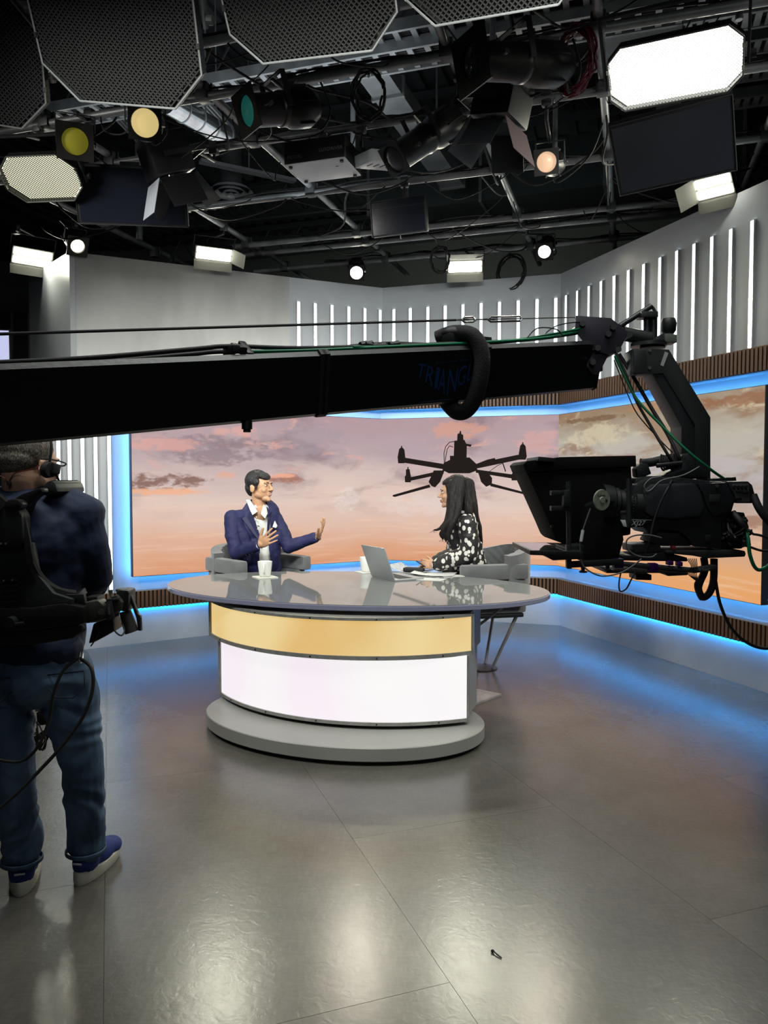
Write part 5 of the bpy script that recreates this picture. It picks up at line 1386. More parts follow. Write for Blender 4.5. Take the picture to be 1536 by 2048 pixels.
cp('screen_window', [(138, 512), (186, 512), (186, 560), (138, 560)], YC - 0.002, 0.004, M_DGREY, 0.001)
for i in range(3): cp('vent_slot', [(125, 605 + i * 36), (200, 608 + i * 36), (200, 616 + i * 36), (125, 613 + i * 36)], YC - 0.002, 0.004, M_DGREY, 0.0)
cp('lens_badge', [(85, 768), (330, 775), (290, 815), (230, 852), (95, 852)], YC - 0.006, 0.01, M_BLACK, 0.001)
me = stand_text(text_mesh('XJ27', 0.024, mat('silver_print', (0.40, 0.42, 0.42), 0.5), shear=0.3)); q = A(*c6(185, 812), YC - 0.0072); me.transform(Matrix.Translation(q)); me.transform(cam_t.inv); cam_t.part('lettering', me, MATS['silver_print'])
cam_t.part('badge_line', MB().pprism([c6(120, 772), c6(332, 778), c6(332, 782), c6(120, 776)], YC - 0.0075, 0.001), MATS['silver_print'], world=True)
cable_front = MB().tube([A(*c6(x, y), YC - d) for x, y, d in ((560, 330, -0.03), (500, 440, 0.03), (420, 600, 0.035), (350, 800, 0.03), (310, 980, 0.03), (270, 1120, 0.02))], 0.0042, 8)
cam_t.part('side_cable', cable_front, M_BLACKR, world=True, smooth=60)
M_GREYC = mat('grey_cable', (0.11, 0.115, 0.12), 0.4)
cam_t.part('grey_cable', MB().tube([A(*c6(x, y), YC - 0.03) for x, y in ((825, 225), (700, 295), (600, 330), (430, 370), (330, 460), (275, 480), (255, 420), (320, 350), (430, 330))], 0.0028, 7), M_GREYC, world=True, smooth=60)
cam_t.part('grey_cable', MB().tube([A(*c6(x, y), YC - 0.04) for x, y in ((430, 965), (300, 935), (150, 940), (70, 990), (80, 1080), (180, 1150), (320, 1165), (380, 1130))], 0.0028, 7), M_GREYC, world=True, smooth=60)
# lens
mlens = MB(); pL0, pL1 = A(1280, 1012, YC + 0.045), A(1200, 1006, YC + 0.045); dl = (pL1 - pL0); Ll = dl.length; ML = Matrix.Translation(pL0) @ dl.to_track_quat('Z', 'Y').to_matrix().to_4x4()
prof = [(0.0, 0), (0.062, 0), (0.062, Ll * .2), (0.056, Ll * .22), (0.056, Ll * .32), (0.059, Ll * .34), (0.059, Ll * .44), (0.054, Ll * .46), (0.054, Ll * .56), (0.06, Ll * .6), (0.06, Ll * .68), (0.066, Ll * .72), (0.07, Ll * .98), (0.06, Ll), (0, Ll * .97)]
lens = cam_t.part('zoom_lens', mlens.lathe(prof, ML, 36, close=False), M_BLACK, world=True, smooth=35)
for k in (0.28, 0.40, 0.63):
    mb = MB()
    for i in range(36):
        a = i * 2 * PI / 36; c = ML @ V((0.058 * math.cos(a), 0.058 * math.sin(a), Ll * k)); mb.ball(c, 0.0022, seg=6)
    cam_t.part('ring_teeth', mb, M_DGREY, world=True, parent=lens, kind='stuff')
cam_t.part('lens_servo_grip', MB().pprism([(1238, 1018), (1262, 1018), (1266, 1056), (1252, 1056), (1244, 1048)], YC - 0.005, 0.05, 0.006), mat('servo_grip', (0.05, 0.052, 0.055), 0.3, 0.3), world=True, smooth=40)
cam_t.part('silver_band', MB().pprism([(1240, 1022), (1256, 1021), (1255, 1026), (1240, 1027)], YC - 0.007, 0.03, 0.001), M_CHROME, world=True)
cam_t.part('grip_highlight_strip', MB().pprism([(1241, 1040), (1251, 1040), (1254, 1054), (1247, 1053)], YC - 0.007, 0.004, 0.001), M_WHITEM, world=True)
# focus disc facing the viewer
pd = A(1202, 1000, YC - 0.06); MD = Matrix.Translation(pd) @ Matrix.Rotation(0.45, 4, 'Z') @ Matrix.Rotation(PI / 2, 4, 'X')
disc = cam_t.part('focus_disc', MB().lathe([(0, 0), (0.0355, 0), (0.037, 0.002), (0.0355, 0.006), (0.012, 0.006), (0.010, 0.009), (0, 0.009)], MD, 36, close=False), mat('pale_green_grey_disc', (0.23, 0.26, 0.20), 0.5, 0, 0.2, 60), world=True, smooth=40)
me = text_mesh('Canon', 0.013, M_BLACK, ext=0.0002); me.transform(Matrix.Translation((-0.004, 0.016, 0.0066))); me.transform(MD); me.transform(cam_t.inv); cam_t.part('lettering', me, M_BLACK, parent=disc)
cam_t.part('disc_arm', MB().cyl(A(1208, 1001, YC - 0.055), A(1240, 1004, YC + 0.02), 0.009, seg=12), M_BLACK, world=True)

# base plate, rods and clamps
cp('base_plate', [(480, 1095), (1240, 1090), (1300, 1100), (1308, 1130), (1300, 1160), (900, 1178), (760, 1150), (480, 1125)], YC + 0.0, 0.18, M_DGREY, 0.004)
cp('quick_release_plate', [(135, 1040), (420, 1030), (430, 1100), (150, 1120)], YC + 0.02, 0.14, M_DGREY, 0.003)
cp('shoulder_pad', [(400, 890), (620, 895), (700, 970), (745, 1050), (430, 1050), (330, 1010)], YC + 0.02, 0.14, M_BLACKR, 0.006)
cp('red_latch', [(540, 1048), (578, 1048), (578, 1092), (540, 1092)], YC - 0.004, 0.02, mat('red_latch_plastic', (0.16, 0.015, 0.015), 0.4), 0.002)
for dy, (x0, x1) in ((0.0, (30, 745)), (0.15, (60, 800))):
    cam_t.part('support_rod', MB().cyl(A(*c6(x0, 1235), YC + dy), A(*c6(x1, 1300), YC + dy), 0.0095, seg=18), mat('grey_rod', (0.07, 0.075, 0.08), 0.3, 0.7), world=True, smooth=50)
M_PURP = mat('purple_anodised_clamp', (0.055, 0.008, 0.11), 0.35, 0.4)
for (x0, x1, y0, y1) in ((-60, 42, 1180, 1278), (305, 400, 1230, 1318), (500, 560, 1205, 1250), (600, 655, 1212, 1262)):
    cp('rod_clamp', [(x0, y0), (x1, y0), (x1, y1), (x0, y1)], YC - 0.012, 0.03, M_PURP, 0.004)
cp('rod_plate', [(-140, 1300), (590, 1315), (720, 1330), (700, 1352), (500, 1362), (460, 1330), (-140, 1332)], YC - 0.01, 0.20, M_BLACK, 0.003)
cp('cheese_plate', [(20, 1150), (480, 1110), (700, 1170), (700, 1210), (20, 1200)], YC + 0.02, 0.14, M_BLACK, 0.003)
cp('cross_bar', [(745, 1285), (960, 1245), (1010, 1250), (1015, 1300), (960, 1306), (760, 1335)], YC - 0.008, 0.03, M_DGREY, 0.004)
me = stand_text(text_mesh('Cartoni', 0.017, mat('grey_bar_print', (0.14, 0.15, 0.15), 0.5))); me.transform(Matrix.Rotation(0.07, 4, 'Y')); me.transform(Matrix.Translation(A(*c6(855, 1288), YC - 0.0095))); me.transform(cam_t.inv); cam_t.part('lettering', me, MATS['grey_bar_print'])
cp('foot_block', [(165, 1345), (330, 1345), (330, 1405), (165, 1400)], YC + 0.03, 0.08, M_BLACK, 0.003)
for i in range(6): cam_t.part('thin_wire', MB().tube([A(*c6(690 + 20 * i, 1180), YC + 0.03), A(*c6(740 + 12 * i, 1260), YC - 0.01), A(*c6(700 + 18 * i, 1330), YC + 0.0), A(*c6(820, 1430), YC + 0.02)], 0.0016, 5), M_BLACKR, world=True, smooth=60)
# sleeved cable loop hanging under the rear plate
pts = [A(*c6(x, y), YC + 0.05) for x, y in ((870, 1170), (880, 1300), (830, 1420), (815, 1500), (860, 1580), (930, 1530), (970, 1400), (975, 1180))]
cam_t.part('sleeved_cable_loop', MB().tube(pts, 0.013, 12), M_BLACKR, world=True, smooth=60)
cam_t.part('cable_hook', MB().tube([A(*c6(x, y), YC + 0.05) for x, y in ((850, 1380), (795, 1440), (810, 1530), (850, 1600))], 0.009, 8), M_BLACKR, world=True, smooth=60)

# ================================================================ TELEPROMPTER on the lens
M_FAB = mat('black_hood_fabric', (0.004, 0.004, 0.005), 0.85, 0, 0.3, 6, bump=0.3, bscale=9, spec=0.15)
pr = Thing('teleprompter', 'black fabric teleprompter hood with a flat screen below, in front of the camera lens', 'teleprompter', A(1137, 1140, YC + 0.1))
def pp(name, poly, Y, th, m=M_FAB, bev=0.004, parent=None): return pr.part(name, MB().pprism(poly, Y, th, bev), m, world=True, smooth=35, parent=parent)
hood = pp('hood', [(1047, 932), (1056, 924), (1121, 917), (1262, 915), (1266, 980), (1262, 1070), (1168, 1082), (1135, 1087), (1121, 1086), (1112, 1078), (1100, 1050)], YC + 0.035, 0.28, M_FAB, 0.008)
pp('hood_flap', [(1046, 929), (1054, 922), (1121, 914), (1272, 911), (1273, 933), (1118, 940), (1100, 943), (1052, 944)], YC + 0.027, 0.296, M_FAB, 0.003, hood)
pp('rear_sock', [(1168, 1080), (1170, 1010), (1240, 985), (1250, 1080), (1238, 1125), (1200, 1134), (1165, 1125)], YC + 0.0, 0.17, M_FAB, 0.02)
pp('top_bracket', [(1077, 913), (1110, 916), (1110, 924), (1075, 922)], YC + 0.0, 0.22, M_BLACK, 0.001)
for x, y in ((1058, 942), (1105, 1053)):
    p = A(x, y, YC + 0.029); pr.part('press_stud', MB().cyl(p, p + V((0, 0.01, 0)), 0.006, seg=12), M_BLACK, world=True)
for x0, ytop in ((1137, 963), (1257, 957)):
    pr.part('upright_rod', MB().cyl(A(x0, ytop, YC - 0.085), A(x0 + 1, 1134 if x0 < 1200 else 1040, YC - 0.085), 0.0085, seg=14), mat('grey_rod', (0.07, 0.075, 0.08), 0.3), world=True, smooth=50)
for y0, y1 in ((981, 991), (1012, 1022)):
    pp('rod_clamp', [(1103, y0), (1142, y0), (1142, y1), (1103, y1)], YC - 0.095, 0.03, M_BLACK, 0.002)
pp('rod_collar', [(1128, 980), (1141, 980), (1142, 1014), (1127, 1014)], YC - 0.102, 0.034, M_BODY, 0.004)
pp('rod_collar', [(1133, 1090), (1143, 1090), (1144, 1138), (1134, 1138)], YC - 0.097, 0.024, M_BODY, 0.003)
# flat monitor lying under the glass
mb = MB(); P4 = [A(1060, 1103, YC - 0.14), A(1162, 1107, YC - 0.14)]
scr = pr.part('prompter_screen', MB().pprism([(1060, 1101), (1166, 1103), (1166, 1118), (1106, 1121), (1090, 1111), (1060, 1110)], YC - 0.12, 0.36, 0.002), M_BLACK, world=True)
a, b = A(1064, 1101, YC - 0.11), A(1160, 1103, YC - 0.11)
mb = MB(); mb.quad([a + V((0, 0, 0.001)), b + V((0, 0, 0.001)), b + V((0, 0.33, 0.001)), a + V((0, 0.33, 0.001))]); pr.part('display_glass', mb, mat('prompter_glass', (0.05, 0.06, 0.06), 0.05, coat=1.0), world=True, parent=scr)
for x in (1074, 1080, 1087, 1093, 1104, 1109, 1118):
    p = A(x, 1107, YC - 0.121); pr.part('screen_button', MB().box(p, (0.005, 0.003, 0.006)), M_DGREY, world=True, parent=scr)
pp('screen_bracket', [(1130, 1094), (1168, 1090), (1168, 1112), (1130, 1112)], YC - 0.05, 0.15, M_BLACK, 0.003)
pp('lower_rail', [(1140, 1124), (1246, 1118), (1246, 1130), (1140, 1136)], YC - 0.02, 0.03, M_BLACK, 0.003)
for x, y0, y1 in ((1166, 1128, 1142), (1215, 1124, 1138)):
    pr.part('thumb_screw', MB().cyl(A(x, y0, YC - 0.02), A(x, y1, YC - 0.02), 0.010, 0.006, seg=14).cyl(A(x, y1, YC - 0.02), A(x, y1 + 3, YC - 0.02), 0.014, seg=14), M_BLACK, world=True)
pr.part('signal_cable', MB().tube([A(x, y, YC - 0.07) for x, y in ((1181, 1017), (1172, 1042), (1163, 1070), (1160, 1095), (1163, 1125), (1178, 1142), (1205, 1152), (1240, 1146), (1265, 1132), (1283, 1118))], 0.0028, 7), M_GREYC, world=True, smooth=60)
pr.part('cable_sleeve', MB().tube([A(1166, 1060, YC - 0.072), A(1162, 1083, YC - 0.072)], 0.006, 8), M_WHITEM, world=True, smooth=60)
pr.part('hanging_cable', MB().tube([A(x, y, YC - 0.03) for x, y in ((1243, 1140), (1238, 1165), (1240, 1182), (1252, 1178), (1262, 1160), (1272, 1142))], 0.0028, 7), M_BLACKR, world=True, smooth=60)

# loose cables of the crane
def free(pts, r, m, label, nm='cable', grp=None):
    return single(nm, MB().tube([A(x, y, Y) for x, y, Y in pts], r, 9, n=8), m, label, 'cable', grp, smooth=60)
free([(1232, 706, 2.86), (1250, 745, 2.84), (1272, 800, 2.82), (1300, 850, 2.79), (1333, 905, 2.75), (1345, 925, 2.77)], 0.0055, M_BLACKR, 'black cable from the crane pivot to the camera handle, left of the thicker one')
free([(1238, 708, 2.87), (1270, 760, 2.85), (1305, 820, 2.82), (1335, 868, 2.79), (1356, 912, 2.76), (1362, 925, 2.78)], 0.0070, M_BLACKR, 'thicker black cable running from the crane pivot to the camera handle')
free([(1228, 720, 2.86), (1240, 750, 2.85), (1256, 790, 2.83), (1276, 830, 2.81), (1320, 880, 2.79), (1345, 905, 2.78)], 0.0022, M_BLACKR, 'thinnest black wire beside the crane pivot cables')
free([(1230, 712, 2.85), (1250, 755, 2.83), (1275, 800, 2.80), (1320, 848, 2.76), (1375, 902, 2.70), (1420, 938, 2.69), (1449, 958, 2.72)], 0.0050, M_GREENC, 'green cable stretched from the crane pivot to the rear of the camera')
free([(1487, 1052, 2.72), (1496, 1075, 2.69), (1500, 1110, 2.68), (1512, 1137, 2.68), (1530, 1136, 2.69), (1560, 1110, 2.72)], 0.0065, M_GREENC, 'green cable looping below the rear connectors of the camera')
free([(1466, 1025, 2.73), (1480, 1042, 2.70), (1490, 1058, 2.70)], 0.011, M_BLACKR, 'thick black plug at the upper end of the green loop', 'plug')
free([(1505, 1068, 2.75), (1530, 1074, 2.74), (1580, 1100, 2.75)], 0.0045, M_BLACKR, 'upper black cable leaving the rear of the camera at the right edge')
free([(1500, 1094, 2.75), (1530, 1102, 2.74), (1580, 1098, 2.75)], 0.0045, M_BLACKR, 'lower black cable leaving the rear of the camera at the right edge')
free([(1506, 990, 2.74), (1520, 1020, 2.72), (1545, 1050, 2.72), (1600, 1100, 2.75)], 0.014, M_BLACKR, 'thick black camera cable at the right edge beside the rear panel')
free([(1425, 1118, 2.76), (1431, 1160, 2.76), (1441, 1210, 2.76), (1462, 1255, 2.77), (1492, 1284, 2.78), (1530, 1297, 2.8), (1580, 1290, 2.85)], 0.0058, M_BLACKR, 'black cable hanging from the camera plate out of the picture at the right')
# ================================================================ PEOPLE
def skin_mat(name, col):
    m = mat(name, col, 0.48, 0, 0.08, 14, bump=0.03, bscale=120)
    b = m.node_tree.nodes['Principled BSDF']; b.inputs['Subsurface Weight'].default_value = 0.12; b.inputs['Subsurface Radius'].default_value = (0.02, 0.008, 0.004); b.inputs['Subsurface Scale'].default_value = 0.4
    return m
SK_MAN = skin_mat('warm_beige_skin', (0.44, 0.25, 0.145)); SK_WOM = skin_mat('tan_skin', (0.46, 0.27, 0.17)); SK_OP = skin_mat('fair_reddish_skin', (0.52, 0.31, 0.21))
def head_frame(c, yaw, pitch=0.0, roll=0.0, s=1.0):
    """local: face towards -Y"""
    return Matrix.Translation(c) @ Matrix.Rotation(yaw, 4, 'Z') @ Matrix.Rotation(roll, 4, 'Y') @ Matrix.Rotation(pitch, 4, 'X') @ Matrix.Scale(s, 4)
class Sub:
    """adds volumes through a matrix"""
    def __init__(s, mb, M): s.mb, s.M, s.R, s.k = mb, M, M.to_3x3().normalized(), M.to_scale()[0]
    def ball(s, c, r, rot=None):
        r = (r, r, r) if not hasattr(r, '__len__') else r
        Rm_ = s.R @ (Euler(rot).to_matrix() if rot else Matrix.Identity(3))
        s.mb.ball(s.M @ V(c), tuple(x * s.k for x in r), Rm_)
    def cap(s, a, b, r0, r1=None): s.mb.cap(s.M @ V(a), s.M @ V(b), r0 * s.k, (r0 if r1 is None else r1) * s.k)
    def tube(s, pts, r, seg=8): s.mb.tube([s.M @ V(p) for p in pts], r, seg)
def head_volumes(mb, M, fem=False):
    h = Sub(mb, M); k = 0.95 if fem else 1.0
    h.ball((0, 0.015, 0.036), (0.074 * k, 0.093, 0.082))            # cranium
    h.ball((0, -0.030, 0.012), (0.064 * k, 0.058, 0.062))           # forehead
    h.ball((0, -0.040, -0.035), (0.058 * k, 0.052, 0.062))          # face
    h.ball((0, -0.020, -0.060), (0.060 * k, 0.062, 0.038))          # jaw sides
    h.ball((0, -0.058, -0.088), (0.034 * k, 0.034, 0.024))          # jaw front
    h.ball((0, -0.082, -0.098), (0.019, 0.015, 0.014))              # chin
    for s in (-1, 1):
        h.ball((s * 0.036 * k, -0.066, -0.030), (0.022, 0.022, 0.022))   # cheek
        h.ball((s * 0.024, -0.082, 0.022), (0.024, 0.010, 0.008))        # brow ridge
        h.ball((s * 0.073 * k, 0.008, -0.018), (0.008, 0.019, 0.030), (0.15, 0, s * -0.35))      # ear
        h.ball((s * 0.078 * k, 0.012, -0.004), (0.006, 0.014, 0.014), (0, 0, s * -0.4))
        h.ball((s * 0.011, -0.103, -0.030), (0.009, 0.010, 0.008))       # nostril wings
    h.cap((0, -0.088, 0.012), (0, -0.112, -0.022), 0.0075, 0.011)        # nose
    h.ball((0, -0.114, -0.026), (0.011, 0.010, 0.010))
    h.ball((0, -0.092, -0.056), (0.023, 0.012, 0.0055)); h.ball((0, -0.090, -0.066), (0.020, 0.012, 0.007))   # lips
def face_details(T, body, M, lipcol, open_=False):
    R3 = M.to_3x3().normalized()
    we = mat('eye_white', (0.62, 0.60, 0.56), 0.2); ir = mat('dark_iris', (0.012, 0.008, 0.006), 0.15); bw = mat('dark_brow_hair', (0.012, 0.010, 0.009), 0.8)
    for s in (-1, 1):
        mb = MB(); mb.ball(M @ V((s * 0.030, -0.0795, 0.002)), (0.0125, 0.009, 0.0065), R3); e = T.part('eye', mb, we, body, world=True, smooth=80)
        mb = MB(); mb.ball(M @ V((s * 0.030, -0.0862, 0.002)), (0.0052, 0.004, 0.0056), R3); T.part('iris', mb, ir, body, world=True, smooth=80)
        mb = MB(); mb.tube([M @ V((s * 0.012, -0.093, 0.020)), M @ V((s * 0.030, -0.092, 0.026)), M @ V((s * 0.048, -0.076, 0.019))], 0.0024, 7); T.part('eyebrow', mb, bw, body, world=True, smooth=80)
        mb = MB(); mb.tube([M @ V((s * 0.017, -0.0865, 0.006)), M @ V((s * 0.030, -0.0885, 0.0095)), M @ V((s * 0.043, -0.078, 0.004))], 0.0011, 6); T.part('eyelid', mb, bw, body, world=True, smooth=80)
    mb = MB(); mb.ball(M @ V((0, -0.0945, -0.0562)), (0.021, 0.0115, 0.0048), R3); mb.ball(M @ V((0, -0.0915, -0.0668)), (0.018, 0.0125, 0.0062), R3); T.part('lips', mb, mat('lip_' + T.o.name, lipcol, 0.4), body, world=True, smooth=80)
    if open_:
        mb = MB(); mb.ball(M @ V((0, -0.0965, -0.0612)), (0.013, 0.0095, 0.0028), R3); T.part('teeth', mb, mat('teeth', (0.65, 0.62, 0.55), 0.3), body, world=True, smooth=80)

def hand_volumes(mb, w, fwd, palm, thumb_side, curls=(0.25, 0.3, 0.35, 0.45), thumb=(0.5, 0.3), spread=0.12, s=1.0, tabs=None):
    """w wrist; fwd towards fingertips; palm = palm normal; thumb_side = direction in which the thumb leaves"""
    f = V(fwd).normalized(); n = V(palm); n = (n - f * n.dot(f)).normalized(); t = f.cross(n)
    if t.dot(V(thumb_side)) < 0: t = -t
    R3 = Matrix((t, f, n)).transposed()
    c = w + f * 0.045 * s
    mb.ball(c, (0.038 * s, 0.052 * s, 0.016 * s), R3); mb.ball(w + f * 0.062 * s, (0.040 * s, 0.028 * s, 0.0135 * s), R3)
    mb.ball(w + f * 0.025 * s + t * 0.018 * s + n * 0.005 * s, (0.018 * s, 0.028 * s, 0.016 * s), R3)
    mb.cap(w - f * 0.02 * s, w + f * 0.02 * s, 0.024 * s, 0.026 * s)
    Ls = ((0.040, 0.024, 0.020), (0.044, 0.028, 0.021), (0.041, 0.026, 0.020), (0.032, 0.019, 0.018)); tips = []
    for i in range(4):
        off = (1.5 - i) * 0.0195 * s; base = w + f * (0.082 - (0.006 if i == 3 else 0) - abs(1 - i) * 0.002) * s + t * off
        d = (f + t * (1.5 - i) * spread).normalized(); r = (0.0083, 0.0085, 0.0082, 0.0072)[i] * s; a = 0.0; p = base - d * 0.012 * s; pts = [p, base]; p = base
        for k in range(3):
            a += curls[i] * (0.8, 1.1, 0.8)[k]; dd = (d * math.cos(a) + n * math.sin(a)); p = p + dd * Ls[i][k] * s; pts.append(p)
        mb.chain(pts, [r * 1.1, r * 1.08, r, r * 0.93, r * 0.8], 12); tips.append((pts[-1], dd))
    b = w + f * 0.024 * s + t * 0.024 * s + n * 0.006 * s
    d1 = (t * math.sin(thumb[0] + 0.35) + f * math.cos(thumb[0] + 0.35) + n * thumb[1]).normalized(); p1 = b + d1 * 0.040 * s
    d2 = (d1 + f * 0.35 + n * thumb[1] * 0.4).normalized(); p2 = p1 + d2 * 0.030 * s; p3 = p2 + d2 * 0.022 * s
    mb.chain([b, p1, p2, p3], [0.0135 * s, 0.0112 * s, 0.0098 * s, 0.0085 * s], 12)
    return tips
def wrinkle(amp, scale, stretch=(1, 1, 1), seed=0.0):
    def f(co):
        p = V((co.x * scale * stretch[0] + seed, co.y * scale * stretch[1], co.z * scale * stretch[2]))
        return amp * (noise.noise(p) + 0.5 * noise.noise(p * 2.1) - 0.25 * abs(noise.noise(p * 3.7)))
    return f
def ring_vol(mb, c, rx, ry, rz, rot): mb.ball(c, (rx, ry, rz), rot)

# ---------------------------------------------------------------- the man in the blue suit
ym = math.radians(24)          # torso facing: towards camera, turned to picture right
Fm = V((math.sin(ym), -math.cos(ym), 0)); Rm2 = V((Fm.y, -Fm.x, 0))     # Rm2 = his right (picture left)
Rm2 = V((-math.cos(ym), -math.sin(ym), 0))
Q = lambda px, py, Y: A(px, py, Y)
DM = 5.92
man = Thing('person', 'seated man with short black hair in navy suit and open white shirt, gesturing', 'person', (-0.98, 6.02, 0), None, None)
pel = V((-0.985, 6.04, 0.60)); neck = Q(519, 1016, DM); chest = V((-0.965, 5.98, 1.0))
sR, sL = Q(465, 1037, DM - 0.07), Q(546, 1031, DM + 0.06)
eR, wR = Q(473, 1106, DM - 0.13), Q(519, 1090, DM - 0.30)
eL, wL_ = Q(577, 1093, DM + 0.02), Q(634, 1074, DM - 0.05)
HM = head_frame(Q(519, 973, DM - 0.02), math.radians(62), math.radians(-2), math.radians(3), 1.05)
Rt = Matrix.Rotation(ym, 3, 'Z')
hR_f = Q(562, 1060, DM - 0.42) - wR; hL_f = Q(655, 1040, DM - 0.10) - wL_
b = MB(); head_volumes(b, HM)
hc = HM @ V((0, 0.012, -0.05)); b.cap(hc, neck + V((0, 0.01, -0.03)), 0.050, 0.056)
b.chain([neck + V((0, 0.01, -0.05)), chest, pel], [0.09, 0.125, 0.13]); b.ball(chest + V((0, 0, 0.08)), (0.14, 0.095, 0.12), Rt)
b.chain([sR + V((0.006, 0.01, -0.01)), eR, wR], [0.046, 0.036, 0.026]); b.chain([sL + V((-0.006, 0.01, -0.01)), eL, wL_], [0.046, 0.036, 0.026])
hand_volumes(b, wR, hR_f, (-0.1, 0.95, -0.1), (-0.2, 0, 1), curls=(0.12, 0.16, 0.2, 0.26), thumb=(0.45, 0.1), spread=0.13, s=1.05)
hand_volumes(b, wL_, hL_f, (-0.75, -0.25, 0.7), (-0.5, -0.8, 0.4), curls=(0.35, 0.22, 0.30, 0.42), thumb=(0.25, 0.3), spread=0.14, s=1.02)
# hips, legs
kneeR, kneeL = pel + Fm * 0.42 + Rm2 * 0.13 + V((0, 0, -0.03)), pel + Fm * 0.42 - Rm2 * 0.13 + V((0, 0, -0.03))
for kn in (kneeR, kneeL):
    side = 1 if kn is kneeR else -1
    an = V((kn.x, kn.y, 0.10)) - Fm * 0.05; b.chain([pel + Rm2 * side * 0.09, kn, an], [0.085, 0.055, 0.04]); b.chain([an, an + Fm * 0.16 - V((0, 0, 0.06))], [0.04, 0.03])
body = add_fused(man, 'body', fuse(b, 0.0042, 3), SK_MAN)
face_details(man, body, HM, (0.36, 0.16, 0.12), True)
# hair: cap pushed back and up, side parting, sideburns
b = MB(); h = Sub(b, HM)
h.ball((0, 0.024, 0.043), (0.081, 0.094, 0.083)); h.ball((0, 0.062, -0.006), (0.066, 0.052, 0.062)); h.ball((0, -0.030, 0.072), (0.066, 0.052, 0.034), (0.25, 0, 0)); h.ball((-0.010, -0.062, 0.060), (0.052, 0.024, 0.018), (0.5, 0, 0.15))
h.ball((0, 0.066, -0.04), (0.044, 0.034, 0.032))
for s in (-1, 1): h.ball((s * 0.068, -0.012, 0.030), (0.015, 0.036, 0.034)); h.ball((s * 0.070, -0.022, -0.002), (0.007, 0.010, 0.022))
M_HAIRM = mat('short_black_hair', (0.006, 0.006, 0.007), 0.42, 0, 0.3, 60, bump=0.6, bscale=260, stretch=(1, 1, 0.25))
add_fused(man, 'hair', fuse(b, 0.0038, 3, wrinkle(0.0015, 60)), M_HAIRM)
# shirt
M_SHIRT = mat('white_cotton_shirt', (0.66, 0.67, 0.64), 0.75, 0, 0.06, 10, bump=0.1, bscale=25)
b = MB(); b.ball(chest + V((0, 0, 0.07)) + Fm * 0.022, (0.145, 0.114, 0.19), Rt); b.ball(chest + V((0, 0, -0.14)) + Fm * 0.026, (0.14, 0.114, 0.21), Rt); b.ball(pel + V((0, 0, 0.12)) + Fm * 0.02, (0.15, 0.12, 0.15), Rt); b.chain([neck + V((0, 0.005, 0.0)), neck + V((0, 0.0, -0.045)), chest + V((0, 0, 0.1)) + Fm * 0.02], [0.064, 0.078, 0.112])
sm_ = fuse(b, 0.005, 3, wrinkle(0.004, 16))
cut_open(sm_, lambda c, n: n.dot(Fm) > 0.0 and inside(*proj(c), [(508, 985), (533, 985), (531, 1012), (522, 1035), (513, 1012)]))
cut_open(sm_, lambda c, n: n.z > 0.55 and c.z > neck.z + 0.03)
add_fused(man, 'shirt', sm_, M_SHIRT)
def cuff(T, w, e, r, m, nm='shirt_cuff', k=0.0, ln=0.035):
    d = (w - e).normalized(); T.part(nm, MB().cyl(w - d * (ln - k), w + d * k, r, r * 1.02, 20), m, world=True, smooth=50)
cuff(man, wR, eR, 0.033, M_SHIRT, k=0.004); cuff(man, wL_, eL, 0.033, M_SHIRT, k=0.0)
# collar wings
def collar(T, nk, F_, Rr, m, op=0.055, drop=0.10, h=0.045, r=0.060):
    for s in (-1, 1):
        mb = MB(); bm = mb.bm; n = 10; up_r, lo_r = [], []
        for i in range(n + 1):
            a = (PI * 0.5) * 1.0 + PI * 0.42 * i / n * 1.0        # from the back round to the front
            t = i / n; ang = t * 2.5
            d = (-F_ * math.cos(ang) + Rr * s * math.sin(ang))
            top = nk + d * (r - 0.004 * t) + V((0, 0, h * 0.6 - 0.030 * t)); bot = nk + d * (r + 0.016) + V((0, 0, -0.018 - drop * max(0, t - 0.45) * 1.3)) + F_ * 0.012 * t
            up_r.append(top); lo_r.append(bot)
        q0 = [bm.verts.new(p) for p in up_r]; q1 = [bm.verts.new(p) for p in lo_r]
        fs = [bm.faces.new((q0[i], q0[i + 1], q1[i + 1], q1[i])) for i in range(n)]
        bmesh.ops.solidify(bm, geom=fs, thickness=0.004)
        T.part('shirt_collar', mb, m, world=True, smooth=60)
collar(man, neck + V((0, 0, -0.022)), Fm, Rm2, M_SHIRT)
for pts in ([(492, 999, -0.02), (500, 1020, -0.09), (505, 1030, -0.125), (515, 1023, -0.135), (508, 1012, -0.11), (500, 1000, -0.05)], [(527, 1009, -0.09), (524, 1018, -0.125), (522, 1028, -0.14), (530, 1037, -0.135), (535, 1027, -0.11), (532, 1012, -0.07)]):
    mb = MB(); vs = [mb.bm.verts.new(Q(x, y, DM + dy)) for x, y, dy in pts]; v2 = [mb.bm.verts.new(v.co + V((0, 0.01, 0))) for v in vs]; n_ = len(vs)
    f1 = mb.bm.faces.new(vs); f2 = mb.bm.faces.new(v2[::-1])
    for i in range(n_): mb.bm.faces.new((vs[i], v2[i], v2[(i + 1) % n_], vs[(i + 1) % n_]))
    bmesh.ops.triangulate(mb.bm, faces=[f1, f2]); man.part('shirt_collar', mb, M_SHIRT, world=True, smooth=40)
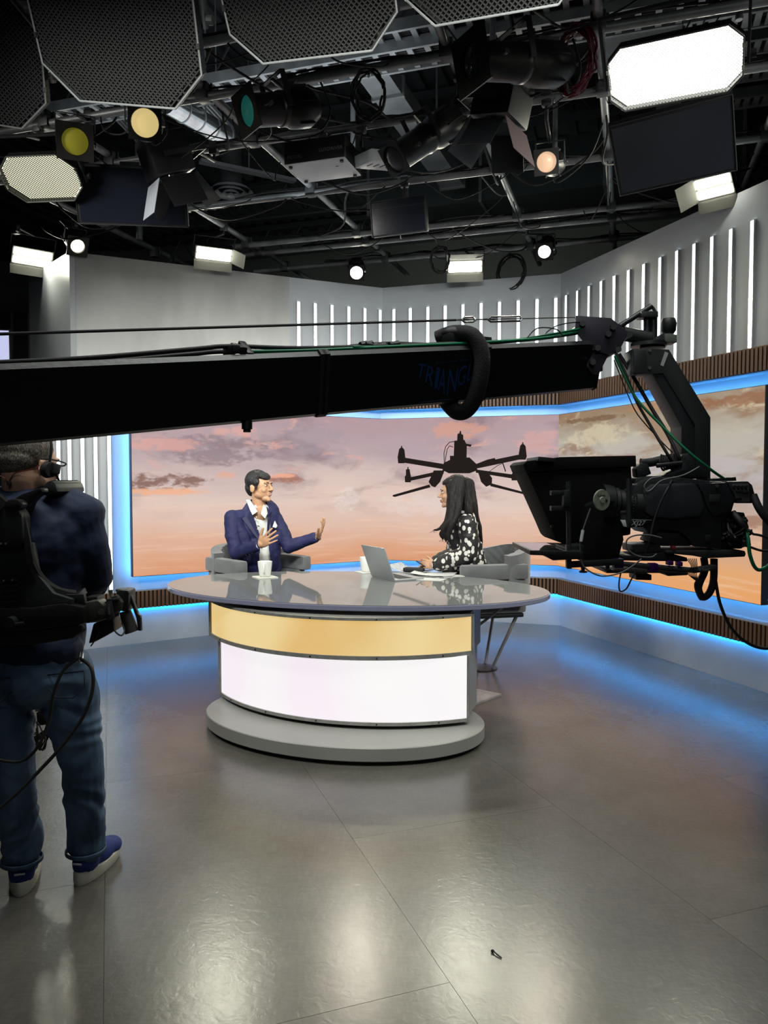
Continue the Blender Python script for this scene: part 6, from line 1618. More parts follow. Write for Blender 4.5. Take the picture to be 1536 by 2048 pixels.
# suit jacket: torso open at the front, sleeves, lapels
M_SUIT = mat('navy_suit_wool', (0.009, 0.011, 0.060), 0.7, 0, 0.12, 8, bump=0.08, bscale=180)
b = MB()
b.ball(chest + V((0, 0, 0.07)) + Fm * 0.025, (0.172, 0.128, 0.215), Rt); b.ball(chest + V((0, 0, -0.14)) + Fm * 0.03, (0.158, 0.128, 0.22), Rt); b.ball(pel + V((0, 0, 0.13)) + Fm * 0.02, (0.175, 0.135, 0.16), Rt)
for s, sh in ((1, sR), (-1, sL)):
    b.chain([neck + Rm2 * s * 0.050 + V((0, 0.012, -0.035)), sh + V((0, 0, -0.004))], [0.042, 0.062])
    b.chain([sh, chest + Rm2 * s * 0.115 + V((0, 0, 0.0))], [0.064, 0.085])
b.chain([sR, Q(486, 1075, DM - 0.05), Q(490, 1112, DM - 0.03)], [0.062, 0.075, 0.085]); b.chain([sL, Q(552, 1075, DM + 0.04)], [0.062, 0.070])
b.chain([sR, (sR + eR) / 2 + V((-0.012, 0, 0)), eR, eR.lerp(wR, 0.55), wR - (wR - eR).normalized() * 0.018], [0.066, 0.060, 0.056, 0.048, 0.041])
b.chain([sL, (sL + eL) / 2 + V((0.010, 0, 0)), eL, eL.lerp(wL_, 0.55), wL_ - (wL_ - eL).normalized() * 0.022], [0.064, 0.058, 0.054, 0.046, 0.042])
jk = fuse(b, 0.005, 3, wrinkle(0.005, 11, (1, 1, 1.6)))
OPEN = [(494, 996), (532, 1000), (541, 1028), (541, 1058), (537, 1082), (539, 1106), (548, 1160), (517, 1160), (520, 1086), (508, 1040)]
cut_open(jk, lambda c, n: c.y < 5.97 and n.dot(Fm) > -0.25 and inside(*proj(c), OPEN))
add_fused(man, 'suit_jacket', jk, M_SUIT)
# lapels
M_SUIT_L = mat('navy_lapel_wool', (0.007, 0.009, 0.048), 0.65, 0, 0.12, 8)
def fpt(px, py, Y): return Q(px, py, Y)
for side, pts in ((0, [(496, 1003), (482, 1026), (489, 1034), (484, 1037), (519, 1083), (522, 1078), (507, 1034)]), (1, [(531, 1011), (543, 1024), (537, 1032), (541, 1037), (536, 1078), (533, 1072), (535, 1040)])):
    mb = MB(); Yb = DM - 0.125 if side == 0 else DM - 0.115
    vs = []
    for i, (x, y) in enumerate(pts):
        yy = Yb + (0.09 if i == 0 else 0.045 if i in (1, 2) else 0.030 if i == 3 else 0.0) - (0.012 if y > 1060 else 0)
        vs.append(mb.bm.verts.new(Q(x, y, yy)))
    v2 = [mb.bm.verts.new(v.co + V((0, 0.008, 0))) for v in vs]; n_ = len(vs)
    f1 = mb.bm.faces.new(vs); f2 = mb.bm.faces.new(v2[::-1])
    for i in range(n_): mb.bm.faces.new((vs[i], v2[i], v2[(i + 1) % n_], vs[(i + 1) % n_]))
    bmesh.ops.triangulate(mb.bm, faces=[f1, f2])
    man.part('lapel', mb, M_SUIT_L, world=True, smooth=40)
mb = MB(); mb.pprism([(545, 1054), (549, 1042), (554, 1052), (552, 1056)], DM - 0.098, 0.03, 0.001); man.part('pocket_square', mb, M_SHIRT, world=True)
mb = MB(); q = Q(517, 1052, DM - 0.152); mb.box(q, (0.022, 0.006, 0.004), Euler((0, 0.3, 0))); mb.ball(q + V((0, -0.004, 0)), 0.005, seg=10); man.part('clip_microphone', mb, M_BLACK, world=True)
for i in range(6):
    q = Q(513 + i * 1.2, 1034 + i * 12, DM - 0.150 - 0.004 * (i > 1)); mb = MB(); mb.cyl(q, q + V((0, -0.004, 0)), 0.0038, seg=10)
    if i != 3: man.part('shirt_button', mb, M_CER, world=True)
d = (wL_ - eL).normalized(); mb = MB(); mb.cyl(wL_ - d * 0.002, wL_ + d * 0.018, 0.0305, seg=24); man.part('watch_strap', mb, mat('brown_watch_strap', (0.07, 0.035, 0.02), 0.5), world=True)
for i in range(4):
    q = Q(487 + i * 6, 1112 - i * 1.8, DM - 0.20 - i * 0.03) ; mb = MB(); mb.cyl(q, q + V((0, -0.012, 0)), 0.004, seg=8); man.part('sleeve_button', mb, M_BLACK, world=True)
# trousers
M_TROUS = mat('dark_navy_trousers', (0.010, 0.011, 0.030), 0.75)
b = MB(); b.ball(pel, (0.17, 0.14, 0.12), Rt)
for side, kn in ((1, kneeR), (-1, kneeL)):
    an = V((kn.x, kn.y, 0.14)) - Fm * 0.05; b.chain([pel + Rm2 * side * 0.09, kn, an], [0.10, 0.075, 0.058])
add_fused(man, 'trousers', fuse(b, 0.009, 3, wrinkle(0.004, 9)), M_TROUS)
for side, kn in ((1, kneeR), (-1, kneeL)):
    an = V((kn.x, kn.y, 0.05)) - Fm * 0.05; b = MB(); b.ball(an + Fm * 0.07, (0.045, 0.14, 0.045), Rt); b.ball(an - V((0, 0, 0.02)) + Fm * 0.08, (0.047, 0.145, 0.028), Rt)
    add_fused(man, 'shoe', fuse(b, 0.008, 2), M_BLACK)

# ---------------------------------------------------------------- the woman in the dotted blouse
DW = 5.60
yw = math.radians(-82); Fw = V((math.sin(yw), -math.cos(yw), 0)); Rw = V((-math.cos(yw), -math.sin(yw), 0)); Rtw = Matrix.Rotation(yw, 3, 'Z')
wom = Thing('person', 'seated woman with long dark wavy hair in black blouse with white dots, facing left', 'person', (0.66, 5.70, 0))
pelw = V((0.66, 5.70, 0.62)); HW = head_frame(Q(907, 984, DW), math.radians(-97), math.radians(4), 0, 0.97)
neckw = Q(925, 1022, DW); chw = V((0.585, 5.66, 1.02))
# camera sees her left side
sNear, sFar = Q(934, 1046, DW - 0.15), Q(918, 1046, DW + 0.15)
eNear, wNear = Q(936, 1108, DW - 0.16), Q(870, 1131, DW - 0.12)
eFar, wFar = Q(905, 1112, DW + 0.16), Q(866, 1127, DW + 0.02)
b = MB(); head_volumes(b, HW, True)
b.cap(HW @ V((0, 0.015, -0.06)), neckw + V((0, 0, -0.04)), 0.044, 0.050)
b.chain([neckw + V((0.0, 0, -0.06)), chw, pelw], [0.07, 0.10, 0.12]); b.ball(chw + V((0, 0, 0.06)), (0.14, 0.095, 0.13), Rtw)
b.chain([sNear, eNear, wNear], [0.045, 0.033, 0.023]); b.chain([sFar, eFar, wFar], [0.045, 0.033, 0.023])
hand_volumes(b, wNear, Q(838, 1126, DW - 0.06) - wNear, (0.1, 0.9, -0.35), (0.0, 0.2, 1), curls=(0.35, 0.42, 0.48, 0.55), thumb=(0.3, 0.25), s=0.92)
hand_volumes(b, wFar, Q(838, 1132, DW + 0.0) - wFar, (0, -0.5, -0.8), (-0.2, -0.4, 0.6), curls=(0.5, 0.55, 0.6, 0.6), thumb=(0.4, 0.3), s=0.92)
kws = []
for side in (1, -1):
    kn = pelw + Fw * 0.40 + Rw * side * 0.09 + V((0, 0, -0.06)); an = V((kn.x, kn.y, 0.10)) - Fw * 0.02; kws.append((kn, an))
    b.chain([pelw + Rw * side * 0.08, kn, an], [0.08, 0.05, 0.036]); b.chain([an, an + Fw * 0.14 - V((0, 0, 0.06))], [0.036, 0.026])
bodyw = add_fused(wom, 'body', fuse(b, 0.0042, 3), SK_WOM)
face_details(wom, bodyw, HW, (0.32, 0.08, 0.07))
def dots_mat():
    m = bpy.data.materials.new('black_blouse_white_dots'); m.use_nodes = True; nt = m.node_tree; b = nt.nodes['Principled BSDF']; N = nt.nodes.new; K = nt.links.new
    tc = N('ShaderNodeTexCoord'); mp = N('ShaderNodeMapping'); mp.inputs['Scale'].default_value = (1, 1, 0.8); K(tc.outputs['Object'], mp.inputs[0])
    v = N('ShaderNodeTexVoronoi'); v.feature = 'F1'; v.inputs['Scale'].default_value = 27; v.inputs['Randomness'].default_value = 0.8; K(mp.outputs[0], v.inputs['Vector'])
    r = N('ShaderNodeValToRGB'); r.color_ramp.interpolation = 'CONSTANT'; r.color_ramp.elements[0].color = (0.62, 0.61, 0.56, 1); r.color_ramp.elements[1].position = 0.38; r.color_ramp.elements[1].color = (0.008, 0.008, 0.009, 1)
    K(v.outputs['Distance'], r.inputs[0]); K(r.outputs[0], b.inputs['Base Color']); b.inputs['Roughness'].default_value = 0.6; return m
M_DOTS = dots_mat()
b = MB()
b.ball(chw + V((0.0, 0, 0.06)), (0.165, 0.118, 0.17), Rtw); b.chain([neckw + V((0.005, 0, -0.05)), chw + V((0, 0, 0.05)), chw + V((0.02, 0, -0.15)), pelw + V((0, 0, 0.06))], [0.066, 0.13, 0.125, 0.15])
b.chain([neckw + V((0.01, 0, -0.05)), sNear], [0.05, 0.064]); b.chain([neckw + V((0.01, 0, -0.05)), sFar], [0.05, 0.064])
for s_, e_, w_ in ((sNear, eNear, wNear), (sFar, eFar, wFar)):
    d = (w_ - e_).normalized(); b.chain([s_, s_.lerp(e_, 0.5) + V((0.012, 0, 0)), e_ + V((0.005, 0, 0)), e_.lerp(w_, 0.5), w_ - d * 0.045, w_ - d * 0.012], [0.066, 0.070, 0.068, 0.064, 0.052, 0.040])
b.ball(pelw + V((0.0, 0, 0.03)), (0.18, 0.17, 0.12), Rtw); b.chain([pelw, pelw + Fw * 0.30 + V((0, 0, -0.0))], [0.13, 0.11])
add_fused(wom, 'blouse', fuse(b, 0.006, 3, wrinkle(0.008, 13, (1, 1, 1.3), 3.0)), M_DOTS)
b = MB()
for kn, an in kws: b.chain([pelw + (kn - pelw) * 0.2, kn, an + V((0, 0, 0.03))], [0.10, 0.068, 0.05])
add_fused(wom, 'trousers', fuse(b, 0.009, 3), M_TROUS)
for kn, an in kws:
    b = MB(); b.ball(V((an.x, an.y, 0.045)) + Fw * 0.07, (0.038, 0.12, 0.042), Rtw); add_fused(wom, 'shoe', fuse(b, 0.008, 2), M_BLACK)
# long hair: crown volume plus falling locks
M_HAIRW = mat('long_dark_brown_hair', (0.007, 0.0055, 0.0055), 0.5, 0, 0.5, 30, bump=0.7, bscale=200, stretch=(1, 1, 0.06), spec=0.3)
b = MB(); h = Sub(b, HW)
h.ball((0, 0.028, 0.046), (0.083, 0.098, 0.086)); h.ball((0, 0.045, -0.02), (0.080, 0.078, 0.085)); h.ball((0, -0.020, 0.082), (0.060, 0.062, 0.034), (0.3, 0, 0))
for s in (-1, 1): h.cap((s * 0.066, -0.030, 0.045), (s * 0.074, -0.022, -0.06), 0.022, 0.026)
hw = lambda px, py, dy: Q(px, py, DW + dy)
locks = [  # (points, r0, r1)
    ([hw(915, 958, -0.09), hw(906, 985, -0.11), hw(903, 1015, -0.13), hw(900, 1038, -0.15), hw(888, 1060, -0.15), hw(892, 1080, -0.14)], 0.034, 0.012),
    ([hw(922, 960, -0.09), hw(918, 995, -0.12), hw(914, 1025, -0.15), hw(904, 1050, -0.17), hw(897, 1072, -0.17), hw(903, 1088, -0.16)], 0.036, 0.012),
    ([hw(903, 965, -0.07), hw(899, 1000, -0.08), hw(897, 1025, -0.10), hw(890, 1045, -0.11), hw(878, 1058, -0.11), hw(868, 1060, -0.11)], 0.024, 0.006),
    ([hw(932, 965, -0.06), hw(936, 1000, -0.08), hw(938, 1030, -0.10), hw(944, 1060, -0.07), hw(952, 1090, -0.03)], 0.042, 0.012),
    ([hw(937, 968, 0.0), hw(944, 1005, -0.02), hw(950, 1035, -0.02), hw(958, 1060, 0.0), hw(962, 1085, 0.02)], 0.044, 0.014),
    ([hw(938, 975, 0.05), hw(942, 1010, 0.05), hw(950, 1040, 0.06), hw(956, 1070, 0.06)], 0.044, 0.016),
    ([hw(930, 985, -0.03), hw(932, 1015, -0.03), hw(936, 1045, -0.02), hw(940, 1080, 0.0)], 0.050, 0.020),
    ([hw(912, 1000, -0.11), hw(906, 1030, -0.14), hw(892, 1052, -0.14), hw(882, 1068, -0.13), hw(886, 1078, -0.12)], 0.026, 0.007),
    ([hw(905, 1010, 0.06), hw(900, 1035, 0.05), hw(893, 1055, 0.02), hw(900, 1078, 0.0)], 0.026, 0.008),
]
for pts, r0, r1 in locks:
    P = catmull(pts, 4); b.chain(P, [r0 + (r1 - r0) * (i / (len(P) - 1)) ** 1.3 for i in range(len(P))], 12)
hairm = fuse(b, 0.0045, 4, wrinkle(0.004, 45, (1, 1, 0.15), 1.0)); hr = add_fused(wom, 'hair', hairm, M_HAIRW)
g5 = random.Random(9); mb = MB()
for i in range(70):      # loose strands
    pts, r0, r1 = locks[i % len(locks)]; off = V((g5.uniform(-1, 1), g5.uniform(-1, 1), 0)) * (r0 * 0.95)
    P = [p + off * (1 - 0.2 * k) + V((g5.uniform(-.006, .006), 0, g5.uniform(-.004, .004))) for k, p in enumerate(pts)]; P.append(P[-1] + V((g5.uniform(-0.03, 0.02), g5.uniform(-0.01, 0.01), -0.02)))
    mb.tube(P, (0.0022, 0.0006), 5, n=4)
wom.part('loose_strands', mb, M_HAIRW, hr, world=True, kind='stuff', smooth=70)
q = Q(838, 1126, DW - 0.10); mb = MB(); mb.cyl(q + V((-0.022, 0, 0.016)), q + V((0.05, 0, -0.03)), 0.004, seg=10); single('pen', mb, M_BLACK, 'black pen held in the fingers of the woman', 'pen')
# ---------------------------------------------------------------- the crane/steadicam operator at the left edge
DO = 2.60
O_ = lambda px, py, Y=DO: A(px, py, Y)
op = Thing('person', 'standing operator seen from behind in navy sweater, jeans and black camera vest', 'person', (-1.16, 2.6, 0))
yo = math.radians(180 - 22); Fo = V((math.sin(yo), -math.cos(yo), 0)); Rto = Matrix.Rotation(yo, 3, 'Z')
Ro = V((-math.cos(yo), -math.sin(yo), 0))          # his right = picture right
headc = O_(58, 925, 2.60)
HO = head_frame(headc, math.radians(180 - 26), math.radians(8), 0, 1.02)
nk = O_(48, 985, 2.62); ch = O_(42, 1080, 2.60); pv = O_(62, 1330, 2.60)
shR, shL = O_(163, 1034, 2.60), O_(-72, 1040, 2.52)
elR = O_(196, 1155, 2.66); wrR = O_(150, 1195, 2.86)
elL = O_(-110, 1170, 2.62); wrL = O_(-60, 1200, 2.82)
hipR, hipL = O_(130, 1360, 2.60), O_(-2, 1360, 2.58)
knR, knL = O_(166, 1530, 2.62), O_(26, 1530, 2.58)
anR, anL = V((-1.06, 2.68, 0.09)), V((-1.255, 2.61, 0.09))
b = MB(); head_volumes(b, HO)
b.cap(HO @ V((0, 0.03, -0.05)), nk + V((0, 0, -0.04)), 0.058, 0.064); b.ball(nk + V((0, 0, -0.05)), (0.09, 0.06, 0.05), Rto)
b.chain([nk - V((0, 0, 0.07)), ch, O_(52, 1200, 2.6), pv], [0.09, 0.12, 0.11, 0.10]); b.ball(ch, (0.18, 0.12, 0.17), Rto)
for s_, e_, w_ in ((shR, elR, wrR), (shL, elL, wrL)): b.chain([s_, e_, w_], [0.055, 0.043, 0.028])
hand_volumes(b, wrR, V((-0.15, 1, 0.05)), (-1, 0, 0), (0, 0, 1), curls=(0.6, 0.65, 0.7, 0.75), thumb=(0.3, 0.3))
hand_volumes(b, wrL, V((0.25, 1, 0.05)), (1, 0, 0), (0, 0, 1), curls=(0.6, 0.65, 0.7, 0.75), thumb=(0.3, 0.3))
for h_, k_, a_ in ((hipR, knR, anR), (hipL, knL, anL)): b.chain([h_, k_, a_], [0.085, 0.055, 0.036])
bo = add_fused(op, 'body', fuse(b, 0.0045, 3), SK_OP)
face_details(op, bo, HO, (0.4, 0.2, 0.16))
# short grizzled hair
def grizzle():
    m = bpy.data.materials.new('short_grey_brown_hair'); m.use_nodes = True; nt = m.node_tree; bb = nt.nodes['Principled BSDF']; N = nt.nodes.new; K = nt.links.new
    tc = N('ShaderNodeTexCoord'); mp = N('ShaderNodeMapping'); mp.inputs['Scale'].default_value = (1, 1, 0.35); mp.inputs['Rotation'].default_value = (0, 0.4, 0); K(tc.outputs['Object'], mp.inputs[0])
    n = N('ShaderNodeTexNoise'); n.inputs['Scale'].default_value = 330; n.inputs['Detail'].default_value = 3; K(mp.outputs[0], n.inputs['Vector'])
    r = N('ShaderNodeValToRGB'); r.color_ramp.elements[0].position = 0.36; r.color_ramp.elements[0].color = (0.030, 0.023, 0.017, 1); r.color_ramp.elements[1].position = 0.68; r.color_ramp.elements[1].color = (0.25, 0.22, 0.18, 1)
    K(n.outputs['Fac'], r.inputs[0]); K(r.outputs[0], bb.inputs['Base Color']); bb.inputs['Roughness'].default_value = 0.7
    bp = N('ShaderNodeBump'); bp.inputs['Strength'].default_value = 0.8; bp.inputs['Distance'].default_value = 0.004; K(n.outputs['Fac'], bp.inputs['Height']); K(bp.outputs[0], bb.inputs['Normal']); return m
b = MB(); h = Sub(b, HO)
h.ball((0, 0.022, 0.042), (0.080, 0.095, 0.084)); h.ball((0, 0.052, 0.004), (0.070, 0.060, 0.054)); h.ball((0, 0.062, -0.014), (0.058, 0.042, 0.040))
add_fused(op, 'hair', fuse(b, 0.0042, 3, wrinkle(0.0012, 120)), grizzle())
# glasses arm, headset
mb = MB(); mb.tube([HO @ V(q) for q in ((-0.080, 0.020, 0.008), (-0.083, -0.02, 0.012), (-0.078, -0.078, 0.010), (-0.050, -0.098, 0.004), (-0.012, -0.108, 0.006), (0.012, -0.108, 0.006), (0.050, -0.098, 0.004), (0.078, -0.078, 0.010), (0.083, -0.02, 0.012), (0.080, 0.020, 0.008))], 0.0028, 7)
op.part('glasses_frame', mb, M_BLACK, world=True, smooth=60)
hs = op.part('headset_band', MB().tube([HO @ V((-0.094, 0.0, -0.02)), HO @ V((-0.098, 0.0, 0.05)), HO @ V((-0.070, 0.0, 0.115)), HO @ V((0, 0.0, 0.142)), HO @ V((0.070, 0.0, 0.115)), HO @ V((0.096, 0.0, 0.05)), HO @ V((0.092, 0.0, -0.01))], 0.0045, 8), M_BLACK, world=True, smooth=60)
MRo = HO.to_3x3().normalized()
mb = MB(); mb.cyl(HO @ V((-0.082, -0.004, -0.024)), HO @ V((-0.105, -0.004, -0.024)), 0.028, 0.025, 24); op.part('ear_cup', mb, M_BLACKR, hs, world=True, smooth=50)
mb = MB(); mb.box(HO @ V((-0.112, -0.012, -0.020)), (0.016, 0.030, 0.034), MRo, bevel=0.004); op.part('headset_pivot', mb, M_BLACK, hs, world=True)
op.part('boom_microphone', MB().tube([HO @ V((-0.112, -0.015, -0.035)), HO @ V((-0.108, -0.05, -0.075)), HO @ V((-0.085, -0.10, -0.085))], 0.004, 8), M_BLACK, hs, world=True, smooth=60)
mb = MB(); mb.tube([O_(79, 930, 2.50), O_(68, 938, 2.49), O_(45, 942, 2.49), O_(28, 948, 2.50), O_(19, 962, 2.51)], 0.0016, 6); mb.tube([O_(0, 952, 2.5), O_(10, 957, 2.5), O_(18, 966, 2.51)], 0.0016, 6)
op.part('earpiece_cord', mb, mat('dark_red_cord', (0.09, 0.012, 0.008), 0.4), world=True, smooth=60)
mb = MB(); mb.box(O_(18, 967, 2.505), (0.012, 0.010, 0.012), bevel=0.002); op.part('cord_clip', mb, M_BLACK, world=True)
# sweater
M_SWEAT = mat('dark_navy_sweater', (0.005, 0.013, 0.042), 0.8, 0, 0.15, 5, bump=0.12, bscale=300)
b = MB()
b.chain([nk - V((0, 0, 0.045)), O_(120, 1013, 2.60), shR], [0.070, 0.080, 0.078]); b.chain([nk - V((0, 0, 0.045)), O_(-20, 1010, 2.58), shL], [0.070, 0.070, 0.072])
b.ball(ch, (0.215, 0.14, 0.19), Rto); b.chain([O_(100, 1080, 2.6), O_(95, 1180, 2.6), O_(98, 1270, 2.6)], [0.12, 0.115, 0.12]); b.chain([O_(0, 1080, 2.58), O_(0, 1180, 2.58), O_(12, 1270, 2.58)], [0.12, 0.115, 0.12])
b.ball(O_(60, 1290, 2.6), (0.20, 0.135, 0.10), Rto)
b.chain([shR, O_(178, 1095, 2.61), elR, elR.lerp(wrR, 0.6), wrR], [0.072, 0.066, 0.054, 0.047, 0.040]); b.chain([O_(125, 1060, 2.6), O_(130, 1120, 2.6)], [0.11, 0.09]); b.chain([shL, elL, elL.lerp(wrL, 0.6), wrL], [0.078, 0.066, 0.052, 0.042])
def sweat_fold(co):
    base = wrinkle(0.006, 9, (1, 1, 1.2), 5.0)(co); p = V((co.x * 5 + co.z * 9, co.y * 4, co.z * 16 - co.x * 12)); return base + 0.006 * noise.noise(p)
add_fused(op, 'sweater', fuse(b, 0.006, 3, sweat_fold), M_SWEAT)
b = MB(); d_ = (wrR - elR).normalized()
for k in range(3): c = elR.lerp(wrR, 0.30 + 0.16 * k); b.cyl(c - d_ * 0.012, c + d_ * 0.016, 0.058 - 0.004 * k, 0.054 - 0.004 * k, 24)
op.part('pushed_up_sleeve', b, M_SWEAT, world=True, smooth=60)
# jeans
def denim():
    m = bpy.data.materials.new('blue_denim'); m.use_nodes = True; nt = m.node_tree; bb = nt.nodes['Principled BSDF']; N = nt.nodes.new; K = nt.links.new
    tc = N('ShaderNodeTexCoord'); mp = N('ShaderNodeMapping'); mp.inputs['Scale'].default_value = (1, 1, 0.5); K(tc.outputs['Object'], mp.inputs[0])
    n = N('ShaderNodeTexNoise'); n.inputs['Scale'].default_value = 9; n.inputs['Detail'].default_value = 8; K(mp.outputs[0], n.inputs['Vector'])
    r = N('ShaderNodeValToRGB'); r.color_ramp.elements[0].position = 0.35; r.color_ramp.elements[0].color = (0.018, 0.042, 0.090, 1); r.color_ramp.elements[1].position = 0.68; r.color_ramp.elements[1].color = (0.12, 0.21, 0.34, 1)
    K(n.outputs['Fac'], r.inputs[0]); K(r.outputs[0], bb.inputs['Base Color']); bb.inputs['Roughness'].default_value = 0.85; return m
M_DENIM = denim()
b = MB(); b.ball(pv - V((0, 0, 0.02)), (0.185, 0.135, 0.13), Rto); b.chain([pv + V((0, 0, 0.04)) + Ro * 0.07, hipR], [0.11, 0.10]); b.chain([pv + V((0, 0, 0.04)) - Ro * 0.08, hipL], [0.125, 0.105])
for s in (-1, 1): b.ball(pv + Ro * s * 0.075 - Fo * 0.05 - V((0, 0, 0.03)), (0.09, 0.085, 0.10), Rto)
for h_, k_, a_ in ((hipR, knR, anR), (hipL, knL, anL)):
    b.chain([h_ + V((0, 0, 0.02)), h_.lerp(k_, 0.5), k_, k_.lerp(a_, 0.5), a_ + V((0, 0, 0.08)), a_ + V((0, 0, 0.035))], [0.098, 0.088, 0.069, 0.068, 0.068, 0.066])
def jean_fold(co):
    z = co.z; k = 1.0 + 1.6 * max(0, 0.30 - z) / 0.30 + 0.7 * max(0, 1 - abs(z - 0.68) / 0.18)
    p = V((co.x * 5, co.y * 5, co.z * 26 + 3 * noise.noise(co * 6))); return 0.0085 * k * noise.noise(p) + 0.003 * noise.noise(co * 14)
jm = fuse(b, 0.006, 3, jean_fold); jn_ = add_fused(op, 'jeans', jm, M_DENIM)
# back pockets, seams, hems
M_STITCH = mat('denim_seam', (0.022, 0.036, 0.06), 0.8)
def on_back(px, py, Yg): return O_(px, py, Yg)
for pts in ([(78, 1352), (168, 1342), (170, 1372), (146, 1396), (112, 1395)], [(-40, 1360), (20, 1356), (26, 1380), (4, 1402), (-30, 1400)]):
    P = [O_(x, y, 2.448 + 0.0006 * abs(x - (120 if x > 40 else -5)) ) for x, y in pts]; mb = MB(); mb.tube(P, 0.0028, 6, smooth=False, closed=True); op.part('pocket_seam', mb, M_STITCH, world=True, smooth=60)
for a_ in (anR, anL):
    mb = MB(); mb.lathe([(0.066, -0.050), (0.0695, -0.047), (0.0695, -0.036), (0.066, -0.034), (0.062, -0.050)], Matrix.Translation(a_ + V((0, 0, 0.055))), 32, close=False); op.part('jeans_hem', mb, M_DENIM, world=True, smooth=60)
# trainers
M_TRAIN = mat('cobalt_knit_trainer', (0.010, 0.026, 0.16), 0.75, 0, 0.15, 40, bump=0.15, bscale=200); M_SOLE = mat('off_white_sole', (0.52, 0.51, 0.45), 0.6)
for a_, yaw in ((anR, math.radians(180 - 10)), (anL, math.radians(180 + 18))):
    F2 = V((math.sin(yaw), -math.cos(yaw), 0)); R2 = Matrix.Rotation(yaw, 3, 'Z'); g = V((a_.x, a_.y, 0))
    b = MB(); b.ball(g + V((0, 0, 0.065)) + F2 * 0.0, (0.043, 0.055, 0.055), R2); b.ball(g + F2 * 0.08 + V((0, 0, 0.055)), (0.047, 0.085, 0.045), R2); b.ball(g + F2 * 0.15 + V((0, 0, 0.045)), (0.046, 0.06, 0.033), R2); b.cap(g + V((0, 0, 0.07)), g + V((0, 0, 0.11)), 0.045, 0.043)
    sh = add_fused(op, 'trainer', fuse(b, 0.005, 3), M_TRAIN)
    mb = MB(); bm = mb.bm; n = 72; lo, hi, top = [], [], []
    for i in range(n):
        t = i * 2 * PI / n; w_ = 0.043 + 0.006 * math.sin(t) ; y = 0.072 + 0.135 * math.sin(t); x = (0.044 + 0.008 * (1 if math.sin(t) > 0 else 0) * math.sin(t)) * math.cos(t) * (1.05 if math.sin(t) > -0.8 else 1)
        rib = 1.0 + (0.025 if i % 2 else -0.02); p = V((x * rib, -y, 0)); p.rotate(R2.to_quaternion()) if False else None
        lx, ly = x * rib, -y
        q = R2 @ V((lx, ly, 0)); zt = 0.036 + 0.012 * (1 if math.sin(t) < -0.3 else 0) * (-math.sin(t))
        lo.append(bm.verts.new(g + q * 0.95 + V((0, 0, 0.001)))); hi.append(bm.verts.new(g + R2 @ V((lx * 1.04, ly, 0)) + V((0, 0, 0.018)))); top.append(bm.verts.new(g + q * 0.99 + V((0, 0, zt))))
    for A1, B1 in ((lo, hi), (hi, top)):
        for i in range(n): bm.faces.new((A1[i], A1[(i + 1) % n], B1[(i + 1) % n], B1[i]))
    bm.faces.new(lo[::-1]); bm.faces.new(top); op.part('sole', mb, M_SOLE, sh, world=True, smooth=25)
    mb = MB(); q = g - F2 * 0.056 + V((0, 0, 0.078)); mb.box(q, (0.034, 0.004, 0.006), R2, bevel=0.001); op.part('heel_tab', mb, M_WHITEM, sh, world=True)

# stabiliser vest: back plate, shoulder straps, hip belt
M_VEST = mat('dark_olive_vest_shell', (0.014, 0.017, 0.016), 0.5, 0, 0.2, 8, bump=0.1, bscale=60); M_PAD = mat('black_leather_strap', (0.010, 0.010, 0.010), 0.32, 0, 0.2, 10, bump=0.15, bscale=40)
vest = Thing('stabiliser_vest', 'black camera support vest with padded straps and wide hip belt worn by the operator', 'camera vest', O_(40, 1250, 2.44) )
def vp(name, poly, Y, th, m, bev=0.006, yaw=-0.15, par=None): return vest.part(name, MB().pprism(poly, Y, th, bev, yaw=yaw), m, world=True, smooth=40, parent=par)
vp('back_plate', [(-60, 1100), (20, 1090), (66, 1085), (78, 1150), (110, 1185), (150, 1196), (150, 1222), (-60, 1225)], 2.425, 0.02, M_VEST)
pl = vp('spine_block', [(-50, 1006), (24, 1000), (46, 1030), (50, 1080), (40, 1096), (-50, 1100)], 2.405, 0.05, M_BLACK, 0.012)
for i in range(5): vp('cooling_slot', [(-2, 1160 + i * 11), (38, 1157 + i * 11), (38, 1161 + i * 11), (-2, 1164 + i * 11)], 2.421, 0.004, M_BLACK, 0.0)
for x, y in ((8, 1161), (25, 1160), (3, 1087), (12, 1087)):
    p = O_(x, y, 2.402 if y < 1100 else 2.418); vest.part('screw', MB().cyl(p, p + V((0, -0.003, 0)), 0.0035, seg=10), M_CHROME, world=True)
def strap(name, pts, w, t, m, up=None):
    """flat band that follows a curve"""
    P = catmull([V(p) for p in pts], 8); mb = MB(); bm = mb.bm; rings = []; c0 = O_(45, 1120, 2.60)
    for i, p in enumerate(P):
        a, b_ = P[max(i - 1, 0)], P[min(i + 1, len(P) - 1)]; d = (b_ - a).normalized(); o = (p - V((c0.x, c0.y, p.z))).normalized() + V((0, -0.5, 0.2)); s = d.cross(o).normalized(); nn = s.cross(d).normalized()
        rings.append([bm.verts.new(p + s * w * x + nn * t * y) for x, y in ((-0.5, -0.3), (-0.42, 0.5), (0.42, 0.5), (0.5, -0.3), (0.42, -0.5), (-0.42, -0.5))])
    for r1, r2 in zip(rings, rings[1:]):
        for k in range(6): bm.faces.new((r1[k], r1[(k + 1) % 6], r2[(k + 1) % 6], r2[k]))
    bm.faces.new(rings[0][::-1]); bm.faces.new(rings[-1]); return vest.part(name, mb, m, world=True, smooth=45)
vp('shoulder_strap', [(-2, 1022), (14, 1002), (40, 988), (72, 979), (88, 974), (92, 984), (78, 992), (62, 1006), (52, 1028), (38, 1036), (0, 1034)], 2.455, 0.035, M_PAD, 0.010, -0.3)
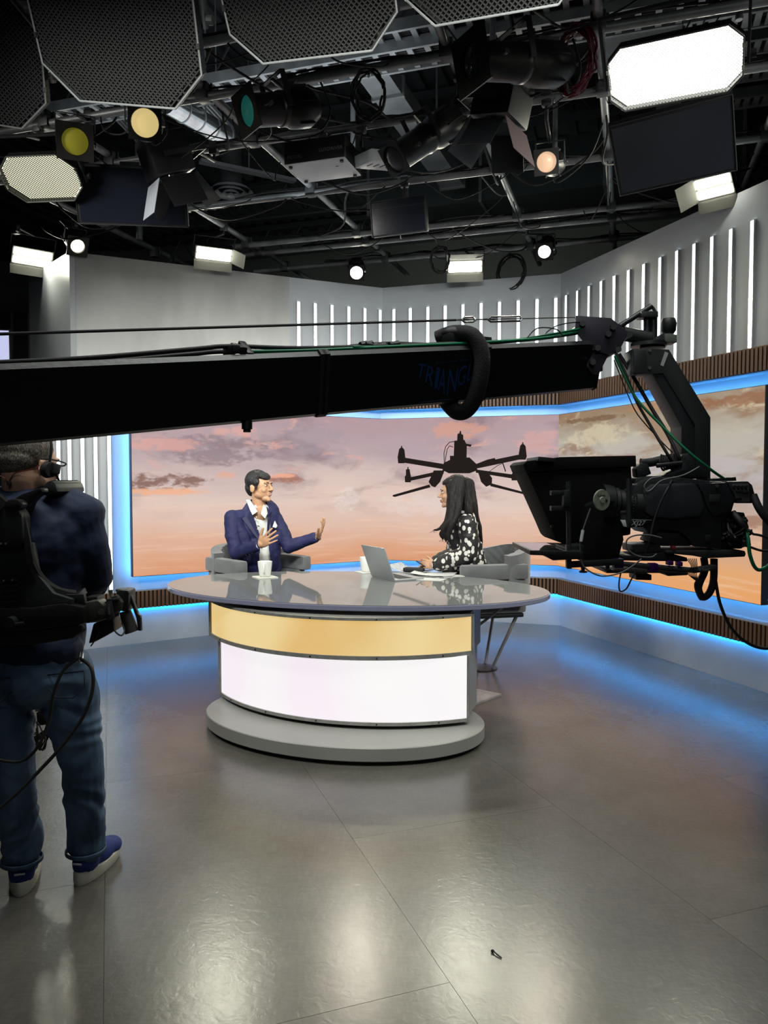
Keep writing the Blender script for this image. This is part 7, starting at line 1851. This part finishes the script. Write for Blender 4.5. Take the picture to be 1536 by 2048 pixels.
vp('shoulder_pad', [(76, 984), (84, 970), (94, 961), (104, 960), (112, 967), (118, 984), (108, 990), (84, 992)], 2.50, 0.16, M_VEST, 0.014, -0.2)
vp('strap_roll', [(4, 1006), (14, 998), (34, 998), (46, 1006), (44, 1018), (20, 1026), (4, 1020)], 2.395, 0.04, M_PAD, 0.014, -0.15)
strap('shoulder_strap', [O_(5, 1020, 2.41), O_(-15, 1002, 2.42), O_(-35, 985, 2.47), O_(-50, 975, 2.55)], 0.066, 0.020, M_PAD)
strap('side_band', [O_(42, 1030, 2.415), O_(52, 1075, 2.415), O_(60, 1120, 2.42), O_(75, 1155, 2.43), O_(105, 1180, 2.44), O_(150, 1192, 2.46), O_(168, 1182, 2.52)], 0.022, 0.016, M_PAD)
strap('side_band', [O_(50, 1040, 2.420), O_(60, 1090, 2.42), O_(72, 1130, 2.425), O_(90, 1158, 2.435), O_(120, 1178, 2.45), O_(152, 1184, 2.47)], 0.012, 0.012, mat('grey_vest_piping', (0.06, 0.062, 0.06), 0.5))
bl = vp('hip_belt', [(-80, 1218), (60, 1216), (128, 1206), (172, 1212), (174, 1246), (60, 1262), (-80, 1268)], 2.41, 0.035, M_PAD, 0.010, -0.10)
vp('belt_wing', [(168, 1205), (196, 1201), (207, 1210), (207, 1232), (196, 1240), (170, 1248)], 2.42, 0.05, mat('worn_grey_belt_end', (0.045, 0.044, 0.038), 0.5, 0.2, 0.3, 20), 0.006, -0.1)
vp('belt_tab', [(128, 1190), (168, 1188), (172, 1210), (140, 1212)], 2.425, 0.015, M_VEST, 0.003)
vp('lower_pad', [(-80, 1262), (60, 1256), (160, 1246), (175, 1258), (150, 1275), (60, 1292), (-80, 1295)], 2.43, 0.03, M_BLACKR, 0.010)
p = O_(26, 1243, 2.405); vest.part('belt_knob', MB().cyl(p, p + V((0, -0.03, 0)), 0.018, seg=18), M_BLACK, world=True, smooth=40)
vest.part('knob_lever', MB().cyl(O_(14, 1250, 2.385), O_(48, 1246, 2.385), 0.005, seg=10), M_BLACK, world=True)
p = O_(203, 1224, 2.42); vest.part('pivot_bolt', MB().cyl(p, p + V((0, -0.006, 0)), 0.009, seg=16), M_CHROME, world=True)
# spring arm joint and sled handle that stick out to the right
arm = Thing('camera_support', 'black metal support arm joint with pistol grip beside the hip of the operator', 'camera support', O_(245, 1262, 2.6))
def ap(name, poly, Y, th, m=M_BLACK, bev=0.003): return arm.part(name, MB().pprism(poly, Y, th, bev), m, world=True, smooth=35)
ap('joint_plate', [(208, 1204), (224, 1198), (228, 1235), (226, 1240), (212, 1242)], 2.44, 0.05, M_DGREY)
ap('joint_block', [(222, 1194), (232, 1190), (244, 1205), (242, 1222), (230, 1226), (224, 1240), (222, 1238)], 2.45, 0.06, mat('brown_grey_cast_metal', (0.05, 0.046, 0.040), 0.5, 0.3))
arm.part('chrome_pin', MB().cyl(O_(218, 1209, 2.435), O_(218, 1229, 2.435), 0.004, seg=12), M_CHROME, world=True, smooth=50)
arm.part('wing_screw', MB().cyl(O_(222, 1195, 2.46), O_(221, 1180, 2.46), 0.004, 0.008, 12), M_CHROME, world=True)
ap('arm_bracket', [(212, 1199), (236, 1197), (236, 1202), (212, 1204)], 2.44, 0.05)
ap('control_head', [(232, 1184), (240, 1180), (256, 1181), (258, 1186), (257, 1222), (252, 1224), (236, 1222), (240, 1204), (232, 1198)], 2.47, 0.07, M_BODY, 0.005)
p = O_(246, 1182, 2.5); arm.part('control_dial', MB().lathe([(0, 0), (0.022, 0), (0.024, 0.004), (0.020, 0.008), (0, 0.008)], Matrix.Translation(p), 24), M_DGREY, world=True, smooth=40)
arm.part('grip', MB().cyl(O_(250, 1222, 2.50), O_(264, 1264, 2.50), 0.019, 0.023, 24), mat('grey_rubber_grip', (0.030, 0.030, 0.029), 0.45), world=True, smooth=50)
ap('trigger_arm', [(257, 1184), (262, 1190), (276, 1228), (281, 1232), (283, 1262), (276, 1262), (272, 1236), (258, 1198)], 2.49, 0.016)
arm.part('trigger_strip', MB().cyl(O_(282, 1234, 2.485), O_(282, 1260, 2.485), 0.0028, seg=10), M_CHROME, world=True)
ap('lower_block', [(186, 1248), (210, 1238), (226, 1240), (228, 1262), (216, 1270), (190, 1284), (176, 1288)], 2.47, 0.09, M_BLACK, 0.006)
ap('rear_link', [(168, 1195), (194, 1193), (196, 1205), (170, 1208)], 2.5, 0.06, M_BLACK, 0.004)
arm.part('arm_cable', MB().tube([O_(228, 1246, 2.45), O_(230, 1262, 2.44), O_(242, 1271, 2.44), O_(249, 1262, 2.46), O_(244, 1246, 2.48)], 0.0028, 7), M_BLACKR, world=True, smooth=60)
arm.part('arm_cable', MB().tube([O_(192, 1252, 2.45), O_(198, 1264, 2.44), O_(190, 1280, 2.45), O_(182, 1292, 2.47)], 0.0022, 7), M_BLACKR, world=True, smooth=60)
arm.part('support_beam', MB().cyl(O_(226, 1228, 2.52), O_(120, 1240, 2.95), 0.022, seg=16), M_BLACK, world=True, smooth=50)
# camera sled carried in front of the operator, seen between the legs
sled = Thing('camera_sled', 'black camera rig with wires seen between the legs of the operator', 'camera rig', (-1.18, 3.0, 0.42))
sled.part('post', MB().cyl(O_(92, 1250, 2.98), O_(88, 1400, 2.98), 0.018, seg=16), M_BLACK, world=True, smooth=50)
sled.part('monitor', MB().pprism([(68, 1395), (96, 1392), (98, 1420), (70, 1424)], 2.96, 0.04, 0.003), mat('pale_grey_rig_panel', (0.20, 0.21, 0.21), 0.5), world=True)
sled.part('battery', MB().pprism([(72, 1425), (108, 1420), (110, 1448), (74, 1452)], 2.95, 0.09, 0.004), M_BLACK, world=True)
sled.part('lower_bar', MB().cyl(O_(68, 1480, 2.98), O_(108, 1455, 2.98), 0.012, seg=12), M_DGREY, world=True)
sled.part('lens_tube', MB().cyl(O_(98, 1462, 2.97), O_(110, 1450, 2.94), 0.018, seg=16), M_BLACK, world=True)
for i in range(8):
    g6 = random.Random(i); sled.part('wire', MB().tube([O_(66 + g6.uniform(0, 30), 1440 + g6.uniform(0, 30), 2.94), O_(60 + g6.uniform(0, 40), 1470 + g6.uniform(0, 20), 2.92), O_(66 + g6.uniform(0, 25), 1500, 2.95), O_(80 + g6.uniform(0, 20), 1470, 2.96)], 0.0028, 6), M_BLACKR, world=True, smooth=60)
# cable looping from the belt down past the leg
mb = MB().tube([O_(158, 1316, 2.44), O_(128, 1340, 2.42), O_(108, 1385, 2.41), O_(98, 1440, 2.41), O_(78, 1490, 2.40), O_(48, 1520, 2.40), O_(10, 1522, 2.40), O_(-40, 1508, 2.42)], 0.0052, 9, n=8)
single('cable', mb, M_BLACKR, 'black cable looping from the belt of the operator behind the left thigh', 'cable', smooth=60)
mb = MB().tube([O_(158, 1316, 2.44), O_(182, 1335, 2.42), O_(186, 1375, 2.41), O_(168, 1430, 2.40), O_(130, 1485, 2.39), O_(80, 1540, 2.38), O_(30, 1590, 2.36), O_(-30, 1640, 2.34)], 0.0058, 9, n=8)
single('cable', mb, M_BLACKR, 'thicker black cable crossing the jeans of the operator down to the left edge', 'cable', smooth=60)
mb = MB(); mb.tube([O_(160, 1304, 2.45), O_(158, 1322, 2.43), O_(164, 1324, 2.43), O_(166, 1306, 2.45)], 0.0025, 7); single('carabiner', mb, M_CHROME, 'small steel hook holding the cables at the back pocket of the operator', 'hook')
# small debris on the floor
p = G(985, 1905); mb = MB(); mb.cyl((p.x, p.y, 0.006), (p.x + 0.022, p.y - 0.03, 0.003), 0.002, seg=8); mb.ball((p.x, p.y, 0.005), 0.005, seg=10); single('screw', mb, M_DGREY, 'small dark screw lying on the floor near the bottom right', 'screw')
